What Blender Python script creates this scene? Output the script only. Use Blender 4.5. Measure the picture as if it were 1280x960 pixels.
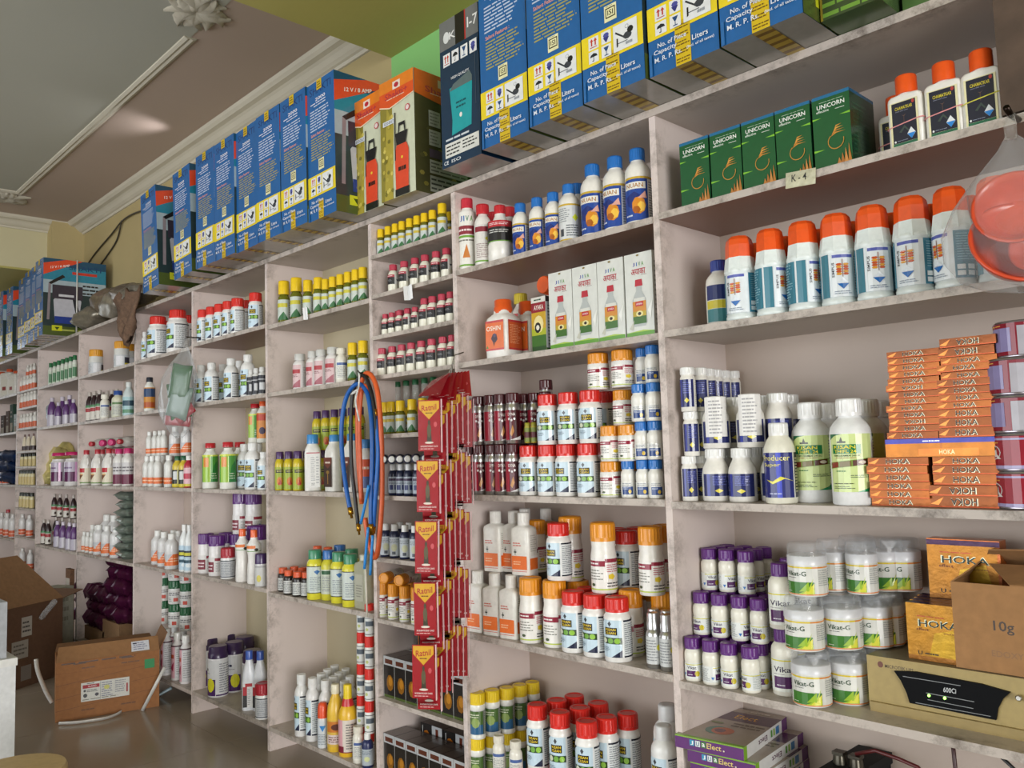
import bpy, math, random
from mathutils import Vector, Matrix
random.seed(7)
PI = math.pi
scene = bpy.context.scene
COL = scene.collection
for o in list(bpy.data.objects):
    bpy.data.objects.remove(o)

# ------------------------------------------------------------------ camera
F, YAW, PIT, ROL = 1050.0, 0.80811, 0.080354, -0.029786
CAM = Vector((0.0, -1.7708, 1.242))
_fw = Vector((-math.sin(YAW), math.cos(YAW), 0)); _rt = Vector((math.cos(YAW), math.sin(YAW), 0)); _up = Vector((0, 0, 1))
FW = _fw * math.cos(PIT) + _up * math.sin(PIT)
_u2 = _up * math.cos(PIT) - _fw * math.sin(PIT)
RT = _rt * math.cos(ROL) + _u2 * math.sin(ROL)
UP = _u2 * math.cos(ROL) - _rt * math.sin(ROL)
cd = bpy.data.cameras.new('camera'); cam = bpy.data.objects.new('camera', cd); COL.objects.link(cam)
cd.sensor_fit = 'HORIZONTAL'; cd.sensor_width = 36.0; cd.lens = 36.0 * F / 1280.0
cd.clip_start = 0.05; cd.clip_end = 100
cam.matrix_world = Matrix(((RT.x, UP.x, -FW.x, CAM.x), (RT.y, UP.y, -FW.y, CAM.y), (RT.z, UP.z, -FW.z, CAM.z), (0, 0, 0, 1)))
scene.camera = cam

# ------------------------------------------------------------------ light and exposure
scene.view_settings.view_transform = 'Standard'
scene.view_settings.look = 'None'
scene.view_settings.gamma = 1.0
scene.view_settings.use_curve_mapping = False
scene.view_settings.exposure = -0.12
world = bpy.data.worlds.new('daylight'); scene.world = world; world.use_nodes = True
world.node_tree.nodes['Background'].inputs[0].default_value = (0.86, 0.93, 1.0, 1)
world.node_tree.nodes['Background'].inputs[1].default_value = 1.6

def area(name, loc, target, sx, sy, watts, col):
    l = bpy.data.lights.new(name, 'AREA'); l.shape = 'RECTANGLE'; l.size = sx; l.size_y = sy; l.energy = watts; l.color = col
    o = bpy.data.objects.new(name, l); COL.objects.link(o); o.location = loc
    o.rotation_euler = (Vector(target) - Vector(loc)).to_track_quat('-Z', 'Y').to_euler()
    return o
# daylight through the open shop front behind the camera, and through the entrance on the right
area('shopfront_daylight', (-3.0, -4.75, 1.2), (-3.1, 0, 0.95), 5.4, 2.1, 125, (0.96, 0.98, 1.0))
area('entrance_daylight', (7.5, -4.3, 1.5), (-3.0, 0, 0.8), 4.0, 2.6, 620, (1.0, 0.98, 0.95))
area('far_window_daylight', (-11.6, -1.4, 2.0), (-6, -1.2, 1.2), 2.2, 1.5, 7, (0.95, 1.0, 1.0))

# spot without a fixture, added to make the glow on the ceiling
l_ = bpy.data.lights.new('added_ceiling_glow', 'SPOT'); l_.energy = 5; l_.spot_size = 1.5; l_.spot_blend = 1.0; l_.shadow_soft_size = 0.03; l_.color = (0.93, 0.93, 1.0)
lo_ = bpy.data.objects.new('added_ceiling_glow', l_); COL.objects.link(lo_); lo_.location = (-4.60, 0.12, 2.99)
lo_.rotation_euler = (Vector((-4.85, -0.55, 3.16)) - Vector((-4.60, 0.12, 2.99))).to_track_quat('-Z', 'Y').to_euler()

# ------------------------------------------------------------------ colour, materials
def lin(h):
    if not isinstance(h, str):
        return tuple(h)[:3]
    h = h.lstrip('#')
    if len(h) == 3: h = ''.join(c * 2 for c in h)
    out = []
    for i in (0, 2, 4):
        c = int(h[i:i + 2], 16) / 255
        out.append(c / 12.92 if c <= 0.04045 else ((c + 0.055) / 1.055) ** 2.4)
    return tuple(out)

def mat(name, rough=0.45, metal=0.0, trans=0.0, spec=0.5, nscale=60.0, namt=0.08, coat=0.0, alpha=1.0, bump=0.0, bscale=200):
    m = bpy.data.materials.new(name); m.use_nodes = True
    nt = m.node_tree; b = nt.nodes['Principled BSDF']
    at = nt.nodes.new('ShaderNodeAttribute'); at.attribute_name = 'Col'
    tc = nt.nodes.new('ShaderNodeTexCoord')
    no = nt.nodes.new('ShaderNodeTexNoise'); no.inputs['Scale'].default_value = nscale; no.inputs['Detail'].default_value = 3
    nt.links.new(tc.outputs['Object'], no.inputs['Vector'])
    mr = nt.nodes.new('ShaderNodeMapRange'); mr.inputs[1].default_value = 0.3; mr.inputs[2].default_value = 0.7
    mr.inputs[3].default_value = 1 - namt; mr.inputs[4].default_value = 1 + namt * 0.6
    nt.links.new(no.outputs['Fac'], mr.inputs[0])
    mx = nt.nodes.new('ShaderNodeVectorMath'); mx.operation = 'SCALE'
    nt.links.new(at.outputs['Color'], mx.inputs[0]); nt.links.new(mr.outputs[0], mx.inputs['Scale'])
    nt.links.new(mx.outputs[0], b.inputs['Base Color'])
    b.inputs['Roughness'].default_value = rough; b.inputs['Metallic'].default_value = metal
    b.inputs['Transmission Weight'].default_value = trans; b.inputs['Specular IOR Level'].default_value = spec
    b.inputs['Coat Weight'].default_value = coat; b.inputs['Alpha'].default_value = alpha
    if bump:
        n2 = nt.nodes.new('ShaderNodeTexNoise'); n2.inputs['Scale'].default_value = bscale; n2.inputs['Detail'].default_value = 4
        nt.links.new(tc.outputs['Object'], n2.inputs['Vector'])
        bp = nt.nodes.new('ShaderNodeBump'); bp.inputs['Strength'].default_value = bump; bp.inputs['Distance'].default_value = 0.004
        nt.links.new(n2.outputs['Fac'], bp.inputs['Height']); nt.links.new(bp.outputs[0], b.inputs['Normal'])
    return m

M = {
    'plastic': mat('moulded_plastic', 0.32, coat=0.15),
    'soft': mat('matt_plastic', 0.5),
    'print': mat('printed_label', 0.42, namt=0.06, nscale=120),
    'gloss': mat('glossy_print', 0.25, namt=0.07, nscale=40, coat=0.2),
    'foil': mat('printed_foil', 0.3, metal=0.55, namt=0.25, nscale=30, bump=0.25, bscale=60),
    'card': mat('cardboard', 0.8, namt=0.12, nscale=45, bump=0.15, bscale=90),
    'metal': mat('bare_metal', 0.28, metal=0.9),
    'liquid': mat('bottled_liquid', 0.08, trans=0.55, namt=0.05),
    'clear': mat('clear_plastic', 0.12, namt=0.05, alpha=0.35, coat=0.6),
    'film': None, 'sleeve': None,
    'rubber': mat('hose_rubber', 0.38, namt=0.1),
    'matte': mat('matt_black_plastic', 0.6, spec=0.12),
    'cloth': mat('rough_cloth', 0.95, namt=0.3, nscale=70, bump=0.6, bscale=120),
}
M['liquid'].node_tree.nodes['Principled BSDF'].inputs['IOR'].default_value = 1.35
def film(name, lo, hi, rough, bump):
    """thin clear plastic: mostly see-through, more reflective at grazing angles and at its wrinkles"""
    m = bpy.data.materials.new(name); m.use_nodes = True; nt = m.node_tree; N = nt.nodes; L = nt.links; N.clear()
    out = N.new('ShaderNodeOutputMaterial'); mix = N.new('ShaderNodeMixShader'); tr = N.new('ShaderNodeBsdfTransparent'); b = N.new('ShaderNodeBsdfPrincipled')
    at_ = N.new('ShaderNodeAttribute'); at_.attribute_name = 'Col'; L.new(at_.outputs['Color'], b.inputs['Base Color']); b.inputs['Roughness'].default_value = rough; b.inputs['Coat Weight'].default_value = 0.5
    tc = N.new('ShaderNodeTexCoord'); no = N.new('ShaderNodeTexNoise'); no.inputs['Scale'].default_value = 26; no.inputs['Detail'].default_value = 4; L.new(tc.outputs['Object'], no.inputs['Vector'])
    bp = N.new('ShaderNodeBump'); bp.inputs['Strength'].default_value = bump; bp.inputs['Distance'].default_value = 0.006; L.new(no.outputs['Fac'], bp.inputs['Height']); L.new(bp.outputs[0], b.inputs['Normal'])
    lw = N.new('ShaderNodeLayerWeight'); lw.inputs['Blend'].default_value = 0.35; L.new(bp.outputs[0], lw.inputs['Normal'])
    mr = N.new('ShaderNodeMapRange'); mr.inputs[1].default_value = 0.35; mr.inputs[3].default_value = lo; mr.inputs[4].default_value = hi; L.new(lw.outputs['Facing'], mr.inputs[0])
    L.new(mr.outputs[0], mix.inputs[0]); L.new(tr.outputs[0], mix.inputs[1]); L.new(b.outputs[0], mix.inputs[2]); L.new(mix.outputs[0], out.inputs[0]); return m
M['film'] = film('thin_clear_film', 0.15, 0.6, 0.2, 0.5); M['sleeve'] = film('card_sleeve_film', 0.0, 0.22, 0.15, 0.2)
MATS = list(M.values()); MI = {k: i for i, k in enumerate(M)}

def surface(name, col, rough=0.7, nscale=3.0, namt=0.1, bump=0.05, bscale=80, dirt=None, dcol=(0.10, 0.075, 0.055)):
    """wall, floor and board materials in world space; dirt = (y0, y1, amount) is the handling grime along the shelf fronts"""
    m = bpy.data.materials.new(name); m.use_nodes = True
    nt = m.node_tree; N = nt.nodes; L = nt.links; b = N['Principled BSDF']
    geo = N.new('ShaderNodeNewGeometry')
    n1 = N.new('ShaderNodeTexNoise'); n1.inputs['Scale'].default_value = nscale; n1.inputs['Detail'].default_value = 6
    L.new(geo.outputs['Position'], n1.inputs['Vector'])
    ramp = N.new('ShaderNodeValToRGB')
    c = lin(col)
    ramp.color_ramp.elements[0].position = 0.3; ramp.color_ramp.elements[1].position = 0.7
    ramp.color_ramp.elements[0].color = (*[x * (1 - namt) for x in c], 1); ramp.color_ramp.elements[1].color = (*[min(1, x * (1 + namt * 0.7)) for x in c], 1)
    L.new(n1.outputs['Fac'], ramp.inputs[0])
    out = ramp.outputs[0]
    if dirt:
        sx = N.new('ShaderNodeSeparateXYZ'); L.new(geo.outputs['Position'], sx.inputs[0])
        mr = N.new('ShaderNodeMapRange'); mr.inputs[1].default_value = dirt[1]; mr.inputs[2].default_value = dirt[0]
        mr.inputs[3].default_value = 0.0; mr.inputs[4].default_value = 1.0
        L.new(sx.outputs['Y'], mr.inputs[0])
        n2 = N.new('ShaderNodeTexNoise'); n2.inputs['Scale'].default_value = 13; n2.inputs['Detail'].default_value = 12; n2.inputs['Roughness'].default_value = 0.78
        L.new(geo.outputs['Position'], n2.inputs['Vector'])
        m2 = N.new('ShaderNodeMapRange'); m2.inputs[1].default_value = 0.47; m2.inputs[2].default_value = 0.66
        L.new(n2.outputs['Fac'], m2.inputs[0])
        mu = N.new('ShaderNodeMath'); mu.operation = 'MULTIPLY'; L.new(mr.outputs[0], mu.inputs[0]); L.new(m2.outputs[0], mu.inputs[1])
        mu2 = N.new('ShaderNodeMath'); mu2.operation = 'MULTIPLY'; L.new(mu.outputs[0], mu2.inputs[0]); mu2.inputs[1].default_value = dirt[2]
        mix = N.new('ShaderNodeMix'); mix.data_type = 'RGBA'
        L.new(mu2.outputs[0], mix.inputs[0]); L.new(out, mix.inputs[6]); mix.inputs[7].default_value = (*dcol, 1)
        out = mix.outputs[2]
    L.new(out, b.inputs['Base Color']); b.inputs['Roughness'].default_value = rough
    if bump:
        n3 = N.new('ShaderNodeTexNoise'); n3.inputs['Scale'].default_value = bscale; n3.inputs['Detail'].default_value = 5
        L.new(geo.outputs['Position'], n3.inputs['Vector'])
        bp = N.new('ShaderNodeBump'); bp.inputs['Strength'].default_value = bump; bp.inputs['Distance'].default_value = 0.01
        L.new(n3.outputs['Fac'], bp.inputs['Height']); L.new(bp.outputs[0], b.inputs['Normal'])
    return m

# ------------------------------------------------------------------ mesh builder
class MB:
    def __init__(s):
        s.v, s.f, s.c, s.m, s.sm = [], [], [], [], []
    def add(s, vs, fs, col, m='plastic', smooth=False):
        o = len(s.v); s.v.extend(vs); c = lin(col); mi = MI[m]
        for f in fs:
            s.f.append(tuple(i + o for i in f)); s.c.append(c); s.m.append(mi); s.sm.append(smooth)
    def mesh(s, name):
        me = bpy.data.meshes.new(name); me.from_pydata(s.v, [], s.f)
        used = sorted(set(s.m)); re = {k: i for i, k in enumerate(used)}
        for k in used: me.materials.append(MATS[k])
        me.polygons.foreach_set('material_index', [re[k] for k in s.m]); me.polygons.foreach_set('use_smooth', s.sm)
        a = me.attributes.new('Col', 'FLOAT_COLOR', 'CORNER')
        buf = []
        for f, c in zip(s.f, s.c): buf.extend((c[0], c[1], c[2], 1.0) * len(f))
        a.data.foreach_set('color', buf); me.update()
        return me
    def loft(s, rings, n, col, m='plastic', cap0=True, cap1=True, smooth=True, ctr=(0, 0), ribs=0.0, rot=0.0):
        """rings: (z, rx, ry, squareness exponent)"""
        vs, fs = [], []
        for (z, rx, ry, e) in rings:
            for i in range(n):
                a = 2 * PI * i / n + rot; ca, sa = math.cos(a), math.sin(a); p = 2.0 / e
                k = 1 - ribs * (i % 2)
                vs.append((ctr[0] + k * rx * math.copysign(abs(ca) ** p, ca), ctr[1] + k * ry * math.copysign(abs(sa) ** p, sa), z))
        for j in range(len(rings) - 1):
            for i in range(n):
                a, b = j * n + i, j * n + (i + 1) % n
                fs.append((a, b, b + n, a + n))
        s.add(vs, fs, col, m, smooth)
        if cap0: s.add(vs[:n], [tuple(range(n - 1, -1, -1))], col, m)
        if cap1: s.add(vs[-n:], [tuple(range(n))], col, m)
    def box(s, x0, y0, z0, x1, y1, z1, col, m='print', cols=None):
        vs = [(x0, y0, z0), (x1, y0, z0), (x1, y1, z0), (x0, y1, z0), (x0, y0, z1), (x1, y0, z1), (x1, y1, z1), (x0, y1, z1)]
        F6 = {'front': (0, 1, 5, 4), 'right': (1, 2, 6, 5), 'back': (2, 3, 7, 6), 'left': (3, 0, 4, 7), 'bottom': (3, 2, 1, 0), 'top': (4, 5, 6, 7)}
        for k, f in F6.items():
            s.add([vs[i] for i in f], [(0, 1, 2, 3)], (cols or {}).get(k, col), m)
    def tube(s, pts, r, col, m='rubber', n=8, closed=False):
        pts = [Vector(p) for p in pts]; vs, fs = [], []
        N = len(pts); prev = None
        for i, p in enumerate(pts):
            t = (pts[(i + 1) % N if closed else min(i + 1, N - 1)] - pts[(i - 1) % N if closed else max(i - 1, 0)]).normalized()
            ref = prev if prev is not None else (Vector((0, 1, 0)) if abs(t.y) < 0.9 else Vector((1, 0, 0)))
            nrm = (ref - t * ref.dot(t)).normalized(); prev = nrm; bn = t.cross(nrm)
            rr = r[i] if isinstance(r, (list, tuple)) else r
            for k in range(n):
                a = 2 * PI * k / n; q = p + (nrm * math.cos(a) + bn * math.sin(a)) * rr; vs.append(tuple(q))
        for i in range(N if closed else N - 1):
            for k in range(n):
                a, b = i * n + k, i * n + (k + 1) % n; c, d = ((i + 1) % N) * n + (k + 1) % n, ((i + 1) % N) * n + k
                fs.append((a, d, c, b))
        if not closed: fs += [tuple(range(n)), tuple((N - 1) * n + k for k in range(n - 1, -1, -1))]
        s.add(vs, fs, col, m, True)

# ------------------------------------------------------------------ flat print on labels and cartons
_txt = {}
def glyphs(txt):
    """triangles of a word, scaled to the unit square, plus its aspect"""
    if txt not in _txt:
        cu = bpy.data.curves.new('lettering', 'FONT'); cu.body = txt; cu.resolution_u = 2; cu.offset = 0.012
        ob = bpy.data.objects.new('lettering', cu)
        me = bpy.data.meshes.new_from_object(ob); me.calc_loop_triangles()
        vs = [(v.co.x, v.co.y) for v in me.vertices]; ts = [tuple(t.vertices) for t in me.loop_triangles]
        bpy.data.objects.remove(ob); bpy.data.curves.remove(cu); bpy.data.meshes.remove(me)
        if not vs: vs = [(0, 0), (1, 1)]
        x0, x1 = min(v[0] for v in vs), max(v[0] for v in vs); y0, y1 = min(v[1] for v in vs), max(v[1] for v in vs)
        _txt[txt] = ([((x - x0) / (x1 - x0 or 1), (y - y0) / (y1 - y0 or 1)) for x, y in vs], ts)
    return _txt[txt]

def clip(poly, x, keep_right):
    out = []
    for i in range(len(poly)):
        a, b = poly[i], poly[(i + 1) % len(poly)]
        ia = a[0] >= x - 1e-9 if keep_right else a[0] <= x + 1e-9; ib = b[0] >= x - 1e-9 if keep_right else b[0] <= x + 1e-9
        if ia: out.append(a)
        if ia != ib:
            t = (x - a[0]) / (b[0] - a[0]); out.append((x, a[1] + t * (b[1] - a[1])))
    return out

def paint(mb, prims, fmap, m='print', step=None, eps=0.00009):
    """prims in the unit square of a face; fmap(x, y, lift) -> point; step slices wide shapes so that they bend with the surface"""
    def poly(pts, col, lift):
        if step:
            lo, hi = min(p[0] for p in pts), max(p[0] for p in pts)
            k = math.floor(lo / step); cuts = []
            while k * step < hi:
                q = clip(pts, k * step, True); q = clip(q, (k + 1) * step, False) if q else q
                if len(q) > 2: cuts.append(q)
                k += 1
        else: cuts = [pts]
        for q in cuts: mb.add([fmap(x, y, lift) for x, y in q], [tuple(range(len(q)))], col, m)
    for i, p in enumerate(prims):
        lift = eps * (i + 1); k = p[0]
        if k == 'r': poly([(p[1], p[2]), (p[3], p[2]), (p[3], p[4]), (p[1], p[4])], p[5], lift)
        elif k == 'p': poly(p[1], p[2], lift)
        elif k == 'e':
            n = p[6] if len(p) > 6 else 12
            poly([(p[1] + p[3] * math.cos(2 * PI * j / n), p[2] + p[4] * math.sin(2 * PI * j / n)) for j in range(n)], p[5], lift)
        elif k == 't':
            _, s, cx, cy, w, h, col = p[:7]; rot = p[7] if len(p) > 7 else 0; slant = p[8] if len(p) > 8 else 0
            vs, ts = glyphs(s); P = []
            for x, y in vs:
                x, y = x - 0.5, y - 0.5
                if rot == 90: x, y = -y, x
                elif rot == 180: x, y = -x, -y
                P.append(fmap(cx + x * w, cy + y * h + slant * x * w, lift))
            mb.add(P, ts, col, m)
        elif k == 'l':
            _, x0, y0, x1, y1, n, col = p[:7]; rng = random.Random(p[7] if len(p) > 7 else n); rh = (y1 - y0) / n
            for j in range(n):
                y = y1 - (j + 0.72) * rh; x = x0; end = x0 + (x1 - x0) * rng.uniform(0.72, 1)
                while x < end:
                    w = (x1 - x0) * rng.uniform(0.12, 0.34); e = min(x + w, end)
                    poly([(x, y), (e, y), (e, y + rh * 0.42), (x, y + rh * 0.42)], col, lift); x = e + (x1 - x0) * 0.035

def cyl(R, z0, z1, turn=0.0):
    def f(x, y, l):
        a = (x - 0.5) * 2 * PI + turn
        return ((R + 0.0004 + l) * math.sin(a), -(R + 0.0004 + l) * math.cos(a), z0 + y * (z1 - z0))
    return f
def face(kind, x0, y0, z0, x1, y1, z1):
    if kind == 'front': return lambda x, y, l: (x0 + x * (x1 - x0), y0 - l, z0 + y * (z1 - z0))
    if kind == 'right': return lambda x, y, l: (x1 + l, y0 + x * (y1 - y0), z0 + y * (z1 - z0))
    if kind == 'left': return lambda x, y, l: (x0 - l, y1 - x * (y1 - y0), z0 + y * (z1 - z0))
    if kind == 'top': return lambda x, y, l: (x0 + x * (x1 - x0), y0 + y * (y1 - y0), z1 + l)
    if kind == 'bottom': return lambda x, y, l: (x0 + x * (x1 - x0), y1 - y * (y1 - y0), z0 - l)

# ------------------------------------------------------------------ objects
def link(name, me, parent=None, loc=(0, 0, 0), rot=(0, 0, 0)):
    o = bpy.data.objects.new(name, me); COL.objects.link(o); o.location = loc; o.rotation_euler = rot
    if parent: o.parent = parent
    return o
def empty(name, loc=(0, 0, 0), rot=(0, 0, 0)):
    o = bpy.data.objects.new(name, None); COL.objects.link(o); o.location = loc; o.rotation_euler = rot; o.empty_display_size = 0.05
    return o
def tag(o, label, cat, group=None):
    o['label'] = label; o['category'] = cat
    if group: o['group'] = group
    return o
def at(px, py, Y):
    """the point of the plane y = Y that the photograph shows at pixel px, py"""
    d = FW + RT * ((px - 640) / F) + UP * ((480 - py) / F)
    return CAM + d * ((Y - CAM.y) / d.y)
def atz(px, py, Z):
    d = FW + RT * ((px - 640) / F) + UP * ((480 - py) / F)
    return CAM + d * ((Z - CAM.z) / d.z)
def xat(px, Y, z):
    """x of the point at depth Y and height z that lies in pixel column px"""
    k = (px - 640) / F; q = RT - FW * k
    return -(q.y * (Y - CAM.y) + q.z * (z - CAM.z)) / q.x
# ------------------------------------------------------------------ the setting
def struct(name, me, parent=None):
    o = link(name, me, parent); 
    if not parent: o['kind'] = 'structure'
    return o
def plain(name, boxes, m):
    vs, fs = [], []
    for (x0, y0, z0, x1, y1, z1) in boxes:
        o = len(vs)
        vs += [(x0, y0, z0), (x1, y0, z0), (x1, y1, z0), (x0, y1, z0), (x0, y0, z1), (x1, y0, z1), (x1, y1, z1), (x0, y1, z1)]
        fs += [tuple(i + o for i in f) for f in ((0, 1, 5, 4), (1, 2, 6, 5), (2, 3, 7, 6), (3, 0, 4, 7), (3, 2, 1, 0), (4, 5, 6, 7))]
    me = bpy.data.meshes.new(name); me.from_pydata(vs, [], fs); me.materials.append(m); me.update()
    return me
def sweep_x(name, prof, x0, x1, m, along='x', off=0.0):
    """a moulding: profile of (depth, z) swept along x (or along y)"""
    vs, fs = [], []; n = len(prof)
    for e in (x0, x1):
        for (d, z) in prof: vs.append((e, off + d, z) if along == 'x' else (off + d, e, z))
    for i in range(n):
        j = (i + 1) % n; fs.append((i, j, n + j, n + i))
    fs += [tuple(range(n)), tuple(range(2 * n - 1, n - 1, -1))]
    me = bpy.data.meshes.new(name); me.from_pydata(vs, [], fs); me.materials.append(m); me.update()
    return me

CEIL = 3.12; DEP = 0.295
S = {
    'wall': surface('back_wall_paint', '#b3a274', 0.8, 2.0, 0.08, 0.08, 60),
    'green': surface('green_wall_paint', '#86c274', 0.7, 2.0, 0.06, 0.06, 60),
    'olive': surface('olive_beam_paint', '#b0a65c', 0.7, 1.5, 0.07, 0.06, 50),
    'cream': surface('cream_wall_paint', '#c4bc98', 0.75, 1.2, 0.06, 0.06, 60),
    'ceil': surface('ceiling_plaster', '#b5a294', 0.75, 0.7, 0.08, 0.04, 40),
    'ceil2': surface('ceiling_panel_plaster', '#aeada0', 0.75, 0.7, 0.06, 0.04, 40),
    'pop': surface('plaster_moulding', '#c9c2b0', 0.7, 5, 0.06, 0.05, 60),
    'tile': surface('polished_floor_tile', '#a39686', 0.2, 1.2, 0.14, 0.0),
    'joint': surface('tile_joint', '#3f3b36', 0.8, 5, 0.1, 0.0),
    'board': surface('shelf_laminate', '#beb3aa', 0.45, 2.2, 0.06, 0.03, 90, (-0.004, 0.07, 0.85)),
    'upright': surface('upright_laminate', '#d8cac4', 0.5, 2.2, 0.05, 0.03, 90, (-0.004, 0.075, 0.7)),  # lighter than the other laminate: light from the right put into the colour
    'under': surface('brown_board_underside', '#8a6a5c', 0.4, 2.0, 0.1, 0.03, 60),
    'back': surface('back_panel_laminate', '#b8a89c', 0.55, 2.5, 0.07, 0.03, 70),
    'back2': surface('bay_wall_paint', '#b9ad90', 0.7, 2.0, 0.07, 0.05, 60),
    'dark': surface('old_dark_wood', '#57463a', 0.8, 14, 0.3, 0.2, 60),
}
# floor: polished tiles, each a piece of its own
fl = struct('floor', plain('floor', [(-12, -5.2, -0.12, 2.6, 0.5, -0.004)], S['joint']))
T = 0.80
tile_me = plain('tile', [(0.0012, 0.0012, -0.004, T - 0.0012, T - 0.0012, 0.0)], S['tile'])
for i in range(-15, 4):
    for j in range(-7, 1):
        t = link('tile', tile_me, fl, (i * T + 0.33, j * T - 0.07, 0))
# ceiling, walls
struct('ceiling', plain('ceiling', [(-12, -5.2, CEIL, 2.6, 0.5, CEIL + 0.15)], S['ceil']))
struct('wall_back', plain('wall_back', [(-12, 0.30, 0, -2.86, 0.5, CEIL)], S['wall']))
struct('wall_back_right', plain('wall_back_right', [(-2.86, 0.30, 0, 2.6, 0.5, CEIL)], S['green']))
struct('wall_left', plain('wall_left', [(-12, -5.2, 0, -11.8, -2.6, CEIL), (-12, 0.1, 0, -11.8, 0.5, CEIL), (-12, -2.6, 0, -11.8, 0.1, 1.0), (-12, -2.6, 2.85, -11.8, 0.1, CEIL)], S['cream']))
struct('wall_right', plain('wall_right', [(2.5, -5.2, 0, 2.7, -4.1, CEIL), (2.5, -1.2, 0, 2.7, 0.5, CEIL), (2.5, -4.1, 2.75, 2.7, -1.2, CEIL)], S['cream']))
struct('wall_front', plain('wall_front', [(-12, -5.2, 0, -5.8, -5.0, CEIL), (-0.2, -5.2, 0, 2.6, -5.0, CEIL), (-5.8, -5.2, 2.75, -0.2, -5.0, CEIL)], S['cream']))
win = struct('window_1', plain('window_1', [(-11.86, -2.6, 1.0, -11.8, -2.52, 2.85), (-11.86, 0.02, 1.0, -11.8, 0.1, 2.85), (-11.86, -1.3, 1.0, -11.8, -1.24, 2.85), (-11.86, -2.6, 1.0, -11.8, 0.1, 1.06), (-11.86, -2.6, 2.79, -11.8, 0.1, 2.85)], S['pop']))
# the wide beam at the right and the beam at the far left, a small pier under it
struct('trim_1', plain('trim_1', [(-2.86, -5.0, 2.95, 2.5, 0.30, CEIL)], S['olive']))
struct('trim_2', plain('trim_2', [(-8.1, -5.0, 2.745, -7.1, 0.30, CEIL)], S['cream']))
struct('trim_3', plain('trim_3', [(-8.1, -5.0, 2.73, -7.1, 0.30, 2.745)], S['olive']))
struct('trim_4', plain('trim_4', [(-7.1, 0.07, 2.14, -6.98, 0.30, CEIL)], S['wall']))
# cornice along the back wall and along the far beam
prof = [(0, 3.04), (-0.012, 3.04), (-0.018, 3.052), (-0.03, 3.056), (-0.045, 3.066), (-0.062, 3.082), (-0.075, 3.09), (-0.10, 3.094), (-0.115, 3.106), (-0.125, CEIL), (0, CEIL)]
struct('trim_5', sweep_x('trim_5', prof, -7.1, -2.86, S['pop'], 'x', 0.30))
struct('trim_6', sweep_x('trim_6', [(-d, z) for d, z in prof], -5.0, 0.30, S['pop'], 'y', -7.1))
# ceiling panel border
bp = [(-0.03, CEIL), (-0.026, CEIL - 0.008), (-0.012, CEIL - 0.014), (0.0, CEIL - 0.010), (0.012, CEIL - 0.014), (0.026, CEIL - 0.008), (0.03, CEIL)]
c0 = atz(27, 241, CEIL); c1 = atz(235, 45, CEIL)
struct('trim_7', sweep_x('trim_7', bp, c0.x, c1.x, S['pop'], 'x', (c0.y + c1.y) / 2))
struct('trim_8', sweep_x('trim_8', bp, -5.0, c0.y, S['pop'], 'y', c0.x))
struct('trim_9', plain('trim_9', [(c0.x, -5.0, CEIL - 0.003, c1.x + 3, (c0.y + c1.y) / 2, CEIL)], S['ceil2']))
# leafy plaster corner ornaments on the ceiling
def ornament(name, cx, cy, r, seed, ang0):
    rng = random.Random(seed); mb = MB()
    for i in range(22):
        a = ang0 + (i - 6) * 0.30; L = r * rng.uniform(0.4, 1.0); w = r * rng.uniform(0.16, 0.28); pts = []; h = []
        n = 7; vs = []; fs = []
        for k in range(n):
            t = k / (n - 1); bend = a + 0.7 * t * (1 if i % 2 else -1)
            x, y = cx + L * t * math.cos(bend), cy + L * t * math.sin(bend); ww = w * math.sin(PI * (0.12 + 0.85 * t)); nx, ny = -math.sin(bend), math.cos(bend)
            vs += [(x + nx * ww, y + ny * ww, CEIL - 0.002), (x, y, CEIL - 0.012 - 0.012 * math.sin(PI * t)), (x - nx * ww, y - ny * ww, CEIL - 0.002)]
        for k in range(n - 1):
            b = 3 * k; fs += [(b, b + 3, b + 4, b + 1), (b + 1, b + 4, b + 5, b + 2)]
        mb.add(vs, fs, '#b8b09c', 'soft', True)
    me = mb.mesh(name); me.materials.clear(); me.materials.append(S['pop'])
    return struct(name, me)
o1 = atz(243, 15, CEIL); ornament('trim_10', o1.x + 0.02, o1.y, 0.17, 3, -0.3)
o2 = atz(10, 246, CEIL); ornament('trim_11', o2.x, o2.y, 0.17, 5, -1.2)

# ------------------------------------------------------------------ the shelving
PX = {'pR': 0.32, 'p2': -1.289, 'p3': -2.113, 'p4': -2.605, 'p5': -3.422, 'p6': -4.214, 'p7': -5.019, 'p8': -6.047, 'p9': -7.025, 'p10': -7.606, 'p11': -8.75}
ZD = 2.132
BAY = {
    'R': ('p2', 'pR', [1.850, 1.541, 1.104, 0.661, 0.107]),
    '2': ('p3', 'p2', [1.845, 1.5375, 1.1085, 0.6716, 0.107]),
    'N': ('p4', 'p3', [1.988, 1.838, 1.684, 1.536, 1.319, 1.097, 0.874, 0.656, 0.378, 0.107]),
    '4': ('p5', 'p4', [1.831, 1.532, 1.105, 0.669, 0.105]),
    '5': ('p6', 'p5', [1.840, 1.532, 1.104, 0.681, 0.110]),
    '6': ('p7', 'p6', [1.830, 1.530, 1.106, 0.674, 0.107]),
    '7': ('p8', 'p7', [1.826, 1.5215, 1.106, 0.670, 0.107]),
    '8': ('p9', 'p8', [1.8285, 1.526, 1.096, 0.666, 0.107]),
    '9': ('p10', 'p9', [1.835, 1.70, 1.54, 1.36, 1.24, 1.096, 0.92, 0.70, 0.45, 0.107]),
    '0': ('p11', 'p10', [1.83, 1.52, 1.096, 0.666, 0.107]),
}
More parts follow.
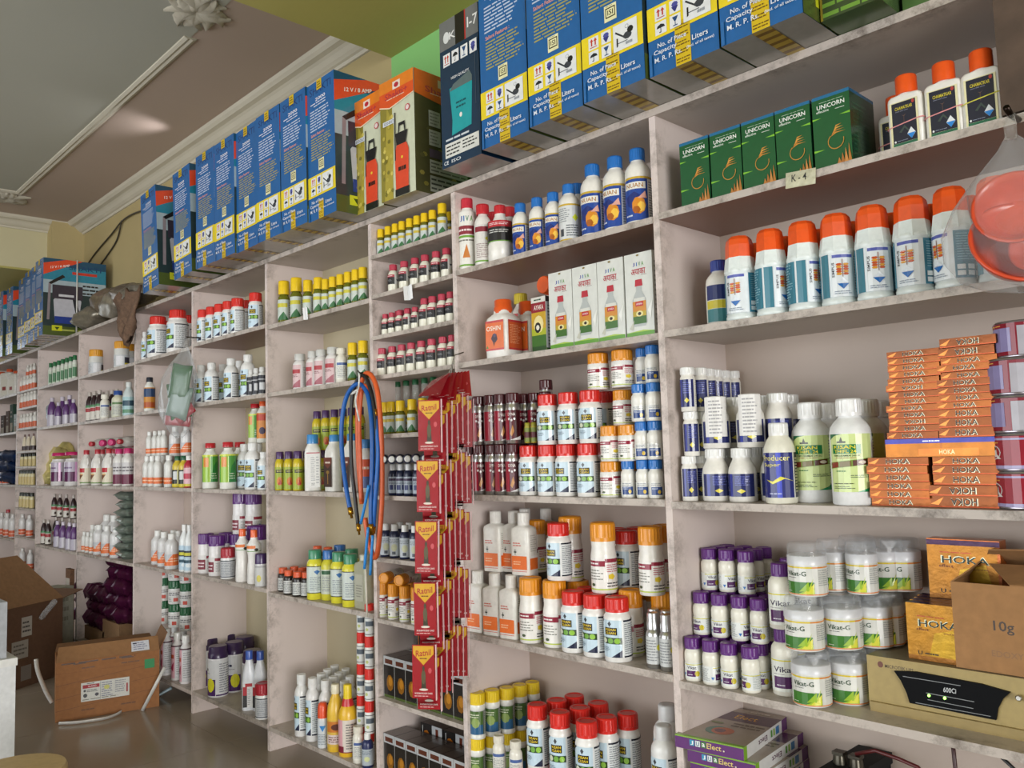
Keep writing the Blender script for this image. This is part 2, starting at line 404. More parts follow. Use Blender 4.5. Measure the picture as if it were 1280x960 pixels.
BAYNAME = {'R': 'rightmost bay', '2': 'second bay from right', 'N': 'narrow middle bay', '4': 'fourth bay from right', '5': 'fifth bay from right',
           '6': 'sixth bay from right', '7': 'seventh bay from right', '8': 'eighth bay from right', '9': 'narrow far bay', '0': 'farthest left bay'}
ORD = 'first second third fourth fifth sixth seventh eighth ninth tenth eleventh twelfth thirteenth fourteenth fifteenth sixteenth seventeenth eighteenth nineteenth twentieth'.split()
unit = empty('wall_shelving', (-3.4, 0.15, 0))
tag(unit, 'long built-in wall shelving of dirty off-white laminate boards and uprights', 'shelving')
unit_off = Vector((3.4, -0.15, 0))
TH = 0.02
def part(name, boxes, m):
    o = link(name, plain(name, boxes, m), unit); o.location = unit_off
    return o
for k, x in PX.items():
    part('upright', [(x - TH / 2, 0.0, 0.0, x + TH / 2, DEP, ZD - TH)], S['upright'])
xs = sorted(PX.values())
for a, b in zip(xs[:-1], xs[1:]):
    part('deck_board', [(a - (0.01 if a == xs[0] else 0), -0.004, ZD - TH, b, DEP, ZD)], S['board'])
for k, (l, r, zs) in BAY.items():
    x0, x1 = PX[l] + TH / 2, PX[r] - TH / 2
    for i, z in enumerate(zs):
        t = 0.018 if k not in 'N9' else 0.015
        b = part('shelf_board', [(x0, -0.003, z - t, x1, DEP - 0.012, z)], S['board'])
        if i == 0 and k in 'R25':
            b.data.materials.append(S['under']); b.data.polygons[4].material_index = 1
    part('back_panel', [(x0, DEP - 0.012, 0.05, x1, DEP, ZD - TH)], S['back'] if k in 'R2N' else S['back2'] if k in '45' else S['back'])
    if True:
        part('plinth_board', [(x0, 0.13, 0.0, x1, 0.145, zs[-1] - 0.018)], S['board'])
# the dark worn end post of the top compartment at the right
part('dark_post', [(-0.472, -0.006, 1.853, -0.40, 0.27, ZD - TH)], S['dark'])
# price tag, paper scraps and stickers on shelf fronts
mbp = MB(); q0 = at(982, 228, -0.006); mbp.box(-0.036, -0.0015, -0.022, 0.036, 0, 0.014, '#cfccb4', 'foil')
paint(mbp, [('t', 'K - 4', 0.45, 0.6, 0.5, 0.45, '#222')], face('front', -0.036, -0.0015, -0.022, 0.036, 0, 0.014))
tag(link('price_sticker', mbp.mesh('price_sticker'), None, (xat(1001, -0.006, 1.84), -0.006, 1.842), (0, 0.08, 0)), 'shiny paper sticker handwritten K-4 on top shelf edge, rightmost bay', 'sticker')
# ------------------------------------------------------------------ printed artwork (unit square; round labels: x runs once round, 0.5 is the front)
def A_lines(bg, c1, c2='#8a8d90', n=9):
    return [('r', 0, 0, 1, 1, bg), ('r', .32, .80, .66, .95, c1), ('l', .34, .1, .64, .74, n, c2, 3), ('l', .70, .1, .92, .9, n + 3, c2, 5), ('l', .06, .1, .28, .9, n + 3, c2, 6)]
def A_band(bg, band, y0, y1, txt='#9a9a96', tcol='#ffffff', n=5):
    return [('r', 0, 0, 1, 1, bg), ('r', 0, y0, 1, y1, band), ('l', .36, y0 + .25 * (y1 - y0), .62, y1 - .2 * (y1 - y0), 3, tcol, 2)] + ([('l', .38, y1 + .08, .62, .93, n, txt, 4)] if y1 < .85 else [])
BLUEPANEL = [('r', 0, 0, 1, 1, '#e3e6e6'), ('r', .22, 0, .53, 1, '#c4d9e6'), ('p', [(.40, 0), (.53, 0), (.53, .2)], '#1d2440'), ('p', [(.22, 1), (.3, 1), (.22, .86)], '#1d2440'),
             ('p', [(.36, .9), (.385, .82), (.41, .9), (.385, .97)], '#3a3f46'), ('r', .315, .60, .475, .80, '#17150f'), ('t', 'KISAN', .395, .745, .13, .065, '#f0cf30'), ('t', 'CLEAN', .395, .655, .13, .065, '#f0cf30'),
             ('r', .25, .36, .53, .53, '#2c4420'), ('e', .31, .445, .035, .075, '#d9dfc8'), ('e', .395, .445, .035, .075, '#6da13a'), ('e', .475, .445, .035, .075, '#8fbf46'), ('l', .27, .16, .40, .28, 3, '#6f8190', 1),
             ('r', .55, .955, .82, 1, '#1d2130'), ('r', .55, 0, .82, .04, '#1d2130'), ('l', .56, .08, .81, .92, 15, '#8d9296', 7), ('l', .02, .08, .2, .92, 13, '#8d9296', 8)]
KISANGREEN = [('r', 0, 0, 1, 1, '#ecece6'), ('r', .28, .0, .64, 1, '#d3e39b'), ('p', [(.28, 1), (.28, .9), (.33, .97), (.40, 1)], '#1f6b45'), ('p', [(.64, 0), (.64, .15), (.58, .06), (.49, 0)], '#1d8a52'),
              ('p', [(.375, .86), (.39, .95), (.405, .86)], '#3b3a30'), ('r', .355, .845, .425, .875, '#3b3a30'), ('r', .31, .66, .535, .82, '#157a42'), ('t', 'KISAN', .41, .775, .17, .06, '#f2e03c'), ('t', 'THIFL 24', .415, .70, .17, .055, '#f2e03c'),
              ('t', 'THIFLUZAMIDE 24% SC', .425, .625, .21, .03, '#3b4a2a'), ('l', .34, .575, .5, .60, 1, '#a0623a', 2),
              ('p', [(.28, .40), (.60, .47), (.60, .58), (.28, .51)], '#86a64b'), ('p', [(.29, .41), (.36, .425), (.36, .52), (.29, .505)], '#8a3f2a'), ('p', [(.37, .427), (.46, .445), (.46, .54), (.37, .522)], '#7a6a34'),
              ('p', [(.47, .447), (.58, .47), (.58, .565), (.47, .542)], '#5a2a1a'), ('e', .54, .51, .03, .03, '#e6d8c8'), ('l', .34, .34, .44, .38, 1, '#2c7a3a', 4), ('l', .45, .24, .62, .30, 2, '#6a7a58', 4),
              ('l', .31, .13, .52, .16, 1, '#26301c', 4), ('l', .31, .05, .48, .11, 2, '#6a7a58', 4), ('r', .665, .95, .98, 1, '#1d5a3c'), ('l', .67, .1, .96, .92, 16, '#9a9d9a', 8), ('r', .02, .95, .26, 1, '#1d5a3c'), ('l', .02, .1, .26, .92, 16, '#9a9d9a', 9)]
TEAL = [('r', 0, 0, 1, 1, '#e4eaee'), ('r', .02, .0, .28, 1, '#3e7f94'), ('r', .30, .0, .385, 1, '#447f92'), ('r', .64, .0, .98, 1, '#3d8099'), ('r', .42, .90, .60, .97, '#5a63b0'),
        ('r', .39, .0, .41, 1, '#dfe8ee'), ('t', 'SIMPUS', .425, .62, .022, .34, '#2a2c34', 90)] + \
       [('e', .475 + .06 * (i % 2), .52 + .055 * (i // 2), .026, .03, '#c9582c' if i % 3 else '#e0a03a', 6) for i in range(10)] + \
       [('r', .502, .45, .508, .86, '#8a4a2a'), ('p', [(.455, .30), (.555, .30), (.505, .17)], '#1f66b0'), ('p', [(.455, .31), (.555, .31), (.505, .42)], '#dfe6ee'), ('l', .43, .05, .6, .14, 2, '#8a96a6', 3),
        ('l', .66, .36, .96, .95, 11, '#7fb2c2', 5), ('l', .04, .08, .26, .95, 14, '#7fb2c2', 6)] + \
       [('r', .655 + .08 * (i % 4), .05 + .13 * (i // 4), .715 + .08 * (i % 4), .15 + .13 * (i // 4), '#e6edf0') for i in range(8)]
NAVYD = [('r', 0, 0, 1, 1, '#e9e7df'), ('r', .30, 0, .66, 1, '#232a63'), ('r', .36, .0, .40, 1, '#3a44a0'), ('e', .5, .24, .05, .10, '#e8d95a', 4), ('l', .43, .48, .6, .92, 6, '#5a63b8', 2), ('l', .70, .08, .96, .92, 12, '#a5a49c', 5), ('l', .03, .08, .27, .92, 12, '#a5a49c', 6)]
NAVYS = [('r', 0, 0, 1, 1, '#e9e7df'), ('r', .12, 0, .60, 1, '#262c74'), ('r', .42, 0, .47, 1, '#5560d0'), ('r', .62, 0, .74, 1, '#2d2f38'), ('l', .63, .1, .73, .9, 12, '#b0ae80', 4), ('t', 'Producer', .41, .88, .30, .12, '#dcd27a'), ('t', 'Super', .37, .72, .19, .10, '#dcd27a'),
         ('p', [(.30, .40), (.38, .30), (.50, .42), (.60, .36), (.46, .47), (.38, .36)], '#e6dc50'), ('l', .34, .06, .5, .12, 1, '#b9bfe8', 3)]
VIKAT = [('r', 0, 0, 1, 1, '#dfe2df'), ('r', .36, .88, 1, .93, '#c9c32a'), ('t', 'Vikat', .50, .72, .17, .2, '#3a3350'), ('r', .40, .14, .57, .52, '#54245e'), ('e', .60, .33, .05, .19, '#c9b82c', 7), ('p', [(.32, .34), (.38, .34), (.35, .14)], '#2e6fb8'), ('l', .68, .1, .94, .9, 9, '#a3a8a8', 4), ('l', .06, .1, .30, .9, 9, '#a3a8a8', 6), ('l', .43, .22, .54, .32, 1, '#d9cfe2', 3)]
VIKATL = [('r', 0, 0, 1, 1, '#e4e6df'), ('r', .30, .93, .70, .97, '#d9cf4a'), ('t', 'Vikat', .49, .68, .26, .17, '#342c48'), ('r', .36, .10, .66, .46, '#4f2059'), ('l', .40, .16, .5, .23, 1, '#e0d8e6', 2), ('l', .72, .1, .95, .9, 11, '#a3a8a8', 4), ('l', .05, .1, .27, .9, 11, '#a3a8a8', 5), ('l', .36, .52, .5, .55, 1, '#4a4458', 2)]
VIKATG = [('r', 0, 0, 1, 1, '#dcdcd6'), ('r', 0, .90, 1, .95, '#d98a3a'), ('r', 0, .0, 1, .035, '#e08a4a'), ('r', .30, .90, .55, .955, '#d9c23a'), ('r', .30, .04, .565, .44, '#3d7a2c'), ('t', 'Vikat-G', .41, .72, .185, .16, '#2b4a30'), ('l', .33, .56, .42, .60, 1, '#30352e', 2),
          ('p', [(.43, .04), (.565, .04), (.565, .20), (.50, .16)], '#a8c63a'), ('p', [(.50, .10), (.56, .58), (.53, .2)], '#b9cf45'), ('p', [(.44, .12), (.52, .46), (.52, .14)], '#9cc03a'), ('p', [(.47, .05), (.565, .40), (.555, .06)], '#dbd84a'), ('l', .32, .10, .37, .14, 1, '#e8efe0', 2),
          ('l', .60, .30, .73, .86, 8, '#a9acaa', 3), ('l', .76, .40, .98, .86, 6, '#a9acaa', 4), ('p', [(.76, .30), (.84, .30), (.80, .12)], '#2f86d8'), ('l', .02, .12, .26, .86, 10, '#a9acaa', 5)]
MAROON = [('r', 0, 0, 1, 1, '#5c1a26'), ('r', .28, 0, .44, 1, '#a02438'), ('r', .56, 0, .72, 1, '#3d0f16'), ('t', 'DYNA', .5, .86, .16, .10, '#e8dcd8'), ('e', .44, .70, .022, .04, '#e9e4e4'), ('e', .50, .66, .022, .04, '#e9e4e4'), ('e', .56, .70, .022, .04, '#e9e4e4'), ('p', [(.46, .2), (.52, .5), (.55, .3), (.5, .12)], '#c98a4a'), ('p', [(.46, .0), (.72, 0), (.72, .14)], '#d9d6d6')]
REDBAND = [('r', 0, 0, 1, 1, '#eae7e2'), ('r', .26, .74, .52, .92, '#8f2238'), ('r', .52, .86, .80, .98, '#8f2238'), ('l', .30, .78, .48, .88, 1, '#f2e6e6', 3), ('e', .60, .42, .05, .10, '#e6c93a', 5), ('l', .54, .55, .76, .82, 4, '#c06a78', 5), ('l', .28, .3, .5, .66, 4, '#8f9088', 4), ('l', .54, .08, .74, .26, 2, '#4a4a48', 6), ('r', 0, 0, 1, .045, '#b9c95a'), ('l', .80, .1, .99, .7, 8, '#a7a7a2', 7), ('l', .02, .1, .24, .7, 8, '#a7a7a2', 8), ('e', .36, .16, .03, .05, '#4b5a40')]
WHITEBLUE = [('r', 0, 0, 1, 1, '#e2e2dd'), ('r', .36, .08, .60, .66, '#20407e'), ('e', .53, .30, .035, .16, '#d8b53a', 6), ('l', .38, .45, .5, .62, 2, '#c9d4e8', 2), ('l', .66, .1, .96, .92, 10, '#a6a8a6', 4), ('l', .04, .1, .32, .92, 10, '#a6a8a6', 6), ('l', .36, .72, .58, .94, 2, '#8a8f98', 5)]
NUAN = [('r', 0, 0, 1, 1, '#24489a'), ('r', 0, .95, 1, 1, '#c9a83a'), ('r', .28, .72, .56, .88, '#e8e6de'), ('t', 'NUAN', .42, .80, .22, .10, '#b0782a'), ('p', [(.30, .55), (.42, .66), (.55, .50), (.45, .2), (.33, .35)], '#1c2f78'), ('e', .47, .34, .085, .2, '#d98a2a', 9), ('e', .50, .31, .05, .12, '#f0c04a', 7), ('e', .44, .24, .05, .09, '#a85a1a', 6), ('p', [(.46, .5), (.55, .66), (.57, .5)], '#e0a898'),
        ('r', .585, .02, .90, .94, '#d9dadb'), ('l', .60, .08, .88, .90, 14, '#8d9096', 5), ('l', .30, .08, .42, .16, 1, '#d0d8ea', 3)]
NUANBACK = [('r', 0, 0, 1, 1, '#d6d8d8'), ('r', 0, .95, 1, 1, '#c9a83a'), ('l', .3, .5, .52, .9, 7, '#8d9296', 4), ('p', [(.55, .62), (.60, .72), (.65, .62), (.60, .52)], '#d9e03a'), ('r', .36, .12, .42, .32, '#4a4d52'), ('l', .46, .1, .66, .44, 5, '#6d7276', 5), ('r', 0, .0, 1, .04, '#c9a83a')]
ORANGEBAYER = [('r', 0, .34, 1, .40, '#ffffff'), ('r', 0, .05, 1, .40, '#e8712a'), ('t', '+', .24, .50, .16, .14, '#1e2a22'), ('l', .1, .64, .72, .76, 2, '#d06a5a', 3), ('l', .1, .16, .6, .28, 2, '#f2c39a', 2), ('r', 0, .0, 1, .012, '#d0442a')]
OSHIN = [('r', 0, 0, 1, 1, '#dd6a28'), ('r', 0, .93, 1, 1, '#c03a3a'), ('r', 0, 0, 1, .06, '#c03a3a'), ('t', 'OSHIN', .45, .74, .78, .16, '#f4ead8'), ('p', [(.30, .40), (.42, .56), (.60, .54), (.66, .36), (.54, .26), (.40, .28)], '#3a2232'), ('p', [(.40, .28), (.46, .12), (.52, .28)], '#5a2a1a'), ('e', .5, .5, .08, .07, '#51405e', 8), ('p', [(.02, .08), (.16, .08), (.08, .18)], '#3f7a34')]
OSHINS = [('r', 0, 0, 1, 1, '#cf5a2c'), ('r', 0, .93, 1, 1, '#c03a3a'), ('r', 0, 0, 1, .06, '#c03a3a'), ('l', .1, .2, .9, .86, 12, '#e9a070', 4)]
CHAM = [('r', 0, 0, 1, 1, '#e6e0b4'), ('r', .07, .06, .93, .98, '#1c2036'), ('t', 'CHAMATKAR', .5, .845, .62, .075, '#d8c83a'), ('e', .84, .93, .055, .045, '#b03a3a', 9), ('l', .2, .76, .8, .79, 1, '#7c8098', 3), ('r', .48, .48, .51, .66, '#4a3a3a'), ('p', [(.42, .68), (.5, .64), (.58, .69), (.5, .66)], '#6a5048'),
        ('p', [(.3, .30), (.5, .44), (.66, .30), (.6, .3), (.5, .38), (.38, .28)], '#3b4a48'), ('p', [(.58, .22), (.73, .36), (.88, .22), (.73, .10)], '#e4e8ec'), ('p', [(.58, .225), (.88, .225), (.73, .10)], '#2a86d8'), ('r', .07, .0, .93, .055, '#2c6a50'), ('e', .15, .1, .035, .025, '#dfe4e8'), ('l', .22, .09, .6, .12, 1, '#8890a6', 2)]
GREENRED = [('r', 0, 0, 1, 1, '#4f9a3a'), ('r', .28, .0, .46, 1, '#9cc04a'), ('r', .30, .55, .42, .9, '#d98a3a'), ('l', .48, .1, .6, .35, 3, '#dfead0', 3), ('p', [(.46, .0), (.62, .0), (.62, .8), (.52, .6)], '#2f7f3a'), ('r', 0, .94, 1, 1, '#c9d44a'), ('r', .66, 0, .95, .94, '#d9e0d0'), ('l', .68, .05, .93, .9, 12, '#8fa08a', 5)]
YELLOWDK = [('r', 0, 0, 1, 1, '#9aa832'), ('r', .36, .74, .64, .88, '#2a2418'), ('e', .5, .36, .1, .2, '#c9782c', 7), ('p', [(.44, .2), (.5, .46), (.58, .22)], '#b03a2a'), ('l', .40, .78, .6, .85, 1, '#d9d070', 2), ('r', .66, 0, .9, 1, '#d9d9c4'), ('l', .68, .05, .88, .95, 10, '#9a9a84', 4)]
RATCARD = [('r', 0, 0, 1, 1, '#98141f'), ('p', [(0.04, .98), (.96, .98), (.96, .83), (.5, .62), (.04, .83)], '#cfa02c'), ('t', 'Ratnil', .5, .85, .68, .115, '#a3202c', 0, .05), ('l', .34, .72, .66, .77, 1, '#6a3a1c', 2), ('p', [(.40, .17), (.42, .42), (.5, .60), (.58, .42), (.62, .17)], '#3d3a2c'),
           ('e', .5, .40, .10, .14, '#59543c', 9), ('e', .5, .56, .06, .05, '#463f2e', 8), ('e', .5, .165, .2, .022, '#d9cfc4', 10), ('e', .79, .52, .08, .055, '#c4555a', 9), ('t', 'RODENTICIDE CAKE', .5, .095, .78, .03, '#f0dcd8'), ('l', .1, .03, .9, .06, 1, '#e6b8b8', 4)]

# ------------------------------------------------------------------ containers: one set of meshes per kind, copied for every instance
ROUND = [(0, .93), (.012, 1), (.66, 1), (.72, .95), (.77, .80), (.81, .60), (.83, .52), (.87, .52)]
JAR = [(0, .95), (.015, 1), (.68, 1), (.72, .95), (.745, .86), (.76, .84), (.80, .84)]
PEANUT = [(0, .92), (.02, 1), (.40, 1), (.43, .95), (.46, 1), (.62, 1), (.68, .94), (.72, .80), (.76, .78)]
FACET = [(0, .93), (.012, 1), (.055, 1.0), (.06, .965), (.56, .965), (.57, 1), (.60, .99), (.66, .8), (.72, .7)]
CAN = [(0, .94), (.01, 1), (.76, 1), (.79, .92), (.81, .92)]
JUG = [(0, .94), (.012, 1), (.56, 1), (.68, .9), (.78, .62), (.84, .42), (.88, .40)]
GLASSB = [(0, .92), (.015, 1), (.56, 1), (.62, .94), (.66, .70), (.70, .62)]
CONE = [(0, .92), (.015, 1), (.30, 1), (.34, .96), (.66, .80), (.76, .55), (.82, .42), (.86, .42)]
WAIST = [(0, .92), (.02, 1), (.30, .96), (.44, .84), (.52, .88), (.62, 1), (.72, .96), (.78, .72), (.82, .52), (.86, .5)]
KINDS = {}
def kind(name, obj, cat, desc, H, R, prof, col, cap, lab, mt='plastic', e=2, ry=1.0, segs=20, side=None, extra=None, plural=None):
    KINDS[name] = dict(obj=obj, cat=cat, desc=desc, H=H, R=R, prof=prof, col=col, cap=cap, lab=lab, mt=mt, e=e, ry=ry, segs=segs, side=side, extra=extra, meshes=None)
def build(k):
    d = KINDS[k]
    if d['meshes']: return d['meshes']
    H, R, e, n = d['H'], d['R'], d['e'], d['segs']; out = []
    mb = MB(); rings = []
    for z, r in d['prof']:
        q = 0 if e == 2 else max(0.0, min(1.0, (r - .6) / .3)); ee = 2 + (e - 2) * q
        rr = R * r; ryy = rr * (d['ry'] + (1 - d['ry']) * (1 - q)) if e > 2 else rr * d['ry']
        if e > 2 and r < .6: ryy = min(R * d['ry'], rr)
        rings.append((z * H, rr, ryy, ee))
    mb.loft(rings, n if e == 2 else max(n, 28), d['col'], d['mt'])
    out.append(('body', mb.mesh(k + '_body')))
    z0, z1, rc, style, cc = d['cap'][:5]; cm = d['cap'][5] if len(d['cap']) > 5 else 'plastic'; mb = MB(); rc *= R; z0 *= H; z1 *= H; h = z1 - z0
    if style == 'ribbed':
        mb.loft([(z0, rc, rc, 2), (z0 + h * .2, rc, rc, 2)], 32, cc, cm, cap1=False)
        mb.loft([(z0 + h * .2, rc, rc, 2), (z0 + h * .9, rc * .985, rc * .985, 2)], 44, cc, cm, cap0=False, cap1=False, smooth=False, ribs=.035)
        mb.loft([(z0 + h * .9, rc * .985, rc * .985, 2), (z1, rc * .93, rc * .93, 2), (z1, rc * .7, rc * .7, 2), (z1 - h * .04, rc * .66, rc * .66, 2)], 32, cc, cm, cap0=False)
    elif style == 'smooth':
        mb.loft([(z0, rc, rc, 2), (z1 - h * .08, rc * .985, rc * .985, 2), (z1, rc * .92, rc * .92, 2), (z1, rc * .55, rc * .55, 2)], 24, cc, cm)
    elif style == 'oct':
        mb.loft([(z0, rc * 1.04, rc * 1.04, 2), (z0 + h * .6, rc * 1.01, rc * 1.01, 2), (z0 + h * .84, rc * .93, rc * .93, 2), (z1, rc * .70, rc * .70, 2)], 8, cc, cm, smooth=False, rot=PI / 8)
    elif style == 'dome':
        mb.loft([(z0, rc, rc, 2), (z0 + h * .7, rc * .96, rc * .96, 2), (z0 + h * .92, rc * .8, rc * .8, 2), (z1, rc * .5, rc * .5, 2)], 22, cc, cm)
    elif style == 'double':
        mb.loft([(z0, rc * 1.0, rc, 2), (z0 + h * .45, rc, rc, 2), (z0 + h * .5, rc * .93, rc * .93, 2), (z0 + h * .93, rc * .92, rc * .92, 2), (z1, rc * .84, rc * .84, 2)], 28, cc, cm)
    out.append(('cap', mb.mesh(k + '_cap')))
    if d['lab']:
        l0, l1, art = d['lab'][:3]; lm = d['lab'][3] if len(d['lab']) > 3 else 'print'; mb = MB()
        zm = (l0 + l1) / 2; rr = max([r for z, r in d['prof'] if z <= l1 + .02 and z >= l0 - .3] or [1])
        if e == 2: paint(mb, art, cyl(R * rr, l0 * H, l1 * H), lm, step=1 / 20)
        else:
            w = R * .80; yy = R * d['ry']
            paint(mb, art, face('front', -w, -yy * 1.0 - .0006, l0 * H, w, yy, l1 * H), lm)
            if d['side']: paint(mb, d['side'], face('right', -R, -yy * .74, l0 * H, R * 1.0 + .0006, yy * .74, l1 * H), lm)
        out.append(('paper_label', mb.mesh(k + '_label')))
    if d['extra']:
        for nm, fn in d['extra']:
            mb = MB(); fn(mb, H, R); out.append((nm, mb.mesh(k + '_' + nm)))
    d['meshes'] = out
    return out
ITEMS = []
NUM = {}
def place(k, loc, x, y, z, rz, scale=1.0, tilt=(0, 0), row='', desc=None, sub=None):
    d = KINDS[k]
    r = empty(d['obj'], (x, y, z), (tilt[0], tilt[1], rz)); r.scale = (scale,) * 3
    for nm, me in build(k): link(nm, me, r)
    ITEMS.append(dict(o=r, k=k, loc=loc, desc=desc or d['desc'], cat=d['cat'], row=row, px=x + y * .35, sub=sub))
    return r
rj = random.Random(21)
def zof(loc): return BAY[loc[0]][2][loc[1] - 1]
def row(k, loc, pxs, d=.05, dz=0.0, H=None, rz='cam', row='', jit=14, desc=None, dd=0.0, off=0, base=None):
    """a row of one kind on shelf loc = (bay, n): pxs pixel columns in the photograph, d depth behind the shelf front (dd: more for each), dz height above the board"""
    K = KINDS[k]; sc = (H or K['H']) / K['H']; z = (zof(loc) if base is None else base) + dz
    for i, px in enumerate(pxs):
        dep = d[i] if isinstance(d, (list, tuple)) else d + dd * i
        hh = K['H'] * sc
        x = xat(px, dep, z + hh / 2)
        if rz == 'cam': a = math.atan2(CAM.x - x, -(CAM.y - dep)) + math.radians(off + rj.uniform(-jit, jit))
        else: a = math.radians(rz + rj.uniform(-1, 1) * min(jit, 4))
        place(k, loc, x, dep, z + 0.0006, a, sc, row=row, desc=desc)
def lying(k, loc, px, py, d, z, yaw, H=None, row='lying on the pile', desc=None):
    K = KINDS[k]; sc = (H or K['H']) / K['H']; x = xat(px, d, z)
    r = place(k, loc, x, d, z, yaw, sc, row=row, desc=desc); r.rotation_euler = (PI / 2, 0, yaw); return r
def n_to(x0, x1, n): return [x0 + (x1 - x0) * i / (n - 1) for i in range(n)] if n > 1 else [x0]
def finish_labels():
    G = {}
    for it in ITEMS: G.setdefault((it['loc'], it['desc'], it['row']), []).append(it)
    shelfname = lambda l: ('bottom shelf' if l[1] == len(BAY[l[0]][2]) else ['top', 'second', 'third', 'fourth', 'fifth', 'sixth', 'seventh', 'eighth', 'ninth'][l[1] - 1] + ' shelf')
    for (loc, desc, rw), its in G.items():
        its.sort(key=lambda t: t['px']); place_ = shelfname(loc) + ', ' + BAYNAME[loc[0]]; n = len(its)
        for i, it in enumerate(its):
            if n == 1: lab = desc
            elif i == 0: lab = 'leftmost ' + desc
            elif i == n - 1 and n > 2: lab = 'rightmost ' + desc
            else: lab = ORD[i] + ' ' + desc + ' from left'
            lab += (', ' + rw if rw else '') + ', ' + place_
            tag(it['o'], lab, it['cat'], (desc + (' row, ' + rw if rw else ' row') + ', ' + place_) if n > 1 else None)
# ------------------------------------------------------------------ the kinds of bottles, jars and tins
W_ = '#e9e6df'; ORG = '#e8571c'; RED = '#d5261c'; PUR = '#5c2277'; YEL = '#e9c41c'; AMB = '#e2921c'; BLU = '#1f6fbe'; GRN = '#17643a'; MAR = '#4a1018'; WHC = '#e8e8e6'
def band(z, col, slant=0.0):
    def f(mb, H, R):
        r = R + .0022; ry = R * .55 + .0022; n = 28; vs = []; fs = []
        for i in range(n):
            a = 2 * PI * i / n; ca, sa = math.cos(a), math.sin(a); p = 2 / 6
            x, y = r * math.copysign(abs(ca) ** p, ca), ry * math.copysign(abs(sa) ** p, sa); zz = z * H + slant * x
            vs += [(x, y, zz - .0012), (x * 1.02, y * 1.02, zz), (x, y, zz + .0012)]
        for i in range(n):
            j = (i + 1) % n; fs += [(3 * i, 3 * j, 3 * j + 1, 3 * i + 1), (3 * i + 1, 3 * j + 1, 3 * j + 2, 3 * i + 2)]
        mb.add(vs, fs, col, 'rubber', True)
    return f
FLASK = [(0, .97), (.012, 1), (.66, 1), (.70, .975), (.728, .86), (.735, .52), (.8, .52)]
kind('cham', 'flat_bottle', 'bottle', 'orange-capped navy-label flask', .157, .036, FLASK, W_, (.745, 1, .60, 'smooth', ORG), (.04, .64, CHAM, 'gloss'), e=6, ry=.55, extra=[('rubber_band', band(.33, '#d98a8c', .12))])
kind('cham2', 'flat_bottle', 'bottle', 'orange-capped navy-label flask', .157, .036, FLASK, W_, (.745, 1, .60, 'smooth', ORG), (.04, .64, CHAM, 'gloss'), e=6, ry=.55, extra=[('rubber_band', band(.36, '#c9c23a', .12))])
kind('facet', 'faceted_bottle', 'bottle', 'orange-capped teal-label bottle', .209, .0385, FACET, '#e3ebea', (.735, 1, .86, 'oct', ORG), (.085, .545, TEAL, 'gloss'), segs=24, extra=[('faceted_shoulder', lambda mb, H, R: mb.loft([(.575 * H, R * 1.03, R * 1.03, 2), (.745 * H, R * .90, R * .90, 2)], 8, '#e3ebea', 'plastic', cap0=False, smooth=False, rot=PI / 8))])
kind('bluecap1', 'bottle', 'bottle', 'blue-capped white bottle', .175, .035, ROUND, W_, (.84, 1, .62, 'ribbed', '#2b3f92'), (.08, .62, [('r', 0, 0, 1, 1, '#dfe0d8'), ('r', .3, .6, .8, 1, '#23306a'), ('r', .3, .36, .8, .58, '#d2c23a'), ('r', .3, 0, .8, .35, '#3f7f86')]))
kind('slimw', 'slim_bottle', 'bottle', 'slim white navy-label bottle', .113, .0195, [(0, .93), (.015, 1), (.72, 1), (.78, .94), (.80, .84), (.84, .84)], W_, (.83, 1, .95, 'ribbed', WHC), (.10, .72, NAVYD, 'gloss'))
kind('tagw', 'bottle', 'bottle', 'white bottle with paper tag', .130, .034, [(0, .93), (.015, 1), (.52, 1), (.62, .95), (.72, .78), (.78, .66), (.84, .66)], W_, (.82, 1, .74, 'ribbed', WHC), (.10, .52, NAVYD, 'gloss'), extra=[('hang_tag', lambda mb, H, R: paint(mb, [('r', .36, .0, .62, 1, '#e6e4e2'), ('l', .41, .06, .57, .94, 10, '#a5a4a6', 3)], cyl(R * 1.04, .22 * H, .98 * H), 'print', step=1 / 20))])
kind('sqw', 'bottle', 'bottle', 'squat white white-capped bottle', .130, .034, [(0, .93), (.015, 1), (.52, 1), (.62, .95), (.72, .78), (.78, .66), (.84, .66)], W_, (.82, 1, .74, 'ribbed', WHC), (.10, .52, NAVYD, 'gloss'))
kind('super', 'bottle', 'bottle', 'navy-label white-capped bottle', .186, .036, [(0, .94), (.015, 1), (.62, 1), (.70, .95), (.78, .80), (.83, .62), (.86, .6)], '#e7e4d4', (.84, 1, .62, 'ribbed', WHC), (.075, .63, NAVYS, 'gloss'))
kind('kisanL', 'bottle', 'bottle', 'large green-label white bottle', .232, .044, ROUND, '#edeeee', (.835, 1, .62, 'ribbed', '#eeeeee'), (.125, .665, KISANGREEN, 'gloss'), segs=26)
kind('vikat', 'small_bottle', 'bottle', 'small purple-capped bottle', .105, .0215, PEANUT, '#e6e3d6', (.74, 1, .95, 'ribbed', PUR), (.06, .42, VIKAT, 'gloss'))
kind('vikatL', 'bottle', 'bottle', 'tall purple-capped white bottle', .150, .030, ROUND, '#e6e3d6', (.80, 1, .72, 'ribbed', PUR), (.07, .56, VIKATL, 'gloss'))
def filmcap(mb, H, R):
    mb.loft([(.70 * H, R * 1.01, R * 1.01, 2), (.93 * H, R * .99, R * .99, 2), (.99 * H, R * .90, R * .92, 2), (1.0 * H, R * .5, R * .5, 2)], 20, '#d5d8da', 'film', cap0=False)
    mb.add([(-R * .3, -R * 1.02, .97 * H), (R * .55, -R * .9, .97 * H), (R * .1, -R * 1.04, .76 * H)], [(0, 1, 2)], '#c9ccd0', 'film')
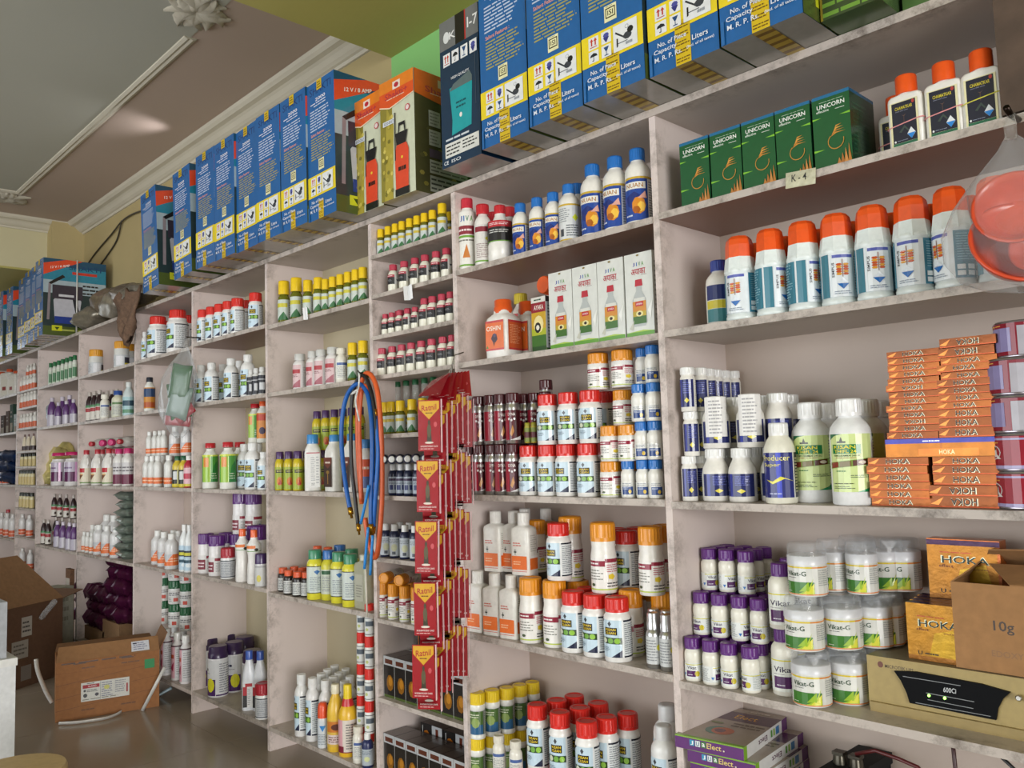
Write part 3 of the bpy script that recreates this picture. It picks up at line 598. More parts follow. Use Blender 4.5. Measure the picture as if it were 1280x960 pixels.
kind('vikatG', 'wide_jar', 'jar', 'film-topped white tub', .118, .0425, [(0, .95), (.02, .98), (.60, 1), (.61, 1.0)], '#dededa', (.60, .76, 1.035, 'smooth', '#d9dade'), (.03, .585, VIKATG, 'gloss'), segs=26, extra=[('film_wrap', filmcap)])
kind('tin', 'tin_can', 'tin', 'crimson and lavender tin', .072, .046, [(0, .97), (.02, 1.0), (.04, 1.02), (.07, .99), (.93, .99), (.96, 1.02)], '#b9b3bd', (.955, 1, .97, 'smooth', '#b7b9bc', 'metal'), (.07, .93, [('r', 0, 0, 1, 1, '#86182c'), ('r', .30, .12, .52, .86, '#8f86b4'), ('r', .56, 0, .68, .9, '#b0adb6'), ('l', .7, .1, .95, .9, 7, '#d8c8cc', 2), ('l', .32, .90, .5, .97, 1, '#e0a040', 3)], 'gloss'), mt='metal', segs=28)
kind('tin2', 'tin_can', 'tin', 'crimson emblem-printed tin', .072, .046, [(0, .97), (.02, 1.0), (.04, 1.02), (.07, .99), (.93, .99), (.96, 1.02)], '#b9b3bd', (.955, 1, .97, 'smooth', '#b7b9bc', 'metal'), (.07, .93, [('r', 0, 0, 1, 1, '#96192d'), ('r', .22, 0, .27, 1, '#c7c2cc'), ('r', 0, .88, 1, .94, '#a49bc4'), ('l', .34, .76, .5, .84, 1, '#d99a3a', 3), ('e', .42, .5, .06, .22, '#d9d3d6'), ('e', .42, .5, .052, .19, '#96192d'), ('p', [(.36, .3), (.48, .3), (.42, .55)], '#e3dede'), ('e', .42, .62, .02, .06, '#2a1a1c'), ('r', 0, 0, 1, .1, '#a49bc4')], 'gloss'), mt='metal', segs=28)
# second bay
kind('redw', 'bottle', 'bottle', 'red-capped maroon-band bottle', .245, .029, CAN[:3] + [(.74, .96), (.80, .78), (.85, .62), (.88, .62)], W_, (.86, 1, .68, 'ribbed', '#c7283c'), (.05, .80, [('r', 0, 0, 1, 1, '#e6e4dd'), ('r', .25, .58, .75, .74, '#8a2030'), ('t', 'J', .40, .87, .05, .10, '#3a4aa0'), ('t', 'I', .46, .87, .02, .10, '#2f6ab0'), ('t', 'V', .52, .87, .06, .10, '#2f7f5a'), ('t', 'A', .60, .87, .06, .10, '#5a9a3a'), ('r', .25, .52, .75, .56, '#6aa02c'), ('l', .30, .62, .6, .70, 1, '#ead6d6', 2), ('p', [(.42, .15), (.5, .40), (.56, .15)], '#c9782c'), ('r', 0, 0, 1, .03, '#6aa02c'), ('l', .3, .44, .64, .50, 1, '#77746c', 2)]))
kind('redw2', 'bottle', 'bottle', 'red-capped tall white bottle', .206, .0285, ROUND, W_, (.84, 1, .76, 'ribbed', '#c5202c'), (.06, .66, [('r', 0, 0, 1, 1, '#dcd8d2'), ('r', .3, .80, .7, .94, '#8a2030'), ('p', [(.5, .62), (.58, .70), (.66, .62), (.58, .52)], '#ddd23a'), ('l', .33, .1, .66, .5, 8, '#a08a8a', 2), ('r', 0, 0, 1, .04, '#6aa02c')]))
kind('cone', 'conical_bottle', 'bottle', 'conical black-label red-capped bottle', .188, .041, CONE, W_, (.85, 1, .46, 'ribbed', '#c5202c'), (.34, .70, [('r', 0, 0, 1, 1, '#1c1a1a'), ('r', .3, .7, .66, 1, '#b8242e'), ('l', .33, .78, .6, .92, 2, '#ead6d6', 2), ('l', .33, .4, .6, .6, 2, '#c9c9c4', 2), ('r', 0, 0, 1, .04, '#6aa02c')]))
kind('nuanS', 'bottle', 'bottle', 'small blue-capped blue-label bottle', .168, .026, ROUND, '#e9e6dd', (.83, 1, .68, 'ribbed', BLU), (.03, .60, NUAN, 'gloss'))
kind('nuanB', 'bottle', 'bottle', 'blue-capped grey-label bottle', .178, .032, ROUND, '#e9e6dd', (.84, 1, .60, 'ribbed', BLU), (.03, .64, NUANBACK, 'gloss'))
kind('nuanL', 'bottle', 'bottle', 'large blue-capped blue-label bottle', .212, .036, ROUND, '#e9e6dd', (.84, 1, .60, 'ribbed', BLU), (.03, .60, NUAN, 'gloss'))
kind('oshin', 'square_jar', 'jar', 'square orange-capped jar', .190, .047, [(0, .96), (.015, 1), (.62, 1), (.68, .93), (.74, .72), (.76, .64), (.82, .62)], '#eae7e2', (.765, 1, .64, 'double', '#dd5a22'), (.13, .63, OSHIN, 'gloss'), e=5, ry=.95, side=OSHINS)
kind('oshin2', 'bottle', 'bottle', 'yellow-capped orange-label bottle', .235, .032, ROUND, '#e2dfd6', (.85, 1, .72, 'ribbed', '#d5c02c'), (.10, .70, OSHINS, 'gloss'))
kind('maroon', 'aerosol_bottle', 'bottle', 'maroon-capped bottle', .157, .023, [(0, .93), (.01, 1), (.70, 1), (.74, .94), (.78, .84), (.80, .84)], '#c9c8c8', (.80, 1, .93, 'ribbed', MAR), (.07, .66, MAROON, 'gloss'), mt='metal')
kind('vial', 'vial', 'vial', 'slim tube vial', .062, .010, CAN, '#b8a83a', (.80, 1, .9, 'smooth', '#9a9428'), (.05, .75, [('r', 0, 0, 1, 1, '#7c8a3a'), ('r', .3, .3, .7, .7, '#5a1a26')]))
kind('kisan', 'jar', 'jar', 'red-capped white jar', .150, .033, JAR, '#e9e7e3', (.775, 1, .89, 'ribbed', RED), (.08, .66, BLUEPANEL, 'gloss'), segs=24)
kind('amber', 'jar', 'jar', 'amber-capped white jar', .098, .029, JAR, '#e9e7e3', (.70, 1, .96, 'ribbed', AMB), (.06, .60, REDBAND, 'gloss'), segs=22)
kind('bluec', 'small_bottle', 'bottle', 'blue-capped small bottle', .101, .0215, PEANUT, '#e9e7e0', (.76, 1, .90, 'ribbed', BLU), (.06, .42, WHITEBLUE, 'gloss'))
kind('bayer', 'flat_bottle', 'bottle', 'orange-banded flask', .190, .035, [(0, .97), (.012, 1), (.70, 1), (.745, .95), (.775, .74), (.795, .52), (.84, .48)], '#e6e4dd', (.80, 1, .53, 'ribbed', '#e4e2dc'), (.06, .68, ORANGEBAYER), e=6, ry=.78, side=[('r', 0, .05, 1, .40, '#e8712a'), ('r', 0, .34, 1, .40, '#f0f0ee'), ('l', .1, .5, .9, .95, 8, '#b9b6ae', 3)])
kind('amberL', 'tall_jar', 'jar', 'tall amber-capped jar', .178, .0335, [(0, .95), (.012, 1), (.52, 1), (.56, .97), (.60, .93), (.64, .90), (.70, .93), (.74, .92)], '#e9e6df', (.735, 1, .98, 'ribbed', AMB), (.05, .50, REDBAND, 'gloss'), segs=24)
kind('silver', 'silver_bottle', 'bottle', 'silver bottle', .140, .0195, [(0, .93), (.01, 1), (.60, 1), (.66, .92), (.70, .62), (.74, .6)], '#c3c4c4', (.70, 1, .84, 'double', '#c9cacb', 'metal'), (.08, .58, [('r', 0, 0, 1, 1, '#c8caca'), ('l', .3, .1, .6, .9, 8, '#8a8d90', 3), ('e', .62, .6, .06, .12, '#d9cf3a')]), mt='metal')
kind('yjar', 'jar', 'jar', 'yellow-capped jar', .141, .0275, [(0, .95), (.012, 1), (.10, 1), (.105, .95), (.62, .95), (.625, 1), (.72, 1), (.75, .95)], '#e6e6df', (.75, 1, .97, 'ribbed', '#e5c522'), (.11, .615, [('r', 0, 0, 1, 1, '#4d5a4a'), ('r', .25, .0, .6, .42, '#2e5f86'), ('r', .25, .42, .6, 1, '#4c6a34'), ('e', .44, .5, .09, .22, '#8aa05a', 8), ('r', .62, 0, .95, 1, '#8a8f88'), ('l', .64, .1, .92, .9, 10, '#5f645f', 4), ('l', .30, .7, .52, .9, 2, '#d0d6b8', 2)], 'gloss'))
kind('wcap', 'small_bottle', 'bottle', 'white-capped small bottle', .12, .02, ROUND, '#e4e0d4', (.82, 1, .86, 'ribbed', '#dcd7c8'), (.1, .6, A_lines('#e0dfd6', '#49629a')))
kind('wbl', 'bottle', 'bottle', 'white-capped pale bottle', .17, .031, ROUND, '#e4e4e2', (.82, 1, .62, 'smooth', '#dadada'), (.08, .60, BLUEPANEL))
# narrow middle bay
GL = '#b9b53c'
kind('ysm', 'glass_bottle', 'bottle', 'small yellow-capped bottle', .101, .0155, GLASSB, '#9c9a3c', (.68, 1, .92, 'smooth', YEL), (.06, .56, [('r', 0, 0, 1, 1, '#c3ccc8'), ('p', [(.3, 0), (.62, 0), (.5, .4)], '#2f6a3a'), ('r', .3, .62, .6, .8, '#c9b23a'), ('l', .64, .1, .95, .9, 7, '#8d9296', 3), ('l', .05, .1, .28, .9, 7, '#8d9296', 4)]), mt='liquid', segs=14)
kind('pink', 'small_bottle', 'bottle', 'pink-capped black-label bottle', .104, .0205, [(0, .93), (.02, 1), (.46, 1), (.52, .97), (.60, .99), (.68, .90), (.74, .72), (.78, .6)], '#e2dfcf', (.79, 1, .72, 'ribbed', '#b8384e'), (.28, .62, [('r', 0, 0, 1, 1, '#17161a'), ('r', .28, .74, .56, 1, '#a8283c'), ('r', .56, 0, .74, 1, '#d9d9d6'), ('p', [(.60, .5), (.70, .5), (.65, .3)], '#22304a'), ('l', .32, .8, .5, .94, 1, '#ead6d6', 2), ('l', .3, .3, .5, .5, 2, '#8d8d90', 3)]), segs=16)
kind('gtube', 'clear_tube', 'bottle', 'clear green-capped tube', .10, .013, CAN, '#c4c8c0', (.80, 1, .95, 'smooth', '#1d5a36'), None, mt='clear', segs=12)
kind('navy', 'small_bottle', 'bottle', 'white-capped navy bottle', .112, .0175, ROUND, '#1b2340', (.80, 1, .66, 'smooth', '#e2e2e0'), (.08, .60, [('r', 0, 0, 1, 1, '#a9b4c0'), ('r', .3, .75, .7, .9, '#3c2a4a'), ('r', .34, .2, .48, .5, '#28346a'), ('r', .52, .2, .66, .5, '#28346a'), ('l', .3, .55, .7, .7, 2, '#5a6474', 2)]), segs=16)
kind('navyw', 'small_bottle', 'bottle', 'navy white-label bottle', .119, .0195, ROUND, '#1f2748', (.80, 1, .66, 'smooth', '#e2e2e0'), (.06, .62, [('r', 0, 0, 1, 1, '#c3cbd2'), ('e', .5, .45, .09, .2, '#c9ccaa'), ('l', .3, .68, .66, .9, 3, '#7d8794', 2), ('r', .44, .08, .54, .24, '#4a525c'), ('l', .68, .1, .95, .9, 8, '#8d96a0', 3)]), segs=16)
kind('ambs', 'small_jar', 'jar', 'amber-capped small jar', .125, .0205, [(0, .95), (.012, 1), (.60, 1), (.63, .95), (.66, .95)], '#e6e3db', (.64, 1, .98, 'ribbed', AMB), (.06, .60, REDBAND), segs=18)
# fourth bay
kind('yglass', 'glass_bottle', 'bottle', 'yellow-capped glass bottle', .140, .0195, GLASSB, '#8f9432', (.68, 1, .92, 'smooth', YEL), (.08, .55, [('r', 0, 0, 1, 1, '#c3ccc4'), ('p', [(.3, 0), (.64, 0), (.5, .4)], '#2f6a3a'), ('r', .28, .62, .6, .82, '#c9c03a'), ('l', .64, .1, .95, .9, 7, '#8d9296', 3), ('l', .05, .1, .28, .9, 7, '#8d9296', 4)]), mt='liquid', segs=16)
kind('silvercap', 'bottle', 'bottle', 'silver-capped white bottle', .150, .030, ROUND, '#e2dfdd', (.82, 1, .76, 'smooth', '#c9c9c6'), (.04, .68, [('r', 0, 0, 1, 1, '#dcd8d8'), ('r', .26, 0, .56, 1, '#cfb2b4'), ('r', .28, .62, .54, .80, '#a8323a'), ('p', [(.28, 0), (.54, 0), (.54, .35)], '#a25a66'), ('l', .3, .45, .52, .58, 2, '#7c4a50', 3), ('l', .60, .08, .92, .92, 12, '#98999c', 3)]), segs=18)
kind('ydark', 'bottle', 'bottle', 'purple-capped yellow bottle', .166, .0215, ROUND, '#c9b422', (.81, 1, .76, 'smooth', '#46275c'), (.03, .60, YELLOWDK), segs=18)
kind('bluecapL', 'tall_bottle', 'bottle', 'tall blue-capped white bottle', .232, .0335, [(0, .95), (.012, 1), (.66, 1), (.74, .92), (.80, .72), (.84, .6), (.88, .6)], '#e6e4e0', (.835, 1, .70, 'smooth', '#3a86c4'), (.06, .68, [('r', 0, 0, 1, 1, '#dedddb'), ('r', 0, .97, 1, 1, '#b03a4a'), ('l', .33, .18, .66, .88, 12, '#a9a9ac', 3), ('l', .36, .06, .62, .14, 2, '#6a6a70', 2), ('l', .72, .1, .95, .9, 10, '#a9a9ac', 4)]), segs=18, e=3.5, ry=.9)
kind('brownL', 'tall_bottle', 'bottle', 'brown-label blue-capped bottle', .225, .0375, [(0, .95), (.012, 1), (.66, 1), (.74, .92), (.80, .72), (.84, .6), (.88, .6)], '#e2e0da', (.835, 1, .56, 'smooth', '#3a86c4'), (.08, .60, [('r', 0, 0, 1, 1, '#3b2620'), ('p', [(0, .8), (.5, .62), (1, .8), (1, 1), (0, 1)], '#6a3428'), ('l', .2, .76, .8, .9, 1, '#e0d0c0', 2), ('r', .47, .1, .53, .5, '#b08a3a'), ('e', .5, .5, .2, .06, '#8a6a2a')]), segs=18, e=4, ry=.85)
kind('orglab', 'bottle', 'bottle', 'orange-label white bottle', .20, .027, ROUND, '#e2e0da', (.83, 1, .7, 'smooth', '#3a7ab4'), (.08, .62, [('r', 0, 0, 1, 1, '#d5532a'), ('r', .3, 0, .7, .4, '#5a6a9a'), ('l', .3, .6, .7, .8, 1, '#f0e0d0', 2)]), segs=16)
kind('blacko', 'small_bottle', 'bottle', 'small orange-capped black bottle', .100, .0225, ROUND, '#211a18', (.76, 1, .80, 'ribbed', '#d9582a'), (.06, .58, [('r', 0, 0, 1, 1, '#c9cac6'), ('l', .3, .1, .7, .9, 6, '#7a7d80', 2), ('r', .0, .0, .3, 1, '#2a2a28')]), segs=16)
kind('ygreen', 'bottle', 'bottle', 'green-capped yellow bottle', .197, .0335, [(0, .93), (.012, 1), (.70, 1), (.76, .93), (.80, .74), (.82, .72)], '#dcd43c', (.815, 1, .80, 'smooth', '#3f8a66'), (.13, .68, [('r', 0, 0, 1, 1, '#c9d2cc'), ('r', 0, .97, 1, 1, '#2a2f2a'), ('r', 0, 0, 1, .03, '#2a2f2a'), ('p', [(.44, .80), (.50, .86), (.56, .80), (.50, .68)], '#2f6aa8'), ('l', .36, .1, .66, .62, 8, '#8a9298', 3), ('l', .70, .1, .95, .9, 9, '#8a9298', 4)]), segs=20)
kind('yblue', 'bottle', 'bottle', 'blue-capped yellow bottle', .197, .031, ROUND, '#cfc83c', (.82, 1, .76, 'smooth', '#2f6ab0'), (.13, .62, A_lines('#c3c9b8', '#2f5a3a')), segs=18)
kind('wtall', 'tall_bottle', 'bottle', 'tall white bottle', .245, .0285, ROUND, '#e4e3e1', (.84, 1, .66, 'ribbed', '#e4e4e2'), (.10, .66, BLUEPANEL), segs=20)
kind('orgsmall', 'bottle', 'bottle', 'red-orange-capped slim bottle', .172, .0205, [(0, .95), (.01, 1), (.62, 1), (.66, .94), (.68, .9)], '#d7dade', (.66, 1, .98, 'dome', '#e2522a'), (.04, .60, [('r', 0, 0, 1, 1, '#cdd3d8'), ('p', [(.4, .82), (.6, .82), (.5, .58)], '#2f7fc4'), ('l', .34, .06, .64, .5, 7, '#7d8894', 3)]), segs=18)
kind('ybig', 'tall_bottle', 'bottle', 'yellow red-necked bottle', .262, .0365, [(0, .95), (.012, 1), (.56, 1), (.64, .88), (.70, .66), (.76, .44), (.80, .42)], '#e5b62c', (.80, 1, .44, 'smooth', '#ecd02a'), (.06, .52, [('r', 0, 0, 1, 1, '#d9cfc4'), ('r', 0, .0, 1, .03, '#8a2a3a'), ('r', .2, 0, .40, 1, '#d9a0a8'), ('r', .2, 0, .42, .2, '#7a1f33'), ('l', .46, .1, .72, .9, 10, '#7d7a76', 3)]), segs=20, extra=[('neck_collar', lambda mb, H, R: mb.loft([(.70 * H, R * .68, R * .68, 2), (.80 * H, R * .50, R * .50, 2)], 18, '#c5282e'))])
kind('ybig2', 'tall_bottle', 'bottle', 'yellow tapered bottle', .250, .033, JUG, '#e2b93a', (.86, 1, .5, 'smooth', '#e6e0c4'), (.08, .48, [('r', 0, 0, 1, 1, '#d5b04a'), ('r', .3, .55, .7, .95, '#c9782c'), ('e', .5, .74, .1, .12, '#5a2a1a'), ('r', .3, .1, .7, .45, '#d9c8c4'), ('l', .34, .15, .66, .4, 3, '#7a4a4a', 2)]), segs=20)
kind('redst', 'small_jar', 'jar', 'red-capped small jar', .117, .0185, [(0, .95), (.012, 1), (.60, 1), (.64, .95), (.68, .95)], '#e6e4e0', (.66, 1, .98, 'ribbed', RED), (.06, .58, [('r', 0, 0, 1, 1, '#d9dbd8'), ('r', 0, .96, 1, 1, '#2a2c30'), ('r', 0, 0, 1, .04, '#2a2c30'), ('r', .34, .5, .62, .8, '#55606a'), ('e', .4, .3, .05, .1, '#b9c07a'), ('l', .64, .1, .94, .9, 8, '#8d9296', 3)]), segs=16)
kind('nvs', 'small_bottle', 'bottle', 'navy white-capped bottle', .122, .0215, ROUND, '#232c58', (.81, 1, .56, 'smooth', '#e2e2de'), (.08, .56, [('r', 0, 0, 1, 1, '#aab3ba'), ('e', .5, .4, .08, .16, '#c9cf9a'), ('l', .3, .65, .66, .9, 3, '#6d7784', 2)]), segs=18)
kind('jerry', 'jerrycan', 'container', 'grey square translucent container', .20, .042, [(0, .97), (.012, 1), (.78, 1), (.84, .9), (.87, .5), (.9, .4)], '#a9a892', (.88, 1, .42, 'smooth', '#c9c9b8'), (.08, .7, [('r', .1, .1, .9, .9, '#b5b4a4'), ('l', .2, .2, .8, .6, 5, '#85847a', 2)]), e=7, ry=.6, segs=20)
# fifth to eighth bay
kind('redjar', 'jar', 'jar', 'red-capped white jar', .170, .032, JAR, '#e6e4e0', (.76, 1, .90, 'ribbed', RED), (.06, .66, BLUEPANEL), segs=18)
kind('redjarL', 'large_jar', 'jar', 'large red-capped jar', .235, .056, JAR, '#e6e4e0', (.79, 1, .78, 'ribbed', RED), (.10, .66, BLUEPANEL), segs=22)
kind('wb', 'bottle', 'bottle', 'white-capped panel-label bottle', .199, .034, ROUND, '#e2e2e0', (.84, 1, .60, 'ribbed', '#dcdcda'), (.05, .64, BLUEPANEL), segs=18)
kind('dk', 'small_bottle', 'bottle', 'dark-label small bottle', .125, .020, ROUND, '#d9d9d6', (.83, 1, .7, 'smooth', '#d4d4d2'), (.04, .70, [('r', 0, 0, 1, 1, '#20222c'), ('r', .4, .2, .6, .6, '#c9cbce'), ('r', 0, .75, 1, .8, '#b9bbbe'), ('r', .62, 0, .8, 1, '#b4b8bc')]), segs=14)
kind('gr', 'bottle', 'bottle', 'red-capped green-label bottle', .225, .038, ROUND, '#e6e6de', (.89, 1, .66, 'smooth', '#b81f2a'), (.14, .74, GREENRED, 'gloss'), segs=20)
kind('orl', 'bottle', 'bottle', 'orange-capped orange-label bottle', .20, .03, ROUND, '#e6e6de', (.86, 1, .6, 'smooth', '#e05a22'), (.1, .7, [('r', 0, 0, 1, 1, '#d98a3a'), ('r', .3, .7, .7, .95, '#c5402a'), ('e', .5, .3, .08, .14, '#3a2a4a')]), segs=18)
kind('orlb', 'bottle', 'bottle', 'black-capped orange-label bottle', .20, .03, ROUND, '#e6e6de', (.86, 1, .6, 'smooth', '#1d2230'), (.1, .7, [('r', 0, 0, 1, 1, '#c9882c'), ('r', .2, .55, .8, .95, '#22406a'), ('r', .3, .05, .7, .3, '#b0501f')]), segs=18)
kind('purj', 'jar', 'jar', 'purple-capped white jar', .195, .0385, [(0, .95), (.012, 1), (.45, 1), (.47, .96), (.70, .95), (.74, .95)], '#e2dfde', (.735, 1, 1.0, 'ribbed', '#5a2474'), (.06, .46, [('r', 0, 0, 1, 1, '#d9d6d4'), ('r', .26, .1, .48, .72, '#7a2434'), ('r', .50, .78, .74, .95, '#8f2438'), ('l', .52, .1, .72, .68, 6, '#9a9896', 3), ('l', .28, .2, .46, .6, 2, '#e0d0d4', 2), ('p', [(.6, .5), (.66, .5), (.63, .35)], '#2f6aa8')]), segs=20)
kind('redgrey', 'jar', 'jar', 'red-capped grey-label jar', .145, .0345, [(0, .95), (.012, 1), (.62, 1), (.66, .95), (.70, .95)], '#e2e2e0', (.68, 1, .96, 'ribbed', '#a82230'), (.06, .60, [('r', 0, 0, 1, 1, '#b9bbbe'), ('r', 0, .95, 1, 1, '#2a3038'), ('r', 0, 0, 1, .05, '#3a4050'), ('l', .34, .1, .66, .88, 8, '#90949a', 3)]), segs=18)
kind('orgflask', 'waisted_bottle', 'bottle', 'orange-capped waisted bottle', .240, .031, WAIST, '#e9e6e2', (.86, 1, .5, 'smooth', '#e8642a'), (.60, .74, [('r', 0, 0, 1, 1, '#dfe0da'), ('r', .3, .4, .6, .8, '#e07a3a'), ('e', .62, .25, .05, .2, '#3a3428'), ('r', 0, 0, 1, .08, '#5a8a3a')]), segs=20)
kind('purgrey', 'jar', 'jar', 'dark-purple-capped grey jar', .142, .0275, [(0, .95), (.012, 1), (.64, 1), (.67, .95), (.70, .95)], '#d0cfd0', (.69, 1, .97, 'smooth', '#3d2456'), (.04, .64, [('r', 0, 0, 1, 1, '#a9a8aa'), ('r', .34, .0, .64, .9, '#c4c4c2'), ('e', .46, .35, .06, .18, '#d0c45a')]), segs=18)
kind('bigcan', 'large_canister', 'canister', 'dark-purple-capped canister', .235, .0475, [(0, .96), (.01, 1), (.745, 1), (.76, .96), (.78, .96)], '#e0dfe2', (.765, 1, .985, 'double', '#35204a'), (.03, .74, [('r', 0, 0, 1, 1, '#d4d5d8'), ('r', .24, 0, .56, .46, '#4a2a62'), ('e', .47, .30, .075, .2, '#d5cf2c', 10), ('l', .28, .66, .46, .8, 1, '#32304a', 3), ('r', .28, .62, .46, .63, '#32304a'), ('l', .62, .08, .94, .92, 13, '#8d8f96', 4), ('r', .57, .0, .96, .04, '#4a2a62')], 'gloss'), segs=24)
kind('spray', 'spray_bottle', 'bottle', 'blue-capped tapered white bottle', .262, .036, [(0, .95), (.012, 1), (.46, 1), (.62, .88), (.74, .66), (.82, .48), (.86, .46)], '#dfe2e8', (.85, 1, .52, 'smooth', '#3f5fb4'), (.06, .46, [('r', 0, 0, 1, 1, '#dcdcdc'), ('r', .2, .86, .8, 1, '#b02a34'), ('r', .0, .0, .36, .5, '#1f1f22'), ('r', .0, .5, .36, .86, '#b02a34'), ('l', .40, .08, .66, .8, 9, '#9a9a9c', 3)]), segs=18, e=3, ry=.8)
kind('yblk', 'tall_bottle', 'bottle', 'yellow and black tall bottle', .26, .03, JUG, '#c9b92c', (.86, 1, .5, 'smooth', '#2a2a24'), (.08, .5, [('r', 0, 0, 1, 1, '#28281f'), ('r', .3, .3, .7, .6, '#c9b92c')]), segs=14)
kind('clr', 'clear_bottle', 'bottle', 'clear orange-band bottle', .150, .0215, ROUND, '#d9d9d4', (.84, 1, .62, 'ribbed', '#e2e2de'), (.10, .30, [('r', 0, 0, 1, 1, '#dd6e32'), ('l', .3, .3, .7, .7, 1, '#f0c8a8', 2)]), segs=16)
kind('clrL', 'clear_bottle', 'bottle', 'large orange-band bottle', .185, .036, ROUND, '#d6d5d4', (.84, 1, .52, 'ribbed', '#e2e2de'), (.10, .42, [('r', 0, 0, 1, 1, '#dd6e32'), ('l', .3, .3, .7, .7, 2, '#f0c8a8', 2), ('p', [(.2, 1), (.5, 1), (.35, .3)], '#b9bcc0')]), segs=18)
kind('yg', 'bottle', 'bottle', 'yellow-top black-label bottle', .165, .027, ROUND, '#d0b83a', (.86, 1, .6, 'smooth', '#1d5a3a'), (.04, .56, [('r', 0, 0, 1, 1, '#23261f'), ('r', .36, .4, .6, .9, '#c9cccb'), ('r', .5, .0, .56, 1, '#d9d48a'), ('r', 0, 0, 1, .14, '#c9b92c')]), segs=16)
kind('pk', 'bottle', 'bottle', 'red-topped pink-label bottle', .165, .027, ROUND, '#b02a3a', (.86, 1, .6, 'smooth', '#e2e2de'), (.04, .62, [('r', 0, 0, 1, 1, '#d9b0b8'), ('r', .3, .4, .7, .7, '#b8344a'), ('r', 0, 0, 1, .14, '#c9b92c')]), segs=16)
kind('wblue', 'tall_bottle', 'bottle', 'tall blue-art white bottle', .240, .0295, JUG, '#dfe2e2', (.86, 1, .5, 'smooth', '#e0e0de'), (.04, .56, [('r', 0, 0, 1, 1, '#b4cbda'), ('r', .25, .55, .75, .8, '#1f2a3a'), ('r', .3, .6, .6, .72, '#c9c23a'), ('r', .3, .3, .7, .42, '#2a4a5a'), ('e', .5, .2, .1, .08, '#dfe6ea')]), segs=16)
kind('grjar', 'jar', 'jar', 'green-capped white jar', .130, .039, [(0, .96), (.02, 1), (.62, 1), (.65, .96), (.68, .96)], '#dcdcd8', (.66, 1, 1.0, 'ribbed', '#175a34'), (.05, .60, [('r', 0, 0, 1, 1, '#d4d3cf'), ('l', .3, .55, .64, .85, 2, '#55555a', 2), ('r', .44, .12, .54, .4, '#c04a3a'), ('l', .3, .1, .4, .45, 3, '#8d8d8a', 3), ('l', .66, .1, .94, .9, 7, '#8d8d8a', 4)]), segs=18)
kind('wtall2', 'tall_bottle', 'bottle', 'tall white pink-label bottle', .240, .029, ROUND, '#e2dfdf', (.85, 1, .66, 'smooth', '#e4e4e2'), (.05, .74, [('r', 0, 0, 1, 1, '#cfd0d2'), ('r', .3, 0, .50, 1, '#d9a8b4'), ('r', .33, .6, .47, .72, '#b0482a'), ('p', [(.33, .3), (.47, .5), (.45, .2)], '#a02a4a'), ('r', 0, .96, 1, 1, '#4a2430'), ('r', .52, .05, .9, .95, '#d6d6d8'), ('l', .54, .1, .88, .9, 12, '#a2a2a6', 3)]), segs=18)
kind('orjar', 'jar', 'jar', 'yellow-orange-capped jar', .165, .044, [(0, .96), (.02, 1), (.50, 1), (.53, .95), (.70, .98), (.73, .96)], '#d4d4cf', (.72, 1, .96, 'ribbed', '#d9971f'), (.05, .48, [('r', 0, 0, 1, 1, '#bfc2c4'), ('r', .42, .1, .58, .9, '#d8d8da'), ('r', .60, .2, .74, .8, '#35303a'), ('r', .6, 0, .74, .3, '#c9b93a'), ('l', .2, .1, .38, .9, 6, '#8d8f96', 3)]), segs=20)
kind('dkbot', 'dark_bottle', 'bottle', 'dark white-capped bottle', .195, .0235, JUG, '#2a1418', (.86, 1, .5, 'smooth', '#b9b0a8'), (.04, .54, [('r', 0, 0, 1, 1, '#cfcac0'), ('r', 0, .55, 1, .8, '#a02a30'), ('r', 0, .85, 1, 1, '#3f7a4a'), ('e', .56, .25, .06, .12, '#3a2a22'), ('r', .64, 0, .9, 1, '#c9cbca')]), segs=14)
kind('blucap', 'bottle', 'bottle', 'blue-capped cream bottle', .167, .036, ROUND, '#d4d2ba', (.84, 1, .72, 'smooth', '#22488e'), (.06, .6, A_lines('#c9cab8', '#5a7a4a')), segs=16)
kind('wgb', 'bottle', 'bottle', 'white blue-green-label bottle', .205, .034, JUG, '#c5cfcf', (.86, 1, .5, 'smooth', '#d4d8d6'), (.04, .56, [('r', 0, 0, 1, 1, '#9fc0c4'), ('r', .3, .5, .7, .8, '#2a4a5a'), ('r', .3, .1, .7, .3, '#5a8a6a')]), segs=16)
kind('jugr', 'handled_jug', 'jug', 'white red-capped jug', .230, .0385, JUG, '#dfdcd6', (.87, 1, .46, 'smooth', '#b02a36'), (.05, .48, [('r', 0, 0, 1, 1, '#dcd3bc'), ('r', .34, .72, .66, 1, '#b8222e'), ('p', [(.38, .55), (.62, .55), (.5, .2)], '#7a4a2a'), ('r', 0, 0, 1, .08, '#6a8a4a'), ('r', .38, .56, .62, .62, '#d09a4a')]), segs=18, extra=[('handle', lambda mb, H, R: mb.tube([(R * .5, 0, .78 * H), (R * .95, 0, .74 * H), (R * 1.0, 0, .62 * H), (R * .9, 0, .54 * H)], R * .13, '#dfdcd6', 'plastic', 6))])
kind('pinkcap', 'bottle', 'bottle', 'pink-capped maroon-label bottle', .225, .035, ROUND, '#dcd9d4', (.86, 1, .66, 'smooth', '#c02a6a'), (.05, .62, [('r', 0, 0, 1, 1, '#c9c6c6'), ('r', .2, .0, .8, .45, '#6a2440'), ('l', .3, .55, .7, .85, 2, '#6a6468', 2)]), segs=16)
kind('purw', 'bottle', 'bottle', 'purple sleeved bottle', .185, .027, JUG, '#5f3a72', (.86, 1, .5, 'smooth', '#c9c0cc'), (.0, .40, [('r', 0, 0, 1, 1, '#b4aebc'), ('r', .45, 0, .55, 1, '#d4d0d8')]), segs=14)
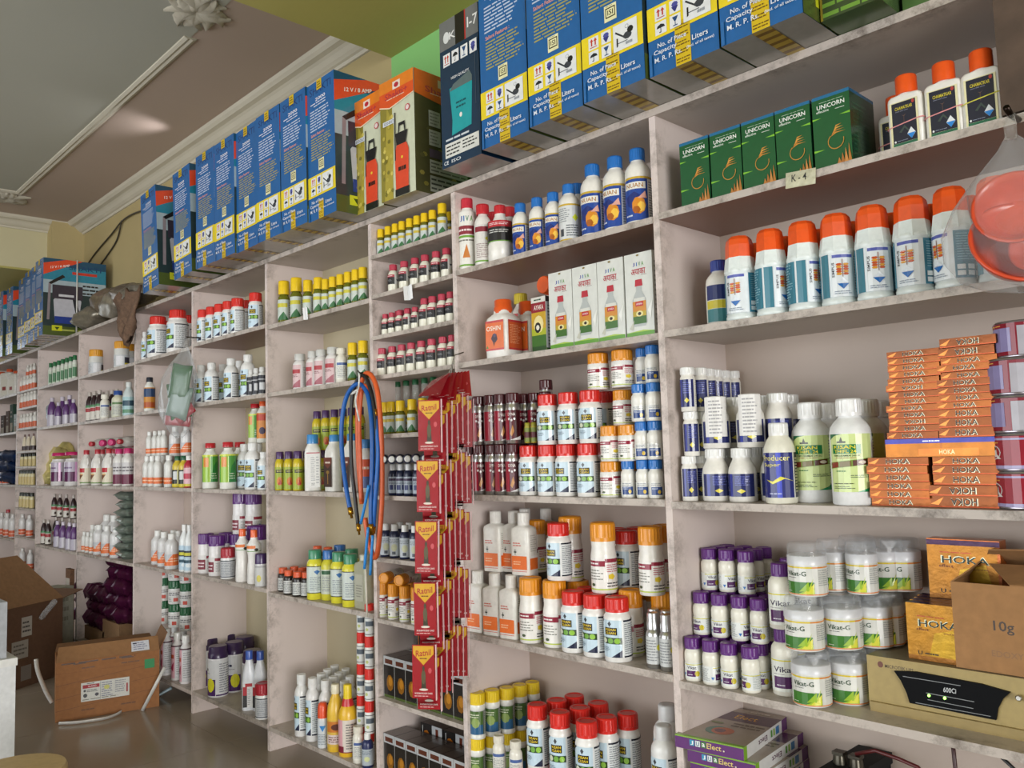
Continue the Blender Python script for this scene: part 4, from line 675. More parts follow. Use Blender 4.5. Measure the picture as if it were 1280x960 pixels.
kind('grn', 'slim_bottle', 'bottle', 'slim green-capped bottle', .165, .0165, ROUND, '#cfd4c8', (.80, 1, .8, 'smooth', '#1f6a3c'), (.06, .62, [('r', 0, 0, 1, 1, '#c0cbb8'), ('r', .36, .1, .64, .8, '#4a7a54')]), segs=12)
kind('pinkjar', 'large_jar', 'jar', 'large pink-capped purple-label jar', .235, .056, JAR, '#dcd9d8', (.90, 1, .92, 'smooth', '#bf2262'), (.13, .70, [('r', 0, 0, 1, 1, '#b9aebf'), ('r', 0, 0, 1, .5, '#5a2450'), ('r', .53, 0, .57, 1, '#e2a8d4'), ('r', .6, .0, .9, 1, '#a39ca8'), ('l', .28, .62, .48, .8, 1, '#6a4a78', 2)], 'gloss'), segs=20)
kind('tinyor', 'small_bottle', 'bottle', 'tiny white orange-label bottle', .10, .0155, ROUND, '#d6d3cc', (.84, 1, .7, 'smooth', '#d4d0c8'), (.04, .4, [('r', 0, 0, 1, 1, '#c9603a')]), segs=10)
kind('tinycone', 'small_bottle', 'bottle', 'tiny brown-topped bottle', .11, .0165, CONE, '#d9cdb4', (.6, 1, .34, 'smooth', '#6a4a44'), (.04, .3, [('r', 0, 0, 1, 1, '#3a2a2a')]), segs=10)
kind('tinydk', 'small_bottle', 'bottle', 'tiny dark-capped bottle', .085, .014, ROUND, '#cfc59a', (.72, 1, .8, 'smooth', '#23281f'), (.04, .56, [('r', 0, 0, 1, 1, '#c2ae74')]), segs=10)
kind('orw', 'bottle', 'bottle', 'white orange-base bottle', .19, .03, ROUND, '#d9d6d4', (.84, 1, .55, 'smooth', '#d6d2ce'), (.04, .3, [('r', 0, 0, 1, 1, '#cc5a34'), ('l', .3, .3, .7, .7, 1, '#e8b8a0', 2)]), segs=14)
kind('canr', 'jerrycan', 'container', 'white red-capped container', .25, .07, [(0, .97), (.012, 1), (.82, 1), (.86, .9), (.88, .4), (.9, .35)], '#dad6ce', (.885, 1, .36, 'smooth', '#c0502c'), (.06, .7, [('r', .1, .1, .9, .9, '#d6d2c6'), ('r', .3, .3, .7, .5, '#8a3a3a')]), e=6, ry=.7, segs=20)
# ------------------------------------------------------------------ what stands on the shelves, bay by bay (pixel columns read from the photograph)
def grid(k, loc, pxs, d0, nrow, step, dz=0.0, H=None, tier='', names=None, skip=0, **kw):
    """columns of one kind going straight back from the front pixel columns pxs"""
    K = KINDS[k]; z = zof(loc) + dz; hh = (H or K['H'])
    X = [xat(px, d0, z + hh / 2) for px in pxs]
    for r in range(nrow):
        nm = (names or ['front row', 'second row', 'third row', 'fourth row'])[r]
        rowx(k, loc, X, d0 + step * r, dz, H, row=(nm + (' of ' + tier if tier else '')), **kw)
def rowx(k, loc, X, d, dz=0.0, H=None, row='', jit=16, off=0, desc=None):
    K = KINDS[k]; sc = (H or K['H']) / K['H']
    for x in X:
        a = math.atan2(CAM.x - x, -(CAM.y - d)) + math.radians(off + rj.uniform(-jit, jit))
        place(k, loc, x, d, zof(loc) + dz + .0006, a, sc, row=row, desc=desc)

# rightmost bay
row('cham', ('R', 1), [1135, 1182], .035, rz=0, row='front row')
row('cham2', ('R', 1), [1229], .035, rz=0, desc='orange-capped flask with yellow band', row='front row')
row('cham', ('R', 1), [1122], .13, rz=0, row='half hidden behind')
row('facet', ('R', 2), [926, 964.5, 1005, 1047, 1092, 1141.5, 1191, 1247], .045, row='front row', jit=60, off=10)
row('facet', ('R', 2), [945, 983, 1023, 1067, 1115, 1164, 1212], .145, row='back row')
row('bluecap1', ('R', 2), [900], .10)
tx = lambda px, d, z: xat(px, d, z)
Z3 = zof(('R', 3))
row('slimw', ('R', 3), [862], .035, dz=.0, row='bottom tier'); row('slimw', ('R', 3), [864], .045, dz=.113, row='middle tier')
for i, (px, d) in enumerate([(860, .035), (876, .08), (886, .125), (895, .17), (905, .215), (917, .25)]):
    row('slimw', ('R', 3), [px], d, dz=.226, row='top tier')
    if i: row('slimw', ('R', 3), [px + 1], d, dz=.113, row='middle tier'); row('slimw', ('R', 3), [px + 2], d, dz=0, row='bottom tier')
row('sqw', ('R', 3), [895, 928], .06, row='front lower tier'); row('sqw', ('R', 3), [916, 949, 968], .14, row='back lower tier')
row('tagw', ('R', 3), [895, 938], .065, dz=.1305, row='upper tier', jit=5)
row('sqw', ('R', 3), [917, 957, 973, 987], .15, dz=.1305, row='upper tier')
row('super', ('R', 3), [975], .045, jit=4, off=14)
row('kisanL', ('R', 3), [1015, 1064], .052, row='front row', jit=3, off=15)
row('kisanL', ('R', 3), [986, 1037, 1086], .145, row='second row'); row('kisanL', ('R', 3), [1050, 1099], .235, row='third row')

# purple capped bottles: three tiers, each one stepped back
grid('vikat', ('R', 4), [866.6, 889, 912, 938.4], .03, 4, .0435, 0, tier='bottom tier', jit=60)
grid('vikat', ('R', 4), [877, 900, 925, 949], .0735, 3, .0435, .1055, tier='middle tier', jit=60)
grid('vikat', ('R', 4), [887, 909, 933], .117, 3, .0435, .211, tier='top tier', jit=40)
row('vikatL', ('R', 4), [981], .055, row='lower'); row('vikatL', ('R', 4), [977], .06, dz=.151, row='upper')
row('vikatL', ('R', 4), [990], .13, row='lower behind'); row('vikatL', ('R', 4), [988, 1004], .135, dz=.151, row='upper behind')
row('vikatG', ('R', 4), [1014, 1061], .05, row='front bottom tier', jit=8); row('vikatG', ('R', 4), [1005, 1053], .055, dz=.1185, row='front middle tier', jit=30); row('vikatG', ('R', 4), [1009], .055, dz=.237, row='front top tier', jit=6)
row('vikatG', ('R', 4), [1044, 1091], .15, row='back bottom tier'); row('vikatG', ('R', 4), [1046, 1092], .15, dz=.1185, row='back middle tier'); row('vikatG', ('R', 4), [1040, 1077], .14, dz=.237, row='second top tier', jit=30)
row('vikatG', ('R', 4), [1075, 1117], .24, row='last bottom tier'); row('vikatG', ('R', 4), [1074, 1116], .24, dz=.1185, row='last middle tier'); row('vikatG', ('R', 4), [1072, 1105, 1126], [.24, .20, .235], dz=.237, row='last top tier')
row('vikatG', ('R', 4), [1105], .20, dz=.1185, row='third middle tier'); row('vikatG', ('R', 4), [1105], .20, row='third bottom tier')



# second bay from right
row('redw', ('2', 1), [584.6], .04); row('redw2', ('2', 1), [604], .04, row='front row'); row('redw2', ('2', 1), [618, 637], .13, row='back row'); row('cone', ('2', 1), [625.6], .05)
row('nuanS', ('2', 1), [651, 672, 692], .04, jit=12); row('nuanB', ('2', 1), [712], .045); row('nuanL', ('2', 1), [741.6, 770, 798], .045, row='front row', jit=18); row('nuanL', ('2', 1), [722], .14, row='behind')
row('oshin', ('2', 2), [629.6], .06, rz=5, row='front'); row('oshin', ('2', 2), [660], .14, rz=0, row='behind'); row('oshin2', ('2', 2), [652], .20)
b = 'bottom tier'; m_ = 'middle tier'; t_ = 'top tier'
row('maroon', ('2', 3), [586.5, 600, 615, 627, 641], [.035, .03, .03, .03, .03], row='lower front'); row('maroon', ('2', 3), [599, 613.5, 626, 641], .035, dz=.158, row='upper front')
row('maroon', ('2', 3), [626, 640, 655, 668, 682], .105, row='lower back'); row('maroon', ('2', 3), [626, 640, 656, 668, 682], .105, dz=.158, row='upper back'); row('maroon', ('2', 3), [683], .15, dz=.200, row='topmost'); row('amber', ('2', 3), [684], .15, dz=0, row='far rear', H=.0995); row('amber', ('2', 3), [684], .15, dz=.1, row='far rear upper', H=.0995)
row('vial', ('2', 3), [659.6, 667.5], .045, dz=.158); 
row('kisan', ('2', 3), [662, 685.4, 708.5, 735.5], .045, row='lower front', off=8); row('kisan', ('2', 3), [685, 711, 738], .045, dz=.1505, row='upper front', off=8); row('kisan', ('2', 3), [759], .135, dz=.1505, row='upper back'); row('kisan', ('2', 3), [757, 733], .135, row='lower back')
row('maroon', ('2', 3), [663], .042, dz=0.158, row='upper front') if False else None
row('amber', ('2', 3), [763.4], .04, row='lower'); row('amber', ('2', 3), [763.4, 786], .04, dz=.0985, row='second tier'); row('amber', ('2', 3), [779], .075, dz=.197, row='third tier'); row('amber', ('2', 3), [748, 778], .07, dz=.3015, row='top tier', H=.105); row('amber', ('2', 3), [786], .105, row='lower behind')
row('bluec', ('2', 3), [785.5, 804.5, 820], .035, row='lower'); row('bluec', ('2', 3), [803, 819], .035, dz=.1015, row='second tier'); row('bluec', ('2', 3), [799, 817], .035, dz=.203, row='third tier'); row('bluec', ('2', 3), [804, 816], [.08, .05], dz=.3045, row='top tier')
row('bluec', ('2', 3), [815], .085, row='lower behind'); row('bluec', ('2', 3), [813], .085, dz=.1015, row='second behind'); row('bluec', ('2', 3), [811], .085, dz=.203, row='third behind')
# orange banded flasks and big jars
row('bayer', ('2', 4), [598, 619, 640], [.04, .04, .04], rz=8, row='lower front'); row('bayer', ('2', 4), [620], .075, dz=.1905, rz=8, row='upper front'); row('bayer', ('2', 4), [643, 655], [.10, .07], dz=.1905, rz=8, row='upper middle')
row('bayer', ('2', 4), [628, 648, 667], .135, rz=8, row='lower back'); row('bayer', ('2', 4), [657, 683], [.2, .23], dz=.1905, rz=8, row='upper back'); row('bayer', ('2', 4), [664, 692], .22, rz=8, row='lower last')
row('amberL', ('2', 4), [664, 694], [.04, .045], row='lower front', H=.19); row('amberL', ('2', 4), [724, 789.7], [.13, .05], row='lower middle'); row('amberL', ('2', 4), [813, 830], .14, row='lower back')
row('amberL', ('2', 4), [671], .10, dz=.192, row='upper front', H=.16); row('amberL', ('2', 4), [686], .12, dz=.192, row='upper second', H=.15); row('amberL', ('2', 4), [713.5], .13, dz=.1785, row='upper third', H=.19); row('amberL', ('2', 4), [754.5], .075, dz=.1675, row='upper centre', H=.195); row('amberL', ('2', 4), [814], .07, dz=.1785, row='upper right', H=.18); row('amberL', ('2', 4), [832], .15, dz=.1785, row='upper right back')
row('kisan', ('2', 4), [717.5, 744.7, 772], [.035, .035, .032], row='lower front', H=.168); row('kisan', ('2', 4), [733, 752, 778], .115, row='lower back', H=.168)
row('kisan', ('2', 4), [698.5], .06, dz=.1905, row='upper front', H=.165); row('kisan', ('2', 4), [784], .12, dz=.1685, row='upper right', H=.165); row('kisan', ('2', 4), [797, 772], .2, dz=.1685, row='upper back', H=.165); row('kisan', ('2', 4), [795, 770], .2, row='lower last', H=.168)
row('silver', ('2', 4), [817, 834], .03, row='front'); row('silver', ('2', 4), [803, 818, 834], .075, row='back')
# bottom shelf
tray = .088
row('yjar', ('2', 5), [597, 615.5, 634, 650, 666], [.035, .085, .135, .185, .235], dz=tray + .1415, row='upper tier'); row('yjar', ('2', 5), [597, 616, 635, 651, 667], [.035, .085, .135, .185, .235], dz=tray, row='lower tier')
row('kisan', ('2', 5), [672.5, 701, 734.5, 759.5, 786], [.06, .05, .04, .105, .17], dz=.1885, row='upper front', H=.187); row('kisan', ('2', 5), [697, 726, 719, 749], [.13, .12, .20, .19], dz=.1885, row='upper back', H=.187)
row('kisan', ('2', 5), [672.5, 701, 734.5, 759.5, 786], [.06, .05, .04, .105, .17], row='lower front', H=.187); row('kisan', ('2', 5), [697, 726, 719, 749], [.13, .12, .20, .19], row='lower back', H=.187)
row('wcap', ('2', 5), [624, 645], .03, dz=.1405, row='upper'); row('wcap', ('2', 5), [624, 646, 640], [.03, .03, .075], row='lower', H=.14)
row('wbl', ('2', 5), [831], .06, dz=.2205, row='upper', H=.19); row('wbl', ('2', 5), [836], .13, dz=.2205, row='upper back', H=.22); row('wbl', ('2', 5), [831], .06, row='lower', H=.22); row('wbl', ('2', 5), [836], .13, row='lower back', H=.22)

# narrow middle bay
row('ysm', ('N', 1), [476.4, 485.6, 494.6, 503, 512.5, 521.7, 531, 541], .03, row='front row'); row('ysm', ('N', 1), [553], .03, H=.112, desc='larger yellow-capped bottle'); row('ysm', ('N', 1), [562], .09, row='behind')
row('pink', ('N', 2), [491.7, 505.5, 519, 531.5, 545.5, 558.5], .035, H=.104)
row('pink', ('N', 3), [482, 490, 499.4, 509, 519], .03, H=.080, row='small front'); row('pink', ('N', 3), [531, 541, 553, 564], .035, row='larger'); 
row('pink', ('N', 3), [487, 494, 501, 510], .11, H=.105, row='back row')
row('pink', ('N', 4), [478, 490.6, 502.5, 514.5, 527, 540, 554, 566], .035)
row('ysm', ('N', 5), [481, 489, 500.8, 515.5, 529, 543], .03, H=.118, row='front'); row('ysm', ('N', 5), [497, 508, 519.5, 531, 542, 553], .11, H=.098, row='back')
row('gtube', ('N', 5), [497, 508, 519.5, 531, 542], .11, dz=.099)
row('navy', ('N', 6), [491.7, 501, 511, 522, 533, 545], .025, row='front'); row('navy', ('N', 6), [486, 496, 506, 516, 527, 538, 550], .09, row='back')
for i, px in enumerate([486, 496, 505.5, 515, 525, 536]):
    z = zof(('N', 6)) + .113 + .018; d = .06; x = xat(px, d, z)
    r = place('navy', ('N', 6), x, d + .055, z, 0, 1, row='lying on top'); r.rotation_euler = (PI / 2, 0, .9)
    r.location = (x + .02, .03, z)
row('navyw', ('N', 7), [482, 493.5, 506.5, 519, 532], .03, row='front'); row('navyw', ('N', 7), [489, 500, 512, 524, 536], .10, row='back')
row('ambs', ('N', 8), [478.5, 492, 506.5, 521, 536], .03, row='front'); row('ambs', ('N', 8), [484, 498, 512, 527], .09, row='back')
for i, (px, py) in enumerate([(488, 722), (507, 724)]):
    z = zof(('N', 8)) + .126 + .021; x = xat(px, .03, z)
    r = place('ambs', ('N', 8), x - .045, .105, z, 0, 1, row='lying on top'); r.rotation_euler = (PI / 2, 0, .45)

# fourth bay
row('yglass', ('4', 1), [385], .03, H=.155, row='third'); row('yglass', ('4', 1), [355], .04, H=.19, row='at left')
row('yglass', ('4', 1), [370.5], .045, H=.188, desc='widest yellow-capped glass bottle'); row('yglass', ('4', 1), [398], .03, H=.152, row='fourth')
row('yglass', ('4', 1), [407.5, 416.5, 426, 435.5, 445, 454], .03, H=.135, row='right run'); row('yglass', ('4', 1), [392], .11, H=.16, row='behind')
row('silvercap', ('4', 2), [375, 391.7, 402, 416], .035, off=-20); row('yglass', ('4', 2), [441, 454], .03, H=.15); row('wcap', ('4', 2), [427], .035, H=.14)
row('ydark', ('4', 3), [350, 361, 372.5], .03, row='lower front'); row('ydark', ('4', 3), [384, 404], .075, row='lower middle'); row('ydark', ('4', 3), [396.6, 407.5, 418.5, 429, 440, 450], .10, dz=.1665, row='upper back'); row('ydark', ('4', 3), [371, 384, 397, 408, 419, 429, 440, 451], .10, row='lower back')
row('bluecapL', ('4', 3), [391], .04, H=.232, jit=3); row('brownL', ('4', 3), [418.5], .045, rz=0); row('bluecapL', ('4', 3), [440], .045, H=.225, row='behind hoses') if False else None
row('brownL', ('4', 3), [441], .045, rz=0, row='behind hoses'); row('orglab', ('4', 3), [458], .045)
row('blacko', ('4', 4), [354, 361, 372, 383], [.05, .025, .025, .04], row='lower front'); row('blacko', ('4', 4), [368, 378, 390, 401], .10, row='lower back'); row('blacko', ('4', 4), [397, 410], .10, dz=.1005, row='upper'); row('blacko', ('4', 4), [388, 411], .15, row='lower rear')
row('ygreen', ('4', 4), [394, 424, 438.5], [.035, .05, .035], row='front'); row('yblue', ('4', 4), [411], .06, row='front'); row('yblue', ('4', 4), [425], .15, H=.205, row='behind'); row('ygreen', ('4', 4), [440], .14, row='behind'); row('jerry', ('4', 4), [456], .045, rz=0)
row('wtall', ('4', 5), [377, 391, 407.5], .035, row='front row', off=-35); row('wtall', ('4', 5), [402, 417, 431.5], .095, row='second row'); row('wtall', ('4', 5), [410, 424, 438], .15, row='third row') ; row('wtall', ('4', 5), [419, 433], .205, row='fourth row')
row('orgsmall', ('4', 5), [405], -.0 + .024, jit=4) if False else row('orgsmall', ('4', 5), [403.5], .022, jit=4)
row('ybig2', ('4', 5), [419.5], .035, jit=4); row('ybig', ('4', 5), [435], .04, jit=4)
for t in range(5):
    row('redst', ('4', 5), [452], .05, dz=.1175 * t, row='left stack tier ' + 'one two three four five'.split()[t]); row('redst', ('4', 5), [462], .03, dz=.1175 * t, row='right stack tier ' + 'one two three four five'.split()[t])
row('redst', ('4', 5), [459], .09, dz=.1175 * 4 + .1175, row='topmost behind') if False else None
row('wcap', ('4', 5), [448], .022, H=.13); row('nvs', ('4', 5), [457.5], .024 - .001) if False else row('nvs', ('4', 5), [459.5], .0235 - .03 + .03, H=.12)

# fifth bay
row('redjar', ('5', 1), [254.5, 265, 275.5, 286, 297], .035, row='front', off=-25); row('redjar', ('5', 1), [308], .06, row='front', off=-25); row('redjar', ('5', 1), [319.5], .045, H=.172, desc='widest red-capped white jar')
row('wb', ('5', 2), [251.5, 264.5, 289, 310], .04, row='front', off=-10); row('wb', ('5', 2), [279, 300], .12, row='back'); row('dk', ('5', 2), [314, 320.5, 328], .03, row='front'); row('dk', ('5', 2), [322, 328], .09, row='back')
row('gr', ('5', 3), [263, 285], .045, row='front', off=8); row('gr', ('5', 3), [300], .13, row='behind'); row('wb', ('5', 3), [316], .04, H=.214, row='front', off=-12); row('wb', ('5', 3), [306, 322], [.12, .13], H=.214, row='behind'); row('wb', ('5', 3), [330], .04, H=.17, row='right end')
row('gr', ('5', 3), [319], .13, dz=.2145, row='upper tier', H=.19); row('orl', ('5', 3), [329], .12, dz=.2145, row='upper tier')
row('purj', ('5', 4), [257.7, 271], [.06, .05], row='front', off=-8); row('purj', ('5', 4), [283, 297, 309], .14, row='second row'); row('purj', ('5', 4), [301, 317], [.15, .16], dz=.1955, row='upper tier', H=.20); row('purj', ('5', 4), [314, 327], .21, row='rear row', H=.2) ; row('purj', ('5', 4), [322], .09, row='right middle', H=.25)
row('redgrey', ('5', 4), [285], .035); row('orgflask', ('5', 4), [303, 317.5], [.035, .04], off=-20); row('purgrey', ('5', 4), [326.5], .022)
row('bigcan', ('5', 5), [262, 272.5], [.06, .03] if False else [.10, .05], row='front', off=-24); row('bigcan', ('5', 5), [293, 316], [.10, .12], row='middle', off=10); row('bigcan', ('5', 5), [285, 306], [.2, .22], row='rear', H=.24)
row('spray', ('5', 5), [311.5, 325.5], [.045, .075], off=-10); row('redgrey', ('5', 5), [329.5], .03, H=.15)
row('yblk', ('5', 5), [331], .2, H=.42) if False else None

# sixth bay
row('redjarL', ('6', 1), [197.5, 222], [.05, .055], row='front', off=-30); row('redjarL', ('6', 1), [186, 212, 234], .17, row='back', H=.235); row('wtall', ('6', 1), [173, 181], .03, H=.165, desc='slim white bottle')
row('orlb', ('6', 2), [187], .05)
row('clr', ('6', 3), [178, 184, 190.5, 197.5, 203, 211], [.07, .045, .035, .03, .05, .03], row='lower front', H=.172); row('clr', ('6', 3), [180, 187, 194, 200.5, 205.5, 212], .10, row='lower back', H=.172) ; row('clr', ('6', 3), [180, 187, 194, 200, 205], .07, dz=.173, row='upper', H=.14)
row('yg', ('6', 3), [222, 230], .04); row('pk', ('6', 3), [236.5], .035); row('clrL', ('6', 3), [219, 233.5], .045, dz=.166, row='upper', H=.16)
row('clrL', ('6', 4), [197.5, 205.5, 214.5], [.07, .055, .035], row='front'); row('clrL', ('6', 4), [217, 223], .13, row='back'); row('wblue', ('6', 4), [230.5, 237], [.035, .04])
row('wtall2', ('6', 5), [208, 221.5, 232], .04, row='front', off=-30); row('wtall2', ('6', 5), [192, 205, 218, 230], .18, row='rear', H=.20)
for t in range(3):
    row('grjar', ('6', 5), [194, 205, 219, 233], [.17, .12, .14, .15], dz=.2415 + .1205 * t, row='tier ' + 'one two three'.split()[t]) if False else None
for t in range(3):
    row('grjar', ('6', 5), [191, 205, 219.5, 234], .18, dz=.2005 + .1305 * t, row=['lower', 'middle', 'upper'][t] + ' tier')

# seventh bay
row('orjar', ('7', 1), [120, 152], .05, row='front'); row('orjar', ('7', 1), [163], .14, row='behind')
row('dkbot', ('7', 2), [112, 118, 124.5], .035, row='front'); row('dkbot', ('7', 2), [121, 128, 134, 140, 146], .10, row='back'); row('wcap', ('7', 2), [131], .04, H=.16); row('blucap', ('7', 2), [147.5], .045); row('wgb', ('7', 2), [161], .04)
row('jugr', ('7', 3), [108, 122, 136], .045, rz=0); row('pinkcap', ('7', 3), [149, 160], .045, row='front'); row('pinkcap', ('7', 3), [156, 164], .12, row='back')
row('jugr', ('7', 3), [115, 128, 142], .135, rz=0, row='back')
for i, (px, kn) in enumerate([(117, 'jugr'), (130, 'pinkcap'), (141, 'pinkcap'), (152, 'jugr')]):
    z = zof(('7', 3)) + .232 + .036; x = xat(px, .06, z); r = place(kn, ('7', 3), x - .08, .2, z, 0, .9, row='lying on top'); r.rotation_euler = (PI / 2, 0, .6)
row('clrL', ('7', 4), [124, 134, 145], .045, row='front'); row('clr', ('7', 4), [105.5, 110, 115], .035, row='front', H=.13); row('clr', ('7', 4), [110, 116, 121], .09, row='back', H=.17); row('clrL', ('7', 4), [134, 143], .13, row='back', H=.24)
# eighth bay
row('grn', ('8', 1), [63.5, 68.5, 73.5, 78.5, 83.5, 88.5, 93.5], .03)
row('purw', ('8', 2), [73, 83, 92], .035, row='front', H=.165); row('purw', ('8', 2), [65, 78, 87], [.05, .09, .09], row='back', H=.215)
row('pinkjar', ('8', 3), [74.5, 91.5], [.06, .065], off=-10)
row('dkbot', ('8', 4), [48.5, 55, 60.5], .035, row='front', H=.18); row('dkbot', ('8', 4), [70, 78, 87, 94], .13, row='rear', H=.19); row('dkbot', ('8', 4), [68, 75, 83, 92], .12, dz=.191, row='upper', H=.17); row('purw', ('8', 4), [72, 79, 87, 93], .04, row='front', H=.18)
# narrow far bay and farthest bay
row('tinyor', ('9', 1), [27, 31, 35, 39, 43], .03, H=.12, row='lower'); row('tinyor', ('9', 1), [35, 39, 43], .05, dz=.121, H=.09, row='upper')
row('tinyor', ('9', 2), [28, 32, 36, 40, 44], .03, H=.125); row('tinyor', ('9', 3), [27, 31, 35, 39, 44], .03, H=.115)
row('tinycone', ('9', 4), [31, 36, 42], .03, H=.13); row('tinydk', ('9', 5), [28, 33, 38, 43], .03, H=.10)
row('tinydk', ('9', 6), [26.5, 30, 33.5, 37, 41], .03, H=.115); row('tinydk', ('9', 7), [27, 31, 35, 40], .03, H=.115); row('orw', ('9', 8), [28, 37], .035, H=.165); row('orw', ('9', 9), [28, 38], .04, H=.15)
row('canr', ('0', 1), [2, 12], .08, rz=20); row('canr', ('0', 1), [20], .09, rz=20, H=.22, row='small'); row('orw', ('0', 4), [2, 9, 16], .04); row('orw', ('0', 3), [2, 8], .04)
row('jugr', ('0', 4), [10], .1, H=.21, row='behind')
# ------------------------------------------------------------------ cartons on top of the shelving
def carton_mesh(name, w, d, h, col, faces, m='card', cols=None):
    mb = MB(); mb.box(-w / 2, 0, 0, w / 2, d, h, col, m, cols)
    for f, prims in faces.items(): paint(mb, prims, face(f, -w / 2, 0, 0, w / 2, d, h), m)
    return mb.mesh(name)
BL = '#1f5f9e'
def pict(x0, y0, x1, y1, kind_):
    cx, cy, w, h = (x0 + x1) / 2, (y0 + y1) / 2, x1 - x0, y1 - y0; P = [('r', x0, y0, x1, y1, '#e2e4e6')]
    if kind_ == 0: P += [('r', cx - w * .25, y0 + h * .3, cx - w * .12, y1 - h * .3, '#c0392b'), ('r', cx + w * .12, y0 + h * .3, cx + w * .25, y1 - h * .3, '#c0392b'), ('p', [(cx - w * .36, y1 - h * .34), (cx - w * .01, y1 - h * .34), (cx - w * .185, y1 - h * .1)], '#c0392b'), ('p', [(cx + w * .01, y1 - h * .34), (cx + w * .36, y1 - h * .34), (cx + w * .185, y1 - h * .1)], '#c0392b'), ('r', x0 + w * .15, y0 + h * .14, x1 - w * .15, y0 + h * .2, '#b02f22')]
    if kind_ == 1: P += [('e', cx, cy + h * .15, w * .3, h * .22, '#4a4f9a', 8), ('p', [(cx - w * .32, cy), (cx - w * .05, y0 + h * .1), (cx + w * .05, y0 + h * .1), (cx + w * .32, cy)], '#32367a')]
    if kind_ == 2: P += [('p', [(x0 + w * .12, cy), (x0 + w * .22, cy + h * .2), (cx, cy + h * .32), (x1 - w * .22, cy + h * .2), (x1 - w * .12, cy)], '#1d2530'), ('r', cx - w * .03, y0 + h * .14, cx + w * .03, cy, '#1d2530'), ('r', cx - w * .14, y0 + h * .12, cx + w * .02, y0 + h * .19, '#1d2530')]
    if kind_ == 3: P += [('p', [(cx - w * .28, y1 - h * .14), (cx + w * .28, y1 - h * .14), (cx + w * .08, cy), (cx - w * .08, cy)], '#24487a'), ('r', cx - w * .035, y0 + h * .2, cx + w * .035, cy, '#24487a'), ('r', cx - w * .2, y0 + h * .12, cx + w * .2, y0 + h * .2, '#24487a')]
    if kind_ == 4: P += [('p', [(cx - w * .42, cy + h * .2), (cx - w * .39, cy + h * .26), (cx - w * .05, cy - h * .02), (cx - w * .07, cy - h * .08)], '#30343c'), ('e', cx + w * .1, cy - h * .04, w * .18, h * .14, '#3a3f48', 9), ('e', cx + w * .22, cy + h * .14, w * .13, h * .13, '#1b1f26', 8), ('e', cx + w * .08, cy + h * .3, w * .08, h * .08, '#8a8f98', 8), ('e', cx + w * .08, cy + h * .3, w * .06, h * .06, '#e2e4e6', 8),
                         ('p', [(cx - w * .36, cy - h * .02), (cx - w * .30, cy - h * .02), (cx - w * .30, cy - h * .32), (cx - w * .36, cy - h * .36)], '#16181d'), ('r', cx - w * .3, cy - h * .24, cx + w * .1, cy - h * .21, '#5a5f68'), ('l', cx + w * .02, y0 + h * .06, cx + w * .3, cy - h * .2, 1, '#9aa0a8', 2)]
    return P
SPRAY_FRONT = [('t', 'SHAKTI', .5, .935, .78, .055, '#123a72'), ('t', '2000', .5, .868, .36, .024, '#e8eaf0'), ('l', .14, .835, .86, .85, 1, '#dfe6f0', 3), ('l', .26, .815, .74, .83, 1, '#cfd8e6', 5),
               ('l', .12, .64, .9, .80, 8, '#bccadf', 9), ('t', 'Salient Features :', .40, .615, .52, .022, '#e8a08a'), ('l', .14, .43, .95, .595, 9, '#a39d58', 12),
               ('r', .40, .345, .60, .425, '#e6e2b4'), ('r', .42, .362, .58, .412, '#3a362a'), ('r', .435, .368, .565, .406, '#e6e2b4'), ('t', 'ISI', .5, .387, .09, .026, '#2c281e'), ('l', .43, .416, .57, .422, 1, '#7a7040', 1),
               ('r', 0, .165, 1, .318, '#e8d02c')] + pict(.12, .245, .29, .305, 0) + pict(.34, .245, .50, .305, 1) + pict(.12, .178, .29, .236, 2) + pict(.34, .178, .50, .236, 3) + pict(.54, .178, .92, .305, 4) + \
              [('t', 'No. of Piece', .36, .128, .42, .022, '#dfe6f2'), ('t', 'Capacity', .26, .096, .34, .026, '#dfe6f2'), ('t', 'Liters', .76, .096, .22, .024, '#dfe6f2'), ('t', 'M. R. P. Rs.', .30, .063, .40, .022, '#dfe6f2'), ('t', '(Incl. of all taxes)', .76, .063, .38, .016, '#dfe6f2'), ('r', .02, .0, .06, .1, '#2a69a8')]
SPRAY_SIDE = [('r', 0, .0, 1, 1, '#1f4e6e'), ('r', 0, .12, 1, .62, '#2b3a3c'), ('r', 0, .55, 1, .72, '#9fb0b8'), ('r', 0, .72, 1, .9, '#2a7f98'), ('r', 0, .9, 1, 1, '#1d4a66'), ('p', [(0, .78), (0, .93), (.36, 1), (.62, 1)], '#d8492a'), ('t', '12 V / 8 AMP', .26, .905, .30, .03, '#f0e6e0', 0, .16),
              ('t', 'SHAKTI', .66, .905, .52, .06, '#18406a'), ('r', .45, .815, .85, .85, '#c0392b'), ('p', [(.18, .22), (.16, .46), (.20, .50), (.58, .50), (.60, .46), (.56, .22)], '#b9b9c2'), ('r', .18, .16, .56, .25, '#2a3f8a'), ('r', .14, .48, .62, .66, '#3a3440'), ('r', .24, .51, .48, .54, '#c9c9cf'),
              ('p', [(.06, .2), (.10, .2), (.12, .68), (.08, .68)], '#8a7f84'), ('p', [(.08, .68), (.12, .66), (.34, .77), (.30, .80)], '#1b1b1f'), ('p', [(.46, .48), (.52, .48), (.60, .2), (.54, .18)], '#23262e'), ('r', 0, .0, 1, .12, '#4d5a2a'), ('l', .3, .05, .9, .1, 1, '#a9b05a', 2),
              ('r', .14, .06, .30, .13, '#c9cc2a'), ('p', [(.18, .11), (.26, .11), (.22, .07)], '#3a4a1a'), ('l', .62, .55, .95, .7, 3, '#1a1a1a', 4)]
TAPE = '#d2b323'
